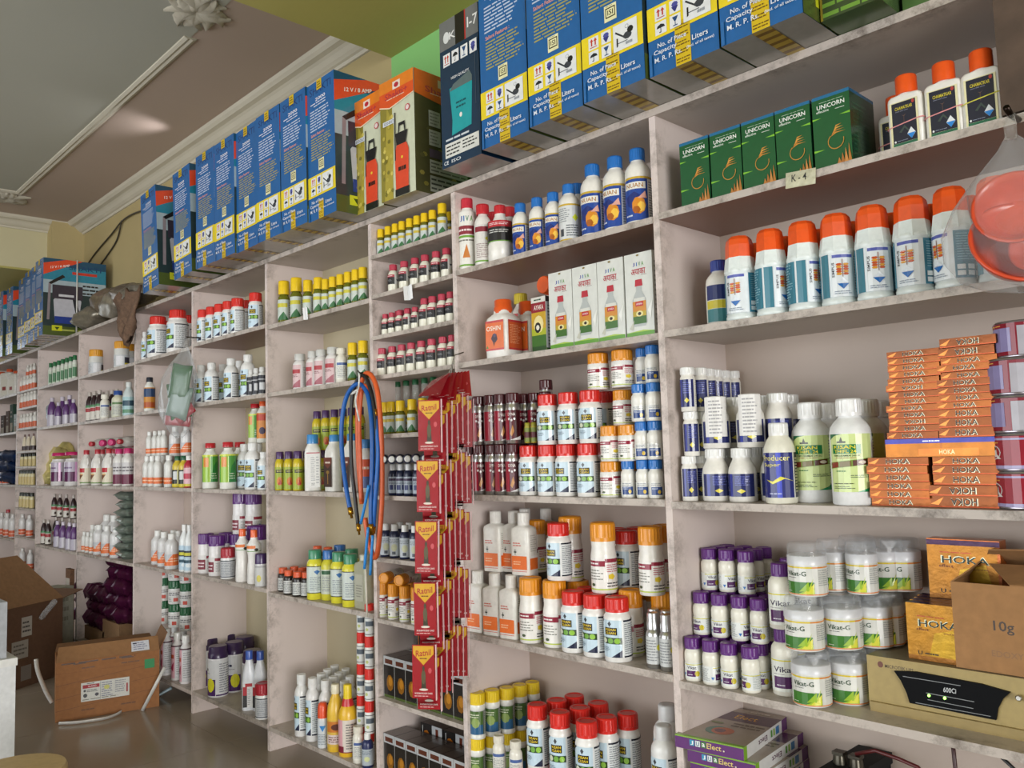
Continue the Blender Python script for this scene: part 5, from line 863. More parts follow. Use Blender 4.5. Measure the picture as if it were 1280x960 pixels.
def tape_mesh(name, w, d, h, x0, x1, up, top=True):
    mb = MB(); a, b = -w / 2 + x0 * w, -w / 2 + x1 * w; e = .0012
    mb.add([(a, -e, 0), (b, -e, 0), (b, -e, up * h), (a, -e, up * h)], [(0, 1, 2, 3)], TAPE, 'gloss')
    mb.add([(a, -e, -e), (b, -e, -e), (b, d * .85, -e), (a, d * .85, -e)], [(3, 2, 1, 0)], '#b4973a', 'gloss')
    f = lambda x, y, l: (a + x * (b - a), -e - l, y * up * h)
    paint(mb, [p for j in range(5) for p in (('l', .05, .04 + .19 * j, .95, .17 + .19 * j, 2, '#6a4c18', j + 2),)], f, 'gloss')
    g = lambda x, y, l: (a + x * (b - a), y * d * .6, -e - l)
    paint(mb, [('r', .0, .05 + .12 * j, 1, .10 + .12 * j, '#7a5c20') for j in range(7)], lambda x, y, l: g(1 - x, y, l), 'gloss')
    if top == 'only':
        mb = MB()
    if top:
        mb.add([(a, -e, h * .93), (b, -e, h * .93), (b, -e, h + e), (a, -e, h + e)], [(0, 1, 2, 3)], TAPE, 'gloss')
        mb.add([(a, -e, h + e), (b, -e, h + e), (b, d, h + e), (a, d, h + e)], [(0, 1, 2, 3)], TAPE, 'gloss')
        paint(mb, [('l', .1, .1, .9, .9, 3, '#6a4c18', 3)], lambda x, y, l: (a + x * (b - a), -e - l, h * (.93 + .07 * y)), 'gloss')
    return mb.mesh(name)
WB, DB, HB = .196, .405, .535
spray_me = carton_mesh('carton_body', WB, DB, HB, BL, {'front': SPRAY_FRONT, 'right': SPRAY_SIDE}, 'gloss', {'bottom': '#97938c', 'top': '#2a4a66', 'left': '#1f4e6e'})
tapeA = (tape_mesh('packing_tape', WB, DB, HB, .40, .62, .20, False), tape_mesh('packing_tape', WB, DB, HB, .40, .62, .20, 'only')); tapeB = (tape_mesh('packing_tape', WB, DB, HB, .38, .56, .13, False), tape_mesh('packing_tape', WB, DB, HB, .38, .56, .13, 'only'))
def spray_box(x, y, lab, grp, tape=tapeA, rz=0.0, z=ZD):
    r = empty('sprayer_carton', (x, y, z + .001), (0, 0, rz)); link('carton_body', spray_me, r); [link('packing_tape', t_, r) for t_ in tape]
    tag(r, lab, 'carton', grp); return r
nearX = [-1.697, -1.487, -1.283, -1.080, -.878]
for i, x in enumerate(nearX):
    spray_box(x, [-.148, -.158, -.163, -.154, -.158][i], ('leftmost' if i == 0 else 'rightmost' if i == 4 else ORD[i]) + ' of five big blue sprayer cartons atop the right-hand shelving' + ('' if i in (0, 4) else ', from left'), 'blue cartons above the right bays', tapeA, rj.uniform(-.015, .015))
farX = [-4.365, -3.965, -3.693, -3.495, -3.297, -3.09, -2.885, -2.69]
for i, x in enumerate(farX):
    spray_box(x, -.155 + rj.uniform(-.008, .008), ('leftmost' if i == 0 else 'rightmost' if i == 7 else ORD[i]) + ' of eight blue sprayer cartons beside the orange-topped cartons' + ('' if i in (0, 7) else ', from left'), 'blue cartons above the middle bays', tapeB, 0.02 if i == 0 else rj.uniform(-.015, .015)).rotation_euler.y = [-.10, -.06][i] if i < 2 else -.015
for i, (x, y) in enumerate([(-6.40, -.158), (-6.62, -.13), (-6.83, -.12), (-7.13, -.09), (-7.56, -.075), (-7.80, -.09)]):
    spray_box(x, y, ['blue carton with sprayer picture facing right, beside wrapped bundles', 'blue carton just left of the string-tied picture carton', 'second blue carton left of the string-tied picture carton', 'blue carton behind the gap, far end of the top', 'blue carton with red corner at the far left end', 'last blue carton at far left edge of the top'][i], 'blue cartons at the far end', tapeB)
# dark box beyond the fifth blue carton and the plain pale one at the frame's edge
mbx = carton_mesh('carton_body', .20, .30, .46, '#5d7f80', {'front': [('r', 0, .0, 1, .5, '#4a6a3a'), ('l', .05, .05, .95, .45, 6, '#79a04a', 3)]}, 'gloss')
tag(link('plain_carton', mbx, None, (-.54, .0, ZD + .001)), 'teal carton partly in view at right end of the shelf top', 'carton')
mby = carton_mesh('carton_body', .125, .30, .46, '#49603a', {'front': [('r', 0, .0, 1, .6, '#3a4a2c')] + [('l', .02, .0, .98, .55, 12, '#6f9a3c', 3), ('r', .0, .0, .04, 1, '#8a7a2a')]}, 'gloss')
tag(link('plain_carton', mby, None, (-.712, -.09, ZD + .001)), 'dark green grass-printed carton right of the big blue cartons', 'carton')
# navy sprayer carton
wN, dN, hN = .185, .36, .475
NAVY = '#16314a'
NF = [('r', 0, .80, 1, 1, '#6d6f70'), ('t', 'KI', .36, .88, .2, .05, '#e6e6e6'), ('e', .18, .88, .08, .04, '#d9dcdc'), ('r', .42, .80, .66, 1.0, '#17181a'), ('r', .66, .80, .69, 1, '#b02a2a'), ('t', 'I-7', .86, .90, .26, .07, '#e6e6e6'),
      ('t', 'HIGH QUALITY', .52, .585, .46, .022, '#e0e2e6'), ('p', [(.24, .52), (.30, .30), (.28, .20), (.78, .22), (.82, .50), (.74, .55)], '#1f9aa0'), ('p', [(.24, .50), (.34, .54), (.76, .58), (.82, .54), (.82, .505)], '#5a6a6c'), ('l', .40, .36, .66, .42, 2, '#0f4a54', 2), ('e', .52, .315, .035, .016, '#e6e6e0'),
      ('r', .90, .34, .915, .70, '#3a4a5a'), ('e', .88, .70, .04, .018, '#a9a06a'), ('l', .12, .165, .9, .195, 1, '#c9d0d8', 3), ('r', .1, .06, .96, .155, '#d9d9d4'), ('l', .13, .07, .5, .145, 3, '#3a3a3a', 2), ('l', .55, .08, .92, .145, 3, '#3a3a3a', 4), ('t', 'CE', .12, .03, .12, .025, '#d9dfe4'), ('t', 'ISO', .38, .03, .24, .022, '#d9dfe4')] + \
     [p for i in range(4) for p in pict(.10 + .23 * i, .68, .28 + .23 * i, .765, (0, 2, 3, 1)[i])]
tag(link('navy_carton', carton_mesh('navy_carton', wN, dN, hN, NAVY, {'front': NF}, 'gloss', {'bottom': '#8d8780', 'top': '#3a4a58'}), None, (-1.912, -.13, ZD + .001)), 'dark navy carton with a turquoise sprayer tank, left of the big blue cartons', 'carton')
# two orange-topped cartons
wO, dO, hO = .192, .235, .43
def orange_front(): 
    return [('r', 0, 0, 1, 1, '#c9cdb4'), ('r', 0, 0, .36, .82, '#8a7f30'), ('p', [(.1, .0), (.34, .0), (.40, .6), (.2, .78)], '#a99a3c')] + [('e', random.Random(j).uniform(.05, .36), random.Random(j + 50).uniform(.02, .7), .04, .018, ('#b8a848', '#77702a', '#d0c060')[j % 3], 6) for j in range(26)] + \
    [('p', [(0, .80), (0, 1), (1, 1), (1, .80), (.55, .775), (.3, .76)], '#d9541f'), ('p', [(0, .90), (0, 1), (1, 1), (1, .90)], '#e07f22'), ('p', [(0, .79), (.3, .752), (.55, .768), (1, .80), (1, .808), (.55, .778), (.3, .762), (0, .80)], '#f0d8b8'), ('r', .40, .90, .62, .965, '#eadccf'), ('e', .51, .932, .07, .022, '#b02a3a', 8),
     ('t', 'Shakti+', .5, .862, .66, .05, '#b0303c'), ('l', .22, .825, .74, .84, 1, '#e6c9b0', 2), ('e', .82, .70, .07, .028, '#c23a4a', 9), ('e', .82, .70, .05, .02, '#e6d8d6', 9), ('r', .1, .62, .45, .66, '#cfd4dc'), ('t', 'ECO-20 LT', .28, .64, .28, .022, '#2a2c30'),
     ('p', [(.46, .02), (.44, .36), (.50, .42), (.78, .42), (.84, .36), (.82, .02)], '#d8492a'), ('r', .44, .0, .84, .06, '#1a1a1a'), ('p', [(.50, .42), (.46, .52), (.82, .52), (.76, .42)], '#1b1b1d'), ('p', [(.54, .52), (.56, .60), (.74, .60), (.76, .52), (.73, .52), (.71, .575), (.59, .575), (.57, .52)], '#1b1b1d'), ('r', .44, .3, .47, .70, '#23231f'), ('l', .54, .18, .76, .26, 1, '#2a1a14', 2), ('e', .65, .31, .03, .012, '#e6c03a')]
OS = [('r', 0, 0, 1, 1, '#4d4a2c')] + [('e', random.Random(j + 9).uniform(.02, .98), random.Random(j + 80).uniform(.02, .72), .05, .02, ('#7f7636', '#5a5630', '#8f8440')[j % 3], 6) for j in range(20)] + [('p', [(0, .80), (0, 1), (1, 1), (1, .80), (.5, .765)], '#d9641f'), ('t', 'Shakti+', .55, .862, .7, .05, '#b0303c'), ('r', .45, .90, .7, .965, '#d9c0a8'), ('l', .3, .825, .8, .84, 1, '#e6c9b0', 2)] + \
     [('r', .26 + .25 * i, .56 - .16 * j, .48 + .25 * i, .69 - .16 * j, '#b4b5a8') for i in range(3) for j in range(2)] + [('l', .28 + .25 * i, .57 - .16 * j, .46 + .25 * i, .68 - .16 * j, 4, '#85867c', i + j) for i in range(3) for j in range(2)] + [('r', .26, .30, .5, .37, '#5a4a5a'), ('r', .53, .29, .78, .38, '#5a2a22'), ('r', .26, .17, 1, .28, '#b0b0a0'), ('r', .26, .02, 1, .15, '#a0a194'), ('l', .28, .18, .96, .27, 3, '#6a6a60', 3), ('l', .28, .03, .96, .14, 3, '#4a4a44', 4)]
ome = carton_mesh('orange_carton', wO, dO, hO, '#8a7a3a', {'front': orange_front(), 'right': OS}, 'gloss', {'bottom': '#8f8a82', 'top': '#d9742a'})
tag(link('orange_carton', ome, None, (-2.52, -.06, ZD + .001)), 'left of two orange-topped cartons printed with a red sprayer', 'carton', 'orange-topped cartons')
tag(link('orange_carton', ome, None, (-2.315, -.075, ZD + .001), (0, 0, .03)), 'right of two orange-topped cartons, side panel of symbols showing', 'carton', 'orange-topped cartons')

# ------------------------------------------------------------------ small boxes on the shelves
def bx(name, me, x, y, z, rz, lab, cat, grp=None, rx=0.0):
    return tag(link(name, me, None, (x, y, z + .0006), (rx, 0, rz)), lab, cat, grp)
UNI = [('r', 0, .955, 1, 1, '#1f6a96'), ('r', 0, 0, 1, .955, '#14562f'), ('t', 'UNICORN', .5, .845, .74, .06, '#eef2ee'), ('t', 'effective', .28, .785, .34, .035, '#d9e4da'), ('l', .2, .895, .84, .91, 1, '#a9c4b0', 2), ('r', .62, .765, .86, .772, '#d9e4da'),
       ('p', [(0, .68), (.24, .695), (0, .705)], '#7fc03a'), ('p', [(1, .66), (.72, .675), (1, .69)], '#7fc03a'), ('p', [(0, .24), (.3, .255), (0, .27)], '#7fc03a')] + \
      [('p', [(.44 + .03 * i, .40 + .018 * i), (.58 + .01 * i, .455 + .03 * i), (.86 - .03 * i, .445 + .035 * i), (.62 + .0 * i, .44 + .028 * i)], ('#c98a3a', '#b9772e', '#d9a04a', '#c08a3c')[i]) for i in range(4)] + \
      [('p', [(.60 + .20 * math.cos(a), .335 + .10 * math.sin(a)), (.60 + .22 * math.cos(a), .335 + .112 * math.sin(a)), (.60 + .22 * math.cos(a + .36), .335 + .112 * math.sin(a + .36)), (.60 + .20 * math.cos(a + .36), .335 + .10 * math.sin(a + .36))], '#c08a3c') for a in [2.3 + .35 * q for q in range(12)]] + \
      [('p', [(.60 + .1 * q, 0), (.66 + .09 * q, .10 + .055 * q), (.74 + .085 * q, .0)], ('#b8793a', '#a86a30', '#c98a4a', '#b07434')[q]) for q in range(4)] + [('r', .05, .0, .45, .015, '#1d7a4a')]
um = carton_mesh('unicorn_carton', .086, .125, .168, '#123c26', {'front': UNI, 'right': [('r', 0, .955, 1, 1, '#1f5a80'), ('l', .1, .1, .9, .85, 12, '#1d5236', 4)]}, 'gloss', {'top': '#1f6a96'})
for i, px in enumerate([868.5, 907.5, 948.5, 992, 1040]):
    bx('green_carton', um, xat(px, .012, 1.93), .012, zof(('R', 1)), 0, ('leftmost' if i == 0 else 'rightmost' if i == 4 else ORD[i]) + ' dark green carton with gold wheat ear, top shelf, rightmost bay' + ('' if i in (0, 4) else ', from left'), 'carton', 'dark green cartons in a row')
# tall white cartons with a bottle picture
AY = [('r', 0, 0, 1, 1, '#d9dbd6'), ('r', 0, 0, 1, .055, '#5f9a2c'), ('p', [(0, .055), (1, .055), (.6, .075)], '#a9c44a'), ('t', 'J', .34, .865, .07, .045, '#3a3a9a'), ('t', 'I', .45, .865, .03, .045, '#2f6ab0'), ('t', 'V', .55, .865, .07, .05, '#3f8a4a'), ('t', 'A', .66, .865, .08, .05, '#5a9a3a'), ('t', 'अयाका', .5, .775, .52, .07, '#b83a48'), ('l', .6, .725, .8, .735, 1, '#7a5a5a', 2),
      ('p', [(.36, .60), (.38, .68), (.62, .68), (.64, .60)], '#b8303e'), ('p', [(.26, .44), (.40, .545), (.40, .60), (.60, .60), (.60, .545), (.74, .44), (.76, .16), (.70, .12), (.30, .12), (.24, .16)], '#b4b9b8'), ('r', .30, .42, .70, .46, '#d9d9d2'), ('r', .26, .30, .74, .42, '#d08a2c'), ('r', .36, .36, .64, .415, '#b8242e'), ('t', 'AYAKA', .5, .388, .22, .025, '#f0e0e0'), ('r', .26, .15, .74, .24, '#3d6a24'), ('r', .26, .24, .74, .30, '#b9a02c'), ('e', .5, .27, .13, .035, '#e6dc9a'), ('e', .5, .27, .06, .02, '#2a1a1a'), ('p', [(.12, .10), (.3, .2), (.24, .08)], '#c3c3b4'), ('p', [(.8, .3), (.98, .42), (.9, .2)], '#ecede8'), ('e', .5, .97, .05, .012, '#8a7a4a')]
am = carton_mesh('white_carton', .092, .075, .226, '#d4d6d0', {'front': AY, 'right': [('l', .1, .1, .9, .9, 14, '#a9aaa6', 3)]}, 'gloss')
for i, px in enumerate([701, 731.5, 763.5, 799]):
    bx('white_carton', am, xat(px, .015, 1.65), .015, zof(('2', 2)), 0, ('leftmost' if i == 0 else 'rightmost' if i == 3 else ORD[i]) + ' tall white carton with red-capped bottle picture, second shelf' + ('' if i in (0, 3) else ', from left'), 'carton', 'tall white cartons with bottle picture')
GB = [('r', 0, 0, 1, 1, '#c9a02c'), ('r', 0, .90, 1, 1, '#d9d8d0'), ('l', .2, .92, .7, .98, 1, '#2a4a3a', 2), ('r', 0, .72, 1, .90, '#8f2430'), ('t', 'AYAKA', .52, .81, .66, .085, '#f0e4dc'), ('r', 0, 0, 1, .30, '#3d6a24'), ('r', 0, .0, 1, .1, '#274a1c'), ('r', 0, .30, 1, .42, '#a9b02c'), ('e', .5, .50, .34, .16, '#e8d89a'), ('e', .44, .44, .22, .10, '#1d1a1a', 9), ('e', .44, .44, .12, .05, '#e6e0d0', 8)]
gm = carton_mesh('green_red_carton', .060, .07, .166, '#b9bcc0', {'front': GB, 'right': [('r', 0, .9, 1, 1, '#2a1a1e'), ('l', .12, .1, .88, .86, 13, '#6a7076', 3), ('r', 0, 0, 1, .06, '#2f5a24')]}, 'gloss')
bx('green_red_carton', gm, xat(673.5, .02, 1.62), .02, zof(('2', 2)), .0, 'narrow green and red carton left of the tall white cartons, second shelf', 'carton')
r = place('oshin', ('2', 2), xat(674, .05, 1.752), .255, zof(('2', 2)) + .166 + .0475, 0, 1, row='lying on its side on top'); r.rotation_euler = (PI / 2, 0, 0)

# flat orange cartons in stacks
def hoka_me(h, flip, w=.115, d=.15):
    c = ('#8a4a16', '#7c4012', '#935018')[rj.randrange(3)]
    return carton_mesh('flat_orange_carton', w, d, h, c, {'front': [('r', 0, 0, 1, .12, '#a84a22'), ('t', 'HOKA', .506, .48, .40, .66, '#c9c2a4', 180 if flip else 0), ('t', 'HOKA', .5, .5, .385, .56, '#2a2622', 180 if flip else 0), ('p', [(0, .3), (.2, .9), (.12, .2)], '#d9823a')], 'top': [('r', .02, .02, .98, .98, '#c9862c')]}, 'foil')
Z3 = zof(('R', 3))
def hoka_stack(px0, px1, z0, hs, where, flips=(), d=.045):
    z = z0; n = len(hs)
    for i, h in enumerate(hs):
        w = .115; x = xat((px0 + px1) / 2 + rj.uniform(-2.5, 2.5), d, z)
        lab = ('bottom' if i == 0 else 'topmost' if i == n - 1 else ORD[i] + ' from bottom') + ' flat orange carton, ' + where + ', rightmost bay'
        bx('flat_orange_carton', hoka_me(h - .0008, i in flips, abs(xat(px1, d, z) - xat(px0, d, z))), x, d + rj.uniform(-.006, .006), z, rj.uniform(-.035, .035), lab, 'carton', 'flat orange cartons, ' + where); z += h
    return z
zl = hoka_stack(1086, 1161, Z3, [.0170] * 6, 'low left stack of third shelf', d=.03)
zr = hoka_stack(1163, 1248, Z3, [.0235, .0215, .0215, .0180, .0175], 'low right stack of third shelf', (0, 1), d=.03)
wx0, wx1 = xat(1107, .03, Z3 + .12), xat(1244, .03, Z3 + .12); wd = wx1 - wx0
bx('display_carton', carton_mesh('display_carton', wd, .17, .037, '#b9742a', {'front': [('r', 0, .74, 1, 1, '#3a3a82'), ('l', .36, .8, .52, .93, 1, '#c9c9d9', 2), ('r', 0, 0, 1, .74, '#a5641f'), ('r', .52, 0, .54, .74, '#9a5a24'), ('r', .32, .06, .86, .44, '#c8702c'), ('t', 'HOKA', .58, .25, .14, .26, '#c9b88a')]}, 'foil'), (wx0 + wx1) / 2, .03, max(zl, zr), 0, 'wide orange carton with violet top band, between upper and lower stacks', 'carton')
zt = max(zl, zr) + .038
hoka_stack(1109, 1174, zt, [.0142] * 13, 'high left stack of third shelf', (2, 7), d=.04)
hoka_stack(1173, 1243, zt, [.0195, .0195, .0180, .0145, .0145, .0150, .0155, .0150, .0150, .0150, .0190, .0190], 'high right stack of third shelf', (10, 11), d=.035)
for i in range(5):
    kk = ['tin2', 'tin2', 'tin', 'tin', 'tin'][i]
    r = place(kk, ('R', 3), xat(1272 if i < 4 else 1283, .06 if i < 4 else .075, Z3 + .2), .06 if i < 4 else .075, Z3 + .0005 + .0722 * i, -.45 + .05 * i, 1, row='stack beside orange cartons, ' + ['bottom', 'second', 'middle', 'fourth', 'top'][i])

# inverter unit with its dark panel, cartons on it
Z4 = zof(('R', 4)); yU = .075; hU = .116
ups = empty('power_inverter', (-.62, yU, Z4)); tag(ups, 'beige metal inverter unit with black control panel, two green lights lit', 'inverter')
x0, x1 = -.836 + .62, -.395 + .62
mb = MB(); mb.box(x0, 0, .006, x1, .19, hU, '#a8935e', 'soft', {'top': '#77705c'}); mb.box(x0 + .005, -.008, .0, x1 - .005, .0, .02, '#9c8756', 'soft')
paint(mb, [('t', 'MICROTEK UPS', .155, .845, .135, .06, '#4a3a2a', 0, -.02), ('e', .066, .86, .014, .06, '#6a3a2a', 9), ('l', .3, .45, .34, .5, 1, '#8a7a4a', 1)], face('front', x0, 0, 0, x1, .2, hU)); link('cabinet', mb.mesh('cabinet'), ups)
def upt(zx, zy): p = at(1040 + zx / 5.333, 780 + zy / 5.333, yU - .004); return (p.x + .62, p.z - Z4)
pl = [upt(*q) for q in ((415, 312), (560, 318), (760, 355), (1000, 400), (1190, 455), (1140, 500), (1108, 560), (1095, 640), (900, 602), (700, 562), (520, 525), (500, 460), (460, 375))]
mb = MB(); n = len(pl); mb.add([(x, -.006, z) for x, z in pl] + [(x, .0, z) for x, z in pl], [tuple(range(n - 1, -1, -1))] + [(i, (i + 1) % n, n + (i + 1) % n, n + i) for i in range(n)], '#0b0c0f', 'matte')
g = lambda zx, zy, l=.0: (upt(zx, zy)[0], -.0064 - l, upt(zx, zy)[1])
for a, b in (((475, 345), (860, 408)), ((560, 520), (1060, 612)), ((630, 455), (950, 515)), ((640, 500), (945, 560))):
    mb.add([g(*a), g(*b), g(b[0], b[1] + 4), g(a[0], a[1] + 4)], [(0, 1, 2, 3)], '#8a8d90', 'gloss')
vs, ts = glyphs('600Ci'); mb.add([g(745 + 85 * x, 452 + 12 * x - 34 * y, .0002) for x, y in vs], ts, '#c9ccd0', 'gloss'); link('control_panel', mb.mesh('control_panel'), ups)
em = bpy.data.materials.new('green_indicator'); em.use_nodes = True; bb = em.node_tree.nodes['Principled BSDF']; bb.inputs['Base Color'].default_value = (.2, .9, .1, 1); bb.inputs['Emission Color'].default_value = (.35, 1, .12, 1); bb.inputs['Emission Strength'].default_value = 5
for zx, zy in ((650, 475), (755, 492)):
    p = g(zx, zy); mb = MB(); mb.loft([(0, .0028, .0028, 2), (.002, .0026, .0026, 2)], 10, '#55ff33'); me = mb.mesh('indicator_light'); me.materials.clear(); me.materials.append(em); o = link('indicator_light', me, ups, p, (PI / 2, 0, 0))
for zx, zy in ((1250, 490),):
    p = g(zx, zy); mb = MB(); mb.loft([(0, .006, .006, 2), (.004, .006, .006, 2), (.006, .004, .004, 2)], 12, '#b9b7b0', 'metal'); link('bolt', mb.mesh('bolt'), ups, p, (PI / 2, 0, 0))
zU = Z4 + hU
HF = [('r', 0, 0, 1, 1, '#a8741c'), ('r', .0, .0, 1, .08, '#96601f'), ('p', [(.35, .1), (.9, .1), (.8, .6), (.45, .5)], '#b88f22'), ('t', 'HOKA', .52, .66, .66, .13, '#cfd0b0'), ('t', 'HOKA', .525, .655, .64, .115, '#23302c'), ('l', .18, .76, .75, .80, 1, '#a0482a', 3), ('t', 'effect', .26, .55, .2, .05, '#5a2a1a'), ('l', .6, .50, .84, .53, 1, '#7a4a24', 2), ('t', 'U', .2, .13, .07, .07, '#23201c'), ('l', .28, .1, .5, .16, 1, '#4a3a24', 2)]
hm = carton_mesh('gold_carton', .125, .030, .118, '#b8792a', {'front': HF, 'top': [('r', 0, 0, 1, 1, '#4a2a6a')], 'right': [('r', 0, .9, 1, 1, '#3a2a5a')]}, 'foil')
for i, (px, y) in enumerate([(1172, .098), (1177, .133), (1182, .167), (1186, .20)]):
    bx('gold_carton', hm, xat(px, y, zU + .06), y, zU, -.02, ['frontmost gold carton standing on the beige inverter', 'second gold violet-topped carton standing on the beige inverter', 'third gold violet-topped carton standing on the beige inverter', 'rearmost gold carton standing on the beige inverter'][i], 'carton', 'gold cartons on the inverter')
bx('gold_carton', carton_mesh('gold_carton', .145, .045, .128, '#b8642a', {'front': [('r', 0, 0, 1, .9, '#a26a1c')] + HF[1:] + [('r', 0, .90, 1, .985, '#3a1f3a'), ('r', .96, 0, 1, .9, '#a85a2a')]}, 'foil'), xat(1208, .20, zU + .18), .185, zU + .119, .03, 'upper gold carton leaning on the back panel behind torn cardboard carton', 'carton')
# torn cardboard carton
cb = empty('torn_carton', (-.515, .085, zU + .0008)); tag(cb, 'brown cardboard carton with torn open top, standing on the beige inverter', 'carton')
CB = '#a0754a'; xl = xat(1192, .085, zU + .08) + .515; xr = .17; hC = .172; dC = .19
mb = MB(); t = .004
mb.box(xl, 0, 0, xr, t, hC, CB, 'card'); mb.box(xl, dC - t, 0, xr, dC, hC, CB, 'card'); mb.box(xl, t, 0, xl + t, dC - t, hC, CB, 'card'); mb.box(xr - t, t, 0, xr, dC - t, hC, CB, 'card'); mb.box(xl + t, t, 0, xr - t, dC - t, t, CB, 'card')
paint(mb, [('t', '10g', .30, .52, .12, .15, '#3a2a1c'), ('t', 'EDOXYSTROBIN', .42, .22, .40, .07, '#8a6540')], face('front', xl, 0, 0, xr, dC, hC)); link('carton_body', mb.mesh('carton_body'), cb)
mb = MB()
def flap(mb, pts, th=.003, col=CB):
    P = [Vector(p) for p in pts]; nrm = (P[1] - P[0]).cross(P[2] - P[0]).normalized() * th; n = len(P)
    mb.add([tuple(p) for p in P] + [tuple(p + nrm) for p in P], [tuple(range(n - 1, -1, -1)), tuple(range(n, 2 * n))] + [(i, (i + 1) % n, n + (i + 1) % n, n + i) for i in range(n)], col, 'card')
flap(mb, [(xl, dC, hC), (xr, dC, hC), (xr, dC * .35, hC + .075), (xl + .05, dC * .45, hC + .060)]); link('flap', mb.mesh('flap'), cb)
mb = MB(); flap(mb, [(xl, .0, hC), (xl, dC, hC), (xl + .03, dC * .7, hC + .04), (xl + .022, .05, hC + .022)]); link('flap', mb.mesh('flap'), cb)
mb = MB(); flap(mb, [(xl + .11, 0, hC), (xr, 0, hC), (xr, .07, hC + .035), (xl + .05, .085, hC + .028)]); link('flap', mb.mesh('flap'), cb)

# boxes under the second lowest shelf at the right: violet and white cartons, battery, leads
Z5 = zof(('R', 5)); wE, dE, hE = .178, .275, .0305
EL = carton_mesh('violet_carton', wE, dE, hE, '#e2e2e0', {
    'front': [('r', 0, 0, 1, 1, '#5a1f6a'), ('r', 0, .9, 1, 1, '#7fae2c')] + [('r', .22 + .085 * i, .35, .29 + .085 * i, .80, ('#2f8fb4', '#dfe4e6', '#3f7a34')[i]) for i in range(3)] + [('t', 'J', .255, .57, .04, .32, '#f0f0f0'), ('t', 'U', .34, .57, .045, .34, '#2a5a7a'), ('t', 'a', .425, .57, .045, .28, '#f0f0f0'), ('t', 'Elect', .58, .57, .21, .42, '#e0c87a'), ('e', .72, .42, .012, .06, '#e0d8c0')],
    'right': [('r', 0, 0, 1, 1, '#dcdcda'), ('r', 0, 0, .07, 1, '#7fb02c'), ('r', .87, 0, 1, 1, '#5a1f6a'), ('t', 'Elect', .42, .5, .2, .42, '#5a2448', 180), ('r', .60, .25, .64, .8, '#4f8a3a'), ('r', .66, .25, .70, .8, '#8ab04a'), ('r', .72, .2, .80, .82, '#3a7ab0')],
    'top': [('r', 0, 0, 1, 1, '#a89a8a'), ('r', 0, .0, 1, .04, '#7fb02c'), ('r', 0, .62, 1, .88, '#4a2040'), ('t', 'Elect', .56, .75, .34, .11, '#d9a02c'), ('e', .42, .30, .17, .11, '#3f7a6a', 14), ('e', .50, .30, .16, .10, '#b85a2c', 14), ('e', .46, .30, .08, .05, '#6a2a3a', 12), ('l', .5, .44, .96, .58, 2, '#6a5a4a', 2), ('e', .28, .5, .1, .03, '#6a7a3a', 8), ('l', .5, .9, .8, .97, 1, '#cfc0b0', 2)]}, 'gloss')
nE = 14
for i in range(nE):
    k = nE - 1 - i   # 0 is the top one
    dx = [0, .028, .034, .036][k] if k < 4 else .03 + rj.uniform(-.006, .006); rz = [.14, .09, .07, .07][k] if k < 4 else .07
    bx('violet_carton', EL, -1.20 + dx, -.006 + (.006 if k else 0), Z5 + hE * i, rz, ('topmost' if k == 0 else ORD[k] + ' from top') + ' flat violet and white carton, left stack on the bottom shelf, rightmost bay', 'carton', 'stack of violet cartons')
bt = empty('battery', (-.915, .06, Z5)); tag(bt, 'black battery with cable clamps on bottom shelf beside the violet cartons', 'battery')
mb = MB(); mb.box(-.037, 0, 0, .037, .2, .38, '#1a1a1c', 'matte'); mb.box(-.04, -.004, .38, .04, .204, .405, '#202022', 'matte'); link('case', mb.mesh('case'), bt)
for sx in (-.018, .02):
    mb = MB(); mb.loft([(.405, .016, .016, 2), (.425, .014, .014, 2)], 12, '#5a564c', 'metal'); mb.box(-.013, -.012, .425, .013, .012, .432, '#4a463e', 'metal'); o = link('terminal', mb.mesh('terminal'), bt, (sx, .06, 0))
mb = MB(); mb.tube([(-.895, .12, Z5 + .434), (-.85, .12, Z5 + .452), (-.80, .12, Z5 + .446), (-.76, .12, Z5 + .438), (-.73, .13, Z5 + .40), (-.70, .14, Z5 + .3), (-.69, .16, Z5 + .05)], .0045, '#5a2020'); tag(link('battery_lead', mb.mesh('battery_lead')), 'dark red lead running down from the battery clamp', 'cable')
for i, (pxa, pxb) in enumerate([(1190, 1195), (1240, 1275)]):
    a, b_ = at(pxa, 930, .02), at(pxb, 968, .02); mb = MB(); mb.tube([(a.x - .002, .03, Z4 - .02), (a.x + .002, .02, a.z - .01), (b_.x, .02, b_.z), (b_.x + .02, .04, Z5 + .01)], .004, '#3a1a1c' if i == 0 else '#1a1a1c'); tag(link('hanging_cable', mb.mesh('hanging_cable')), ['maroon cable hanging below the beige inverter', 'black cable hanging slanting below the beige inverter, far right'][i], 'cable')

# black cartons in the narrow bay
def blackbox(w, h, d, side=False):
    fr = [('r', 0, 0, 1, 1, '#201d1c'), ('r', 0, .78, 1, 1, '#b0b2b4'), ('r', .14, .82, .86, .93, '#5a2f22'), ('e', .6, .36, .32, .2, '#8a5a1a', 9), ('e', .64, .4, .18, .12, '#b57a24', 8), ('r', 0, 0, 1, .06, '#4a5a2a'), ('r', 0, 0, .03, 1, '#b9b9b6')]
    fr2 = [('r', 0, 0, 1, 1, '#1d1b1b'), ('e', .26, .42, .17, .32, '#a8621f', 9), ('e', .3, .44, .1, .18, '#c9892f', 8), ('r', .50, 0, .94, 1, '#aeb0b2'), ('r', .66, .22, .78, .9, '#5a2a1e'), ('r', .08, .5, .10, .9, '#c9c9c6')]
    return carton_mesh('black_carton', w, d, h, '#1e1c1c', {'front': fr2 if side else fr, 'top': [('r', 0.02, .02, .98, .98, '#4a3d36')]}, 'gloss')
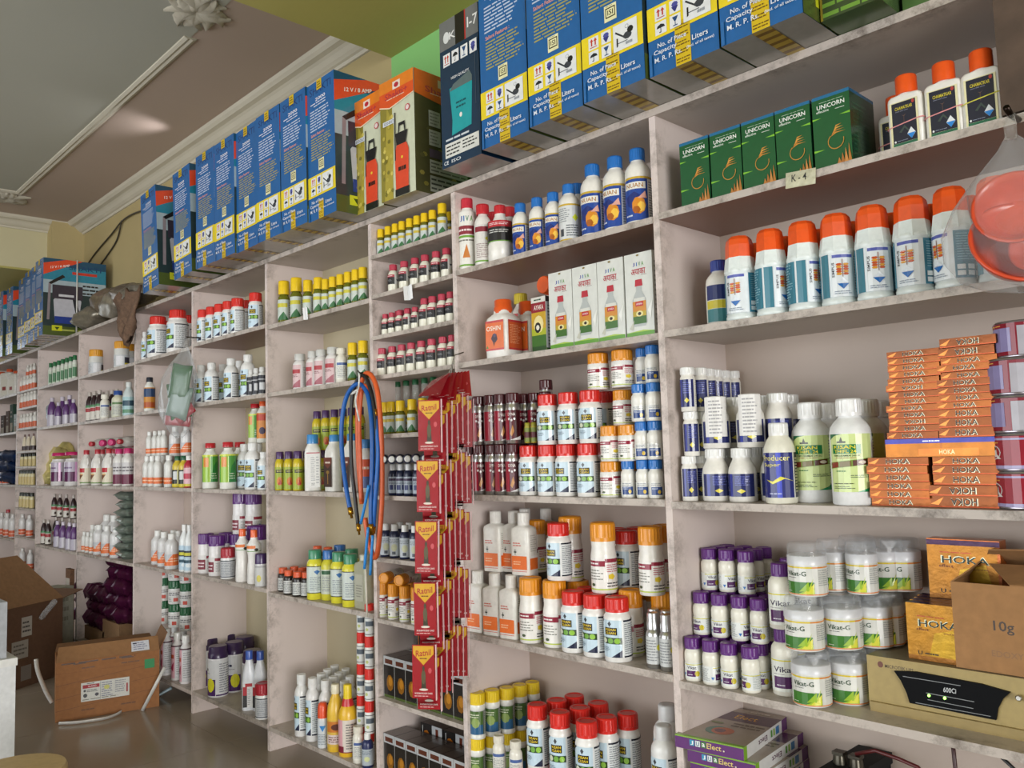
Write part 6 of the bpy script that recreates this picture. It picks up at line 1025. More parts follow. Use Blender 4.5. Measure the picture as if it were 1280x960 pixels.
z9 = zof(('N', 9)); b1 = blackbox(.064, .143, .1); b2 = blackbox(.13, .085, .06, True)
for i in range(7):
    bx('black_carton', b1, PX['p4'] + .047 + .0655 * i, .02, z9, 0, (ORD[i] if i else 'leftmost') + ' black silver-edged carton, ninth shelf, narrow middle bay' + (', from left' if i else ''), 'carton', 'black cartons on the ninth shelf')
    bx('black_carton', b1, PX['p4'] + .047 + .0655 * i, .135, z9, 0, (ORD[i] if i else 'leftmost') + ' black carton, back row, ninth shelf, narrow middle bay' + (', from left' if i else ''), 'carton', 'black cartons in the back row, ninth shelf')
for i in range(4):
    bx('black_carton', carton_mesh('black_carton', .07, .09, .095, '#191818', {'front': [('r', .0, .9, 1, 1, '#55524e'), ('p', [(.3, .3), (.45, .7), (.6, .3)], '#6a6864'), ('r', 0, 0, .08, 1, '#a85a2a')]}, 'gloss'), PX['p4'] + .10 + .08 * i, .14, z9 + .1436, 0, (ORD[i] if i else 'leftmost') + ' small black carton stacked above ninth shelf cartons, narrow middle bay' + (', from left' if i else ''), 'carton', 'small black cartons stacked above')
z10 = zof(('N', 10))
for i in range(7):
    bx('black_carton', b1, PX['p4'] + .047 + .0655 * i, .015, z10, 0, (ORD[i] if i else 'leftmost') + ' black silver-edged carton, bottom shelf, narrow middle bay' + (', from left' if i else ''), 'carton', 'black cartons on the bottom shelf')
for j in range(2):
    for i in range(3):
        bx('black_carton', b2, PX['p4'] + .155 + .132 * i, .125, z10 + .0856 * j, 0, (ORD[i] if i else 'leftmost') + ' long black carton, rear ' + ['lower', 'upper'][j] + ' row, bottom shelf, narrow middle bay' + (', from left' if i else ''), 'carton', 'long black cartons, rear ' + ['lower', 'upper'][j] + ' row')
# support tray under the yellow-capped jars, boxes in the farthest bay
bx('cardboard_tray', carton_mesh('cardboard_tray', .15, .27, .087, '#a67c50', {}, 'card'), -1.98, .01, zof(('2', 5)), 0, 'low cardboard carton under the yellow-capped jars, second bay from right', 'carton')
for i, (px, w, c, h) in enumerate([(3, .12, '#3a2a22', .16), (9, .10, '#4a3428', .19), (14, .10, '#1f3a2c', .24), (19, .10, '#aab4b4', .15)]):
    bx('small_carton', carton_mesh('small_carton', w, .12, h, c, {'front': [('r', .1, .05, .9, .35, '#8d8474'), ('l', .2, .5, .8, .8, 2, '#8a8078', 3)]}, 'card'), xat(px, .04, 1.6), .04 + .0 * i, zof(('0', 2)), 0, ['dark brown carton at left frame edge, second shelf, farthest left bay', 'brown carton second from left, second shelf, farthest left bay', 'dark green carton, second shelf, farthest left bay', 'pale grey carton, second shelf, farthest left bay'][i], 'carton')
# ------------------------------------------------------------------ hoses hanging from the post
def spline(pts, n=6):
    P = [Vector(p) for p in pts]; P = [P[0]] + P + [P[-1]]; out = []
    for i in range(1, len(P) - 2):
        for k in range(n):
            t = k / n; a, b, c, d = P[i - 1], P[i], P[i + 1], P[i + 2]
            out.append(0.5 * ((2 * b) + (c - a) * t + (2 * a - 5 * b + 4 * c - d) * t * t + (3 * b - a - 3 * c + d) * t ** 3))
    return out + [P[-2]]
def hz(zx, zy, Y): return at(420 + zx / 3.43, 455 + zy / 3.43, Y)
def hose(name, pts, r, col, lab, ends=True):
    root = empty(name, hz(110, 50, -.03)); tag(root, lab, 'hose', 'hoses hanging in one bundle'); L = root.location
    P = [p - L for p in spline([hz(*q) for q in pts])]
    mb = MB(); mb.tube(P, r, col, 'rubber', 9); link('tube', mb.mesh('tube'), root)
    if ends:
        for e, f in ((0, 2), (-1, -3)):
            d = (P[e] - P[f]).normalized(); mb = MB(); mb.tube([P[e] - d * .004, P[e] + d * .022, P[e] + d * .023, P[e] + d * .036], [r * 1.15, r * 1.15, r * .6, r * .6], '#b0862c', 'metal', 8); link('brass_end', mb.mesh('brass_end'), root)
    return root
hose('spray_hose', [(60, 620, -.07), (42, 520, -.07), (26, 380, -.065), (24, 260, -.06), (42, 150, -.055), (75, 95, -.05), (105, 88, -.045), (135, 130, -.05), (152, 250, -.06), (155, 420, -.065), (150, 560, -.07), (150, 690, -.07)], .0085, '#1459a8', 'blue hose with brass ends, front loop of the bundle hanging from a post')
hose('spray_hose', [(95, 690, -.055), (80, 560, -.055), (66, 420, -.055), (64, 250, -.05), (72, 130, -.045), (100, 55, -.04), (130, 62, -.04), (158, 150, -.045), (172, 280, -.05), (172, 380, -.05), (160, 480, -.055)], .0072, '#1b1c1e', 'black hose in the bundle hanging from a post')
hose('spray_hose', [(112, 600, -.04), (100, 460, -.04), (93, 300, -.035), (96, 140, -.03), (122, 48, -.03), (152, 50, -.03), (178, 120, -.035), (192, 260, -.04), (197, 420, -.04), (196, 600, -.04), (182, 780, -.045), (165, 830, -.045), (140, 760, -.045), (125, 660, -.045)], .0092, '#d8602e', 'thick orange hose hanging behind the blue loop', False)
hose('spray_hose', [(108, 590, -.05), (104, 420, -.05), (100, 240, -.045), (112, 110, -.04), (132, 100, -.04), (150, 180, -.05)], .0080, '#cf5a2c', 'second orange strand inside the hanging hose bundle', False)
hose('spray_hose', [(160, 700, -.06), (170, 560, -.06), (178, 440, -.055), (180, 340, -.05), (170, 220, -.045)], .0080, '#1763b8', 'short blue strand right of the hose loop')
def rod(pts, r, col, lab):
    mb = MB(); mb.tube(spline(pts, 3), r, col, 'plastic', 7); return tag(link('nozzle_rod', mb.mesh('nozzle_rod')), lab, 'nozzle', 'blue nozzle rods')
rod([hz(140, 520, -.085), hz(125, 600, -.085), hz(106, 685, -.085)], .0052, '#2a86d0', 'short blue nozzle rod slanting across the hoses')
rod([hz(138, 700, -.085), hz(130, 790, -.085), hz(122, 878, -.085)], .0052, '#2a86d0', 'left blue nozzle rod at the bottom of the hoses')
rod([hz(158, 735, -.085), hz(152, 820, -.085), hz(147, 905, -.085)], .0052, '#2a86d0', 'right blue nozzle rod at the bottom of the hoses')
mb = MB(); mb.tube(spline([hz(100, 45, -.062), hz(98, 90, -.064), hz(92, 112, -.064), (hz(66, 130, -.066)), hz(92, 112, -.068), hz(84, 160, -.068), hz(100, 245, -.068)]), .0035, '#d9d9d6', 'cloth', 6)
tag(link('tie_string', mb.mesh('tie_string')), 'white string tied round the hanging hoses', 'string')
mb = MB(); p = hz(112, 34, -.03); mb.tube([(p.x, .0, p.z), (p.x, -.04, p.z - .004), (p.x, -.05, p.z + .004)], .003, '#4a4640', 'metal', 6); tag(link('nail', mb.mesh('nail')), 'iron nail in the post carrying the hoses', 'nail')
mb = MB(); p = at(457, 705, -.02); mb.tube([(p.x, .0 - .02, p.z), (p.x + .004, -.02, p.z - .19)], .004, '#d9d6c8', 'plastic', 6); tag(link('white_rod', mb.mesh('white_rod')), 'thin white rod standing in front of post below the hoses', 'rod')
if False: pass
# ------------------------------------------------------------------ strips of red cards hanging from a hook
cw, ch, pitch = .066, .150, .1765
cm = MB(); cm.box(-cw / 2, 0, -ch, cw / 2, .004, 0, '#98141f', 'gloss'); paint(cm, RATCARD, face('front', -cw / 2, 0, -ch, cw / 2, .004, 0), 'gloss'); card_me = cm.mesh('card')
fm = MB(); fm.box(-cw / 2 - .004, -.0026, -ch - .020, cw / 2 + .007, -.0020, .005, '#e2d8da', 'sleeve'); fm.box(cw / 2 + .0035, -.004, -ch - .004, cw / 2 + .006, .006, .002, '#dcb4b8', 'gloss'); fm.box(-cw / 2 - .002, -.003, -ch - .020, cw / 2 + .005, .004, -ch - .012, '#6a5258', 'sleeve'); film_me = fm.mesh('clear_sleeve')
hook = at(566, 452, -.03)
nst = 7
for s in range(nst):
    px = 533 + 6.8 * s; top = at(px + 3, 500 - 1.0 * s, -.245 + .033 * s); yaw = .66 + .03 * s
    r = empty('card_strip', top); r.rotation_euler = (0, 0.012, yaw)
    tag(r, (['frontmost', 'second', 'third', 'fourth', 'fifth', 'sixth', 'rearmost'][s]) + ' hanging strip of red and yellow cards in clear sleeves' + (', from front' if 0 < s < nst - 1 else ''), 'card strip', 'hanging strips of red cards')
    n = 5 if s not in (1,) else 5
    drop = [0, .045, .01, .02, -.01, .0, .015, .0][s]
    for j in range(n):
        z = -pitch * j - drop; tl = rj.uniform(-.03, .03)
        c = link('card', card_me, r, (-.006 * j, 0, z), (.0, tl * .4, 0)); c2 = link('clear_sleeve', film_me, r, (-.006 * j, 0, z), (0, tl * .4, 0))
    # the folded uppermost card, drawn together on the hook
    hk = Matrix.Rotation(-yaw, 4, 'Z') @ Vector((hook.x - top.x, hook.y - top.y, hook.z - top.z))
    hk = hk + Matrix.Rotation(-yaw, 3, 'Z') @ Vector(((s - 3) * .010, 0, 0)); mb = MB(); w = cw / 2; a = Vector((-w, 0, .012 - drop)); b = Vector((w, 0, .012 - drop)); q = hk * .62
    mb.add([tuple(a), tuple(b), (q.x + w * .9, q.y, max(.055, q.z + .01)), (q.x - w * .9, q.y, max(.04, q.z - .015))], [(0, 1, 2, 3), (3, 2, 1, 0)], '#98141f', 'gloss')
    qa, qb = Vector((q.x - w * .9, q.y, max(.04, q.z - .015))), Vector((q.x + w * .9, q.y, max(.055, q.z + .01)))
    f = lambda x, y, l: tuple((a.lerp(b, x)).lerp(qa.lerp(qb, x), y) + Vector((0, -.0006 - l, 0)))
    paint(mb, RATCARD, f, 'gloss'); link('folded_card', mb.mesh('folded_card'), r)
mb = MB(); mb.tube([(hook.x + .02, .0, hook.z + .03), (hook.x + .01, -.03, hook.z + .02), (hook.x, -.035, hook.z - .02), (hook.x - .02, -.05, hook.z - .06), (hook.x - .035, -.06, hook.z - .05)], .0022, '#7a766e', 'metal', 6)
mb.tube([(hook.x + .01, -.03, hook.z + .02), (hook.x - .005, -.03, hook.z - .02), (hook.x + .0, -.045, hook.z - .07)], .002, '#7a766e', 'metal', 6)
tag(link('wire_hook', mb.mesh('wire_hook')), 'bent wire hook holding the strips of red cards', 'hook')

# ------------------------------------------------------------------ hanging bags
def bag(name, P, prof, lab, ry=.55, seed=1, col='#dfe4e6'):
    """clear bag: (dz, rx, shift) rings from the knot down"""
    rng = random.Random(seed); n = 26; vs, fs = [], []; ph = [rng.uniform(0, 6.28) for _ in range(4)]
    for (dz, rx, sx) in prof:
        for i in range(n):
            a = 2 * PI * i / n; k = 1 + .07 * math.sin(5 * a + ph[0] + dz * 20) + .05 * math.sin(9 * a + ph[1] - dz * 14)
            vs.append((sx + rx * k * math.cos(a), rx * ry * k * math.sin(a), dz + .006 * math.sin(3 * a + ph[2])))
    m = len(prof)
    for j in range(m - 1):
        for i in range(n): fs.append((j * n + i, (j + 1) * n + i, (j + 1) * n + (i + 1) % n, j * n + (i + 1) % n))
    fs.append(tuple((m - 1) * n + i for i in range(n)))
    mb = MB(); mb.add(vs, fs, col, 'film', True); root = empty(name, P); tag(root, lab, 'bag'); link('film', mb.mesh('film'), root)
    mb = MB(); mb.tube([(0, .05, .02), (.0, .01, .012), (.0, 0, -.01), (prof[0][2], 0, prof[0][0])], [.004, .006, .011, max(.01, prof[0][1] * .9)], '#d5d2cc', 'film', 8); link('knot', mb.mesh('knot'), root)
    return root
kR = at(1262, 150, -.06)
bag('clear_bag', kR, [(-.035, .010, .0), (-.06, .03, .004), (-.10, .068, .0), (-.15, .098, -.002), (-.20, .122, .004), (-.25, .132, .01), (-.285, .118, .012), (-.305, .08, .014), (-.315, .03, .02)], 'clear plastic bag of orange bowls knotted to right-hand post', .62, 4)
def bowl(loc, R, rot, lab, col='#cf4a2c'):
    mb = MB(); o = [(0, R * .45), (.02 * R, R * .62), (.25 * R, R * .78), (.55 * R, R * .92), (.62 * R, R * .95), (.64 * R, R * 1.04), (.70 * R, R * 1.04)]; i_ = [(.70 * R, R * .97), (.5 * R, R * .86), (.2 * R, R * .70), (.05 * R, R * .5)]
    mb.loft([(z, r_, r_, 2) for z, r_ in o + i_], 28, col, 'plastic'); return tag(link('orange_bowl', mb.mesh('orange_bowl'), None, loc, rot), lab, 'bowl', 'orange bowls in the bag')
bowl((kR.x - .02, -.045, kR.z - .255), .082, (1.15, .25, .5), 'front orange plastic bowl lying tilted in the clear bag')
bowl((kR.x + .0, -.062, kR.z - .185), .068, (1.3, -.2, .3), 'upper orange plastic bowl in the clear bag')
bowl((kR.x + .055, -.05, kR.z - .25), .060, (1.2, .1, -.3), 'right orange plastic bowl in the clear bag')
mb = MB(); mb.tube([(kR.x + .0, .0, kR.z + .015), (kR.x, -.05, kR.z + .012), (kR.x, -.075, kR.z + .02)], .006, '#2a211c', 'metal', 7); tag(link('nail', mb.mesh('nail')), 'rusty nail in the right-hand post holding the clear bag', 'nail')
kL = at(233, 426, -.07)
bag('clear_bag', kL, [(-.03, .012, -.004), (-.07, .05, -.02), (-.12, .095, -.06), (-.18, .135, -.095), (-.26, .145, -.115), (-.34, .138, -.115), (-.40, .115, -.105), (-.45, .075, -.095), (-.475, .03, -.09)], 'clear plastic bag of green and red packets hanging from sixth bay', .5, 8)
def packet(name, loc, w, h, t, rot, col, lab, cat='packet', grp=None, m='foil', marks=None, seed=0):
    rng = random.Random(seed); mb = MB(); nx, ny = 9, 7; vs, fs = [], []
    for s in (-1, 1):
        for j in range(ny):
            for i in range(nx):
                u, v = i / (nx - 1) * 2 - 1, j / (ny - 1) * 2 - 1; b = max(0, (1 - abs(u) ** 9)) ** .5 * max(0, (1 - v ** 6)) ** .5
                vs.append((u * w / 2, s * (t / 2 * b + .0008) + .12 * t * rng.uniform(-1, 1) * b, v * h / 2 * (1 - .06 * (1 - abs(u)))))
    for s in (0, 1):
        for j in range(ny - 1):
            for i in range(nx - 1):
                a = s * nx * ny + j * nx + i; q = (a, a + 1, a + nx + 1, a + nx); fs.append(q if s == 0 else q[::-1])
    o = nx * ny; per = [i for i in range(nx)] + [j * nx + nx - 1 for j in range(1, ny)] + [(ny - 1) * nx + i for i in range(nx - 2, -1, -1)] + [j * nx for j in range(ny - 2, 0, -1)]
    for i in range(len(per)): a, b = per[i], per[(i + 1) % len(per)]; fs.append((a, a + o, b + o, b))
    mb.add(vs, fs, col, m, True)
    if marks: paint(mb, marks, lambda x, y, l: ((x - .5) * w, -t / 2 * max(0, 1 - abs(2 * x - 1) ** 9) ** .5 * max(0, 1 - (2 * y - 1) ** 6) ** .5 - .005 - l, (y - .5) * h), 'gloss', step=.12)
    return tag(link(name, mb.mesh(name), None, loc, rot), lab, cat, grp)
for i, (dx, dz, c, w, h, ry_) in enumerate([(-.065, -.20, '#245a2a', .12, .18, .2), (-.105, -.29, '#2c6436', .13, .19, -.15), (-.17, -.25, '#a9b0ae', .09, .22, .1), (-.075, -.30, '#6f857a', .13, .17, .3), (-.125, -.385, '#a02e38', .16, .07, .1), (-.06, -.36, '#a02a36', .12, .055, -.6)]):
    packet('seed_packet', (kL.x + dx, -.075 + .012 * (i % 3), kL.z + dz), w, h, .02, (0, ry_, .5), c, ['dark green packet at top of the hanging bag', 'mid green packet in the middle of hanging bag', 'silver packet at left of the hanging bag', 'grey-green packet low in the hanging bag', 'red packet across the bottom of hanging bag', 'small red packet at lower right of hanging bag'][i], 'packet', 'packets in the hanging bag', 'gloss', seed=i)
mb = MB(); mb.tube([(kL.x, .0, kL.z + .02), (kL.x, -.07, kL.z + .018)], .004, '#3a302a', 'metal', 6); tag(link('nail', mb.mesh('nail')), 'nail in the sixth bay post holding the clear bag', 'nail')

# ------------------------------------------------------------------ soft packets on the left shelves
Zp = zof(('7', 5)); k = 0
PM = [('r', .38, .25, .62, .8, '#c9bfc8')]
for c, (px, n) in enumerate([(102, 3), (112, 3), (122, 3), (132, 3), (143, 5), (154, 6)]):
    for j in range(n):
        x = xat(px, .08, Zp + .1); 
        packet('violet_packet', (x, .10 + .02 * (j % 2), Zp + .045 + .082 * j + (.17 if c >= 4 else .09)), .13, .13, .09, (1.45, rj.uniform(-.1, .1), .35 + rj.uniform(-.15, .15)), '#54183f', (ORD[j] + ' from bottom') + ' violet foil packet, ' + ['first', 'second', 'third', 'fourth', 'fifth', 'last'][c] + ' pile from left, bottom of seventh bay', 'packet', 'violet foil packets', 'foil', PM if (j + c) % 2 == 0 else None, seed=k); k += 1
bx('low_carton', carton_mesh('low_carton', .55, .2, .085, '#8a6a4a', {}, 'card'), xat(122, .1, Zp), .05, Zp, 0, 'low brown carton under the left piles of violet packets', 'carton')
bx('low_carton', carton_mesh('low_carton', .30, .2, .165, '#8a6a4a', {}, 'card'), xat(149, .1, Zp + .05), .05, Zp, 0, 'brown carton under the right piles of violet packets', 'carton')
Zq = zof(('7', 4))
for j in range(8):
    packet('silver_packet', (xat(157.5, .06, Zq + .2), .09, Zq + .022 + .050 * j), .15, .15, .046, (1.5, rj.uniform(-.1, .1), rj.uniform(-.2, .2)), '#8b968c', ('bottom' if j == 0 else 'topmost' if j == 7 else ORD[j] + ' from bottom') + ' silver-green packet, stack on fourth shelf, seventh bay', 'packet', 'stack of silver-green packets', 'foil', seed=j + 30)
Zr = zof(('8', 3))
for j, (px, z, d) in enumerate([(57, .06, .06), (60, .14, .08), (65, .22, .10), (71, .27, .15), (61, .24, .17)]):
    packet('gold_packet', (xat(px, d, Zr + z), d + .04, Zr + z), .18, .13, .11, (1.35, rj.uniform(-.2, .2), .1), '#e0d68c', ['lowest', 'second', 'third', 'upper right', 'rear'][j] + ' crumpled gold foil packet, third shelf, eighth bay', 'packet', 'gold foil packets', 'foil', seed=j + 50)
packet('silver_pouch', (xat(56, .06, zof(('8', 2)) + .1), .07, zof(('8', 2)) + .105), .13, .20, .05, (.0, .25, .4), '#9aa8b0', 'crumpled silver pouch left of the purple sleeved bottles', 'pouch', None, 'foil', seed=61)
Zs = zof(('0', 3))
for j in range(9):
    packet('blue_packet', (xat([3, 10, 17][j % 3], .05, Zs + .1), .06 + .04 * (j % 2), Zs + .05 + .088 * (j // 3)), .24, .14, .085, (1.35, rj.uniform(-.25, .25), .3), '#1f3763', (['leftmost', 'middle', 'rightmost'][j % 3]) + ' dark blue packet, ' + ['bottom', 'second', 'top'][j // 3] + ' layer, third shelf, farthest left bay', 'packet', 'dark blue packets', 'foil', seed=j + 70)

# ------------------------------------------------------------------ bundles and cloth on top of the shelving at the left
def lump(name, loc, rx, ry, rz_, col, m, lab, cat, seed, amp=.18, grp=None):
    rng = random.Random(seed); mb = MB(); n, k = 20, 12; vs, fs = [], []; ph = [rng.uniform(0, 6.28) for _ in range(6)]
    for j in range(k + 1):
        b = PI * j / k - PI / 2
        for i in range(n):
            a = 2 * PI * i / n; f = 1 + amp * (math.sin(3 * a + ph[0] + 2 * b) * .5 + math.sin(5 * a - 3 * b + ph[1]) * .35 + math.sin(7 * b + ph[2] + 2 * a) * .3) * math.cos(b)
            vs.append((rx * f * math.cos(b) * math.cos(a), ry * f * math.cos(b) * math.sin(a), rz_ * (math.sin(b) * (1 + .1 * math.sin(3 * a + ph[3])) + 1) ))
    for j in range(k):
        for i in range(n): fs.append((j * n + i, j * n + (i + 1) % n, (j + 1) * n + (i + 1) % n, (j + 1) * n + i))
    mb.add(vs, fs, col, m, True); return tag(link(name, mb.mesh(name), None, loc), lab, cat, grp)
for i, (px, py, rx, rz_, c) in enumerate([(112, 398, .19, .075, '#8d8678'), (128, 374, .17, .085, '#857868'), (146, 385, .20, .085, '#9a9386'), (160, 366, .16, .075, '#7f7468'), (172, 360, .12, .06, '#8f887c')]):
    zz = ZD if i in (0, 2) else ZD + .13
    p = at(px, py, .02); x = xat(px, .03, zz + .06)
    lump('wrapped_bundle', (x, .04 if i != 1 else .08, (ZD + .002 if i in (0, 2) else max(ZD + .01, p.z - .09))), rx, .10, rz_, c, 'foil', ['front left', 'upper left', 'front middle', 'upper right', 'rightmost'][i] + ' plastic-wrapped brown bundle on top of the shelving', 'bundle', i + 3, .28, 'plastic-wrapped bundles')
mb = MB(); vs, fs = [], []; c0_ = at(166, 372, -.02)
rng = random.Random(5)
for j in range(9):
    t = j / 8; zc = c0_.z + .03 - .30 * t; wv = .15 + .06 * math.sin(t * 5) - .05 * t
    for i in range(8):
        u = i / 7 * 2 - 1; vs.append((c0_.x + u * wv - .03 * t, -.035 - .02 * math.sin(u * 5 + j) - .012 * rng.random(), zc + .02 * math.sin(i * 2 + j)))
for j in range(8):
    for i in range(7): a = j * 8 + i; fs.append((a, a + 1, a + 9, a + 8))
mb.add(vs, fs, '#6f5644', 'cloth', True); me = mb.mesh('brown_sacking'); ob = link('brown_sacking', me); so = ob.modifiers.new('thick', 'SOLIDIFY'); so.thickness = .012
tag(ob, 'torn brown sacking hanging over the edge of the shelf top', 'cloth')
x_, y_ = -6.40, .055; e_ = WB / 2 + .004
mb = MB(); mb.tube([(x_ + e_, y_, ZD + .004), (x_ + e_, y_, ZD + HB + .006), (x_ - e_, y_, ZD + HB + .006), (x_ - e_, y_, ZD + .004)], .005, '#c9c6c0', 'plastic', 6, True); tag(link('string', mb.mesh('string')), 'white string tied upright round the far picture carton', 'string')
mb = MB(); mb.tube(spline([at(100, 345, .29), at(118, 318, .29), at(140, 292, .285), at(152, 277, .28), at(165, 268, .28), at(182, 262, .28)]), .006, '#3a352c', 'rubber', 6); tag(link('wall_cable', mb.mesh('wall_cable')), 'dark cable looping along the upper back wall', 'cable')
mb = MB(); mb.tube(spline([at(152, 276, .283), at(146, 300, .29), at(132, 322, .29), at(120, 338, .29)]), .006, '#3a352c', 'rubber', 6); tag(link('wall_cable', mb.mesh('wall_cable')), 'thin cable drooping down the upper back wall', 'cable')
# paper scraps on shelf fronts
for i, (px, py, w, h, lab) in enumerate([(383, 392, .035, .05, 'white torn paper tag hanging from top shelf, fourth bay'), (511, 366, .055, .05, 'silvery paper scrap hanging from second shelf, narrow middle bay')]):
    mb = MB(); p = at(px, py, -.008); f = lambda x, y: (p.x + (x - .5) * w, -.008 - .008 * math.sin(x * 9) - .004 * y, p.z + (y - .5) * h)
    vs = [f(a / 5, b / 3) for b in range(4) for a in range(6)]; mb.add(vs, [(b * 6 + a, b * 6 + a + 1, b * 6 + a + 7, b * 6 + a + 6) for b in range(3) for a in range(5)], '#d6d6d6', 'gloss'); tag(link('paper_scrap', mb.mesh('paper_scrap')), lab, 'paper')

# ------------------------------------------------------------------ cartons, straps and furniture on the floor
def open_carton(name, p0, p1, depth, h, col, lab, art, flaps, t=.005):
    """p0, p1: front bottom corners; the open carton runs back from that edge"""
    p0, p1 = Vector(p0), Vector(p1); w = (p1 - p0).length; a = math.atan2(p1.y - p0.y, p1.x - p0.x)
    r = empty(name, (p0.x, p0.y, .001), (0, 0, a)); tag(r, lab, 'carton'); mb = MB()
    mb.box(0, 0, 0, w, t, h, col, 'card'); mb.box(0, depth - t, 0, w, depth, h, col, 'card'); mb.box(0, t, 0, t, depth - t, h, col, 'card'); mb.box(w - t, t, 0, w, depth - t, h, col, 'card'); mb.box(t, t, 0, w - t, depth - t, t, col, 'card')
    paint(mb, art, face('front', 0, 0, 0, w, depth, h), 'print'); link('carton_body', mb.mesh('carton_body'), r)
    for kind_, ln, ang, c in flaps:
        mb = MB()
        if kind_ == 'front': pts = [(0, 0, h), (w, 0, h), (w - .01, -ln * math.cos(ang), h + ln * math.sin(ang)), (.01, -ln * math.cos(ang), h + ln * math.sin(ang))]
        if kind_ == 'back': pts = [(0, depth, h), (w, depth, h), (w - .01, depth + ln * math.cos(ang), h + ln * math.sin(ang)), (.01, depth + ln * math.cos(ang), h + ln * math.sin(ang))]
        if kind_ == 'left': pts = [(0, 0, h), (0, depth, h), (-ln * math.cos(ang), depth - .01, h + ln * math.sin(ang)), (-ln * math.cos(ang), .01, h + ln * math.sin(ang))]
        if kind_ == 'right': pts = [(w, 0, h), (w, depth, h), (w + ln * math.cos(ang), depth - .01, h + ln * math.sin(ang)), (w + ln * math.cos(ang), .01, h + ln * math.sin(ang))]
        flap(mb, pts, .004, c); link('flap', mb.mesh('flap'), r)
        if kind_ == 'front':
            mb = MB(); A, B, C_, D = [Vector(q) for q in pts]; nn = Vector((0, -math.sin(ang), -math.cos(ang))); fm_ = lambda x, y, l: tuple(A.lerp(B, x).lerp(D.lerp(C_, x), y) + nn * (.006 + l))
            paint(mb, [('r', .72, .12, .90, .80, '#d9dbe2'), ('l', .74, .2, .88, .75, 4, '#8a8ca8', 3), ('r', .735, .62, .775, .7, '#2a2a40')], fm_); link('address_label', mb.mesh('address_label'), r)
    return r
a0, a1 = atz(69, 904, 0), atz(199, 883, 0)
ART = [('l', .05, .93, .95, .985, 1, '#4a2c18', 4), ('r', .16, .93, .28, .945, '#3a2414'), ('r', .62, .93, .74, .945, '#3a2414'), ('r', .0, .80, 1, .803, '#7a4a28'), ('p', [(0, .60), (1, .78), (1, .775), (0, .593)], '#6f4526'), ('p', [(0, .38), (1, .56), (1, .555), (0, .373)], '#6f4526'), ('p', [(0, .18), (1, .34), (1, .335), (0, .173)], '#6f4526'),
       ('l', .24, .83, .40, .88, 1, '#6a4426', 3), ('l', .62, .83, .82, .88, 1, '#6a4426', 5), ('l', .24, .12, .40, .17, 1, '#6a4426', 3), ('l', .62, .12, .78, .17, 1, '#6a4426', 5), ('r', .85, .70, .95, .86, '#1f8a4e'),
       ('r', .235, .28, .70, .60, '#dcdcd6'), ('r', .25, .50, .41, .56, '#a82a34'), ('l', .29, .565, .36, .59, 1, '#3a3a3a', 2), ('t', 'ALAND', .34, .53, .08, .03, '#f0e0e0'), ('e', .275, .38, .02, .035, '#3a3a3e', 9), ('e', .27, .46, .012, .022, '#4a4a4e', 9), ('l', .29, .43, .41, .48, 2, '#5a5a5e', 3), ('e', .385, .38, .02, .03, '#4a4a50', 7), ('r', .418, .29, .422, .59, '#9a9a96'), ('l', .43, .32, .54, .58, 7, '#8d90a0', 5), ('e', .48, .48, .03, .04, '#d5d27a', 6), ('l', .56, .36, .67, .58, 6, '#9a9ca4', 6), ('r', .67, .35, .685, .50, '#a82a34'), ('l', .25, .30, .68, .325, 1, '#6a6a5a', 4)]
open_carton('open_carton', a0, a1, .27, .283, '#a06c42', 'large open brown carton with printed white label on the floor', ART, [('front', .075, 1.45, '#9a7048'), ('back', .09, .25, '#7a5636'), ('right', .09, 1.15, '#8a6240')])
DK = '#6a4c38'
b0, b1_ = atz(14, 868, 0), atz(62, 851, 0)
b1_ = b0 + (b1_ - b0).normalized() * .36
HD = .45
dk_ = open_carton('open_carton', (b0.x - .05, b0.y - .02, 0), (b1_.x - .05, b1_.y + .02, 0), .40, HD, DK, 'dark brown carton with stuck labels and one long flap, behind the large open carton', [('r', .26, .62, .44, .86, '#b9b2a8'), ('l', .28, .66, .42, .82, 3, '#4a4440', 3), ('r', .10, .36, .38, .58, '#a9a298'), ('l', .13, .40, .36, .55, 3, '#6a645c', 4), ('r', .26, .08, .44, .26, '#8a8078')], [('right', .17, .15, '#7a5a42')])
fw_ = (b1_ - b0 + Vector((0, .04, 0))); fl_ = fw_.length; fa_ = math.atan2(fw_.y, fw_.x); Rl = Matrix.Rotation(-fa_, 3, 'Z')
v_ = Rl @ Vector((.02, -.30, .27)); v2_ = Rl @ Vector((-.04, -.24, .27)); D, C_ = Vector((0, 0, HD)), Vector((fl_, 0, HD))
mb = MB(); flap(mb, [D, C_, C_ + v2_, D + v_], .005, '#94704e'); link('long_flap', mb.mesh('long_flap'), dk_)
mb = MB(); e0, e1 = D + v_ * .02, D + v_ * .75; dz_ = Vector((0, 0, -.045)); flap(mb, [e0, e1, e1 + dz_ * .7, e0 + dz_], .004, '#b8683a'); link('torn_edge', mb.mesh('torn_edge'), dk_)
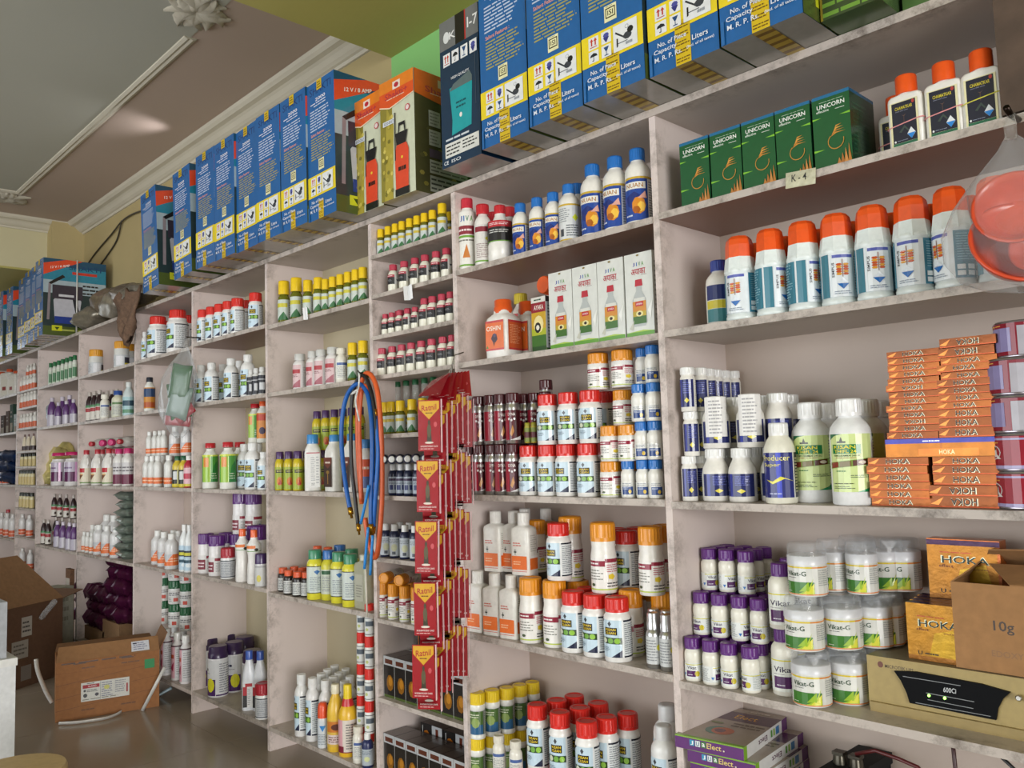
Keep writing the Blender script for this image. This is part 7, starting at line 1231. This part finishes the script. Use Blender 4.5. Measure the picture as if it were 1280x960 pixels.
# white boxes and plank near the far end
x = xat(87, -.03, .5); mb = MB(); mb.box(-.05, -.04, 0, .05, -.015, .56, '#6a4a34', 'cloth'); mb.box(-.035, -.043, .36, .035, -.04, .50, '#b9b0a8', 'print'); tag(link('wood_plank', mb.mesh('wood_plank'), None, (x, 0, .001)), 'upright brown wooden plank with pale printed paper, front of eighth bay', 'plank')
x = xat(72, -.12, .5); r = bx('pale_carton', carton_mesh('pale_carton', .16, .14, .46, '#a9a796', {'front': [('l', .2, .6, .8, .9, 3, '#8a8878', 3)], 'right': [('l', .2, .5, .8, .9, 3, '#8a8878', 5)]}, 'card'), x, -.19, 0, .35, 'pale grey-green carton between plank and sloping flap', 'carton')
mb = MB(); p = at(60, 763, -.34); mb.tube(spline([at(52, 772, -.36), at(58, 764, -.36), at(64, 757, -.36), at(68, 752, -.36)]), .016, '#cfd0d0', 'film', 7); tag(link('plastic_twist', mb.mesh('plastic_twist')), 'twisted white plastic strip in front of the pale carton', 'plastic')
# strapping bands
def strap(pts, w, lab):
    P = spline(pts, 5); mb = MB(); vs, fs = [], []
    for q in P: vs += [(q.x, q.y, q.z), (q.x + w * .3, q.y, q.z + w)]
    for i in range(len(P) - 1): fs.append((2 * i, 2 * i + 2, 2 * i + 3, 2 * i + 1))
    mb.add(vs, fs, '#d3d0ca', 'plastic', True); ob = link('strapping_band', mb.mesh('strapping_band')); ob.modifiers.new('thick', 'SOLIDIFY').thickness = .002
    return tag(ob, lab, 'strap', 'white strapping bands')
strap([atz(73, 906, .003), atz(95, 905, .003), atz(118, 902, .003), atz(134, 899, .003), atz(145, 895, .004), atz(152, 891, .008)], .014, 'white strapping band lying along the carton bottom')
q0, q1 = atz(178, 888, .003), at(206, 834, 0); d_ = FW + RT * ((206 - 640) / F) + UP * ((480 - 834) / F); tt = (-4.38 - CAM.x) / d_.x; q1 = CAM + d_ * tt
mb = MB(); mb.tube([q0, q0.lerp(q1, .5), q1], .009, '#d9d8d4', 'plastic', 6); tag(link('strapping_band', mb.mesh('strapping_band')), 'stiff white strip leaning against right end of the carton', 'strap', 'white strapping bands')
d0 = [CAM + (lambda d: d * ((-4.72 - CAM.x) / d.x))(FW + RT * ((a - 640) / F) + UP * ((480 - b) / F)) for a, b in ((45, 824), (47, 838), (52, 852), (58, 866), (65, 878))]
mb = MB(); mb.tube(spline(d0), .010, '#c9c6c0', 'plastic', 6); tag(link('strapping_band', mb.mesh('strapping_band')), 'curved white strip hanging left of the large carton', 'strap', 'white strapping bands')
mb = MB(); mb.tube([atz(214, 860, .05), atz(200, 868, .01), atz(188, 873, .008)], .008, '#9ab0b8', 'plastic', 6); tag(link('strapping_band', mb.mesh('strapping_band')), 'pale band on the floor under the sixth bay', 'strap', 'white strapping bands')
# white counter, printed carton on it, round stool
k = atz(20, 822, .60); r = empty('white_counter', (k.x, k.y, 0)); tag(r, 'white counter at the left edge of the picture', 'counter')
mb = MB(); mb.box(-.9, -.9, .0, 0, 0, .575, '#d9dbdd', 'soft'); link('cabinet', mb.mesh('cabinet'), r); mb = MB(); mb.box(-.91, -.91, .575, .004, .004, .60, '#e0e0de', 'soft'); link('worktop', mb.mesh('worktop'), r)
w_ = .30; bx('printed_carton', carton_mesh('printed_carton', .40, w_, .185, '#a9acb2', {'right': [('l', .05, .45, .6, .92, 5, '#6f7480', 3), ('p', [(.70, .30), (.92, .36), (.84, .12)], '#6a9ac0'), ('r', .45, .08, .46, .5, '#6a6c78'), ('l', .5, .55, .9, .85, 4, '#7a7f8a', 5)], 'top': [('l', .1, .1, .9, .9, 9, '#7f848c', 4)]}, 'card'), k.x - .215, k.y - .325, .601, .0, 'grey-white printed carton with a small blue triangle on the counter', 'carton')
sx = atz(18, 962, .44); r = empty('round_stool', (sx.x, sx.y, 0)); tag(r, 'round wooden stool at the bottom left corner', 'stool')
mb = MB(); mb.loft([(.405, .118, .118, 2), (.41, .125, .125, 2), (.43, .127, .127, 2), (.44, .122, .122, 2)], 36, '#b59a68', 'soft'); link('seat', mb.mesh('seat'), r)
for i in range(4):
    a = PI / 4 + PI / 2 * i; mb = MB(); mb.tube([(.08 * math.cos(a), .08 * math.sin(a), .408), (.11 * math.cos(a), .11 * math.sin(a), 0)], .016, '#8a6a40', 'soft', 8); link('leg', mb.mesh('leg'), r)
# ------------------------------------------------------------------ let neighbours touch without running into one another
def settle():
    A = [it for it in ITEMS if abs(it['o'].rotation_euler.x) < .5]
    for it in A:
        d = KINDS[it['k']]; it['r'] = d['R'] * it['o'].scale[0] * (1 if d['e'] == 2 else (1 + d['ry']) / 2) * max(1.0, d['cap'][2]); it['h'] = d['H'] * it['o'].scale[2]
    rows = {}
    for it in A: rows.setdefault((it['loc'], it['row'], it['desc']), []).append(it)
    for its in rows.values():
        its.sort(key=lambda t: t['o'].location.x); k = 1.0
        for a, b in zip(its[:-1], its[1:]):
            q = (a['o'].location.xy - b['o'].location.xy).length / (a['r'] + b['r'])
            if .78 < q < 1 and abs(a['o'].location.z - b['o'].location.z) < .02: k = min(k, q)
        if k < 1:
            for it in its: it['o'].scale = (it['o'].scale[0] * k * .995, it['o'].scale[1] * k * .995, it['o'].scale[2]); it['r'] *= k * .995
    byloc = {}
    for it in A: byloc.setdefault(it['loc'], []).append(it)
    for its in byloc.values():
        for _ in range(60):
            moved = False
            for i, a in enumerate(its):
                for b in its[i + 1:]:
                    pa, pb = a['o'].location, b['o'].location
                    if pa.z + a['h'] < pb.z + .003 or pb.z + b['h'] < pa.z + .003: continue
                    ov = a['r'] + b['r'] - (pa.xy - pb.xy).length
                    if ov < .001: continue
                    moved = True; f, g = (a, b) if pa.y < pb.y else (b, a); step = ov * .5 + .0005; apart = abs(pa.y - pb.y) > .018
                    for it, sg in (((g, 1.6),) if apart else ((f, -1), (g, 1))):
                        o = it['o']; v = (o.location.xy - CAM.xy).normalized(); o.location.xy += v * (step * sg)
                        lim = (it['r'] * .85, DEP - .014 - it['r'])
                        if o.location.y < lim[0]: o.location.xy -= v * ((o.location.y - lim[0]) / v.y)
                        if o.location.y > lim[1]: o.location.xy -= v * ((o.location.y - lim[1]) / v.y)
                    x0, x1 = PX[BAY[a['loc'][0]][0]] + TH / 2, PX[BAY[a['loc'][0]][1]] - TH / 2
                    for it in (a, b): it['o'].location.x = min(max(it['o'].location.x, x0 + it['r']), x1 - it['r'])
            if not moved: break
settle()
finish_labels()
for o in list(scene.objects):
    lab = o.get('label')
    if lab and not o.parent and not (4 <= len(lab.split()) <= 16): print('LABEL WORDS', len(lab.split()), lab)
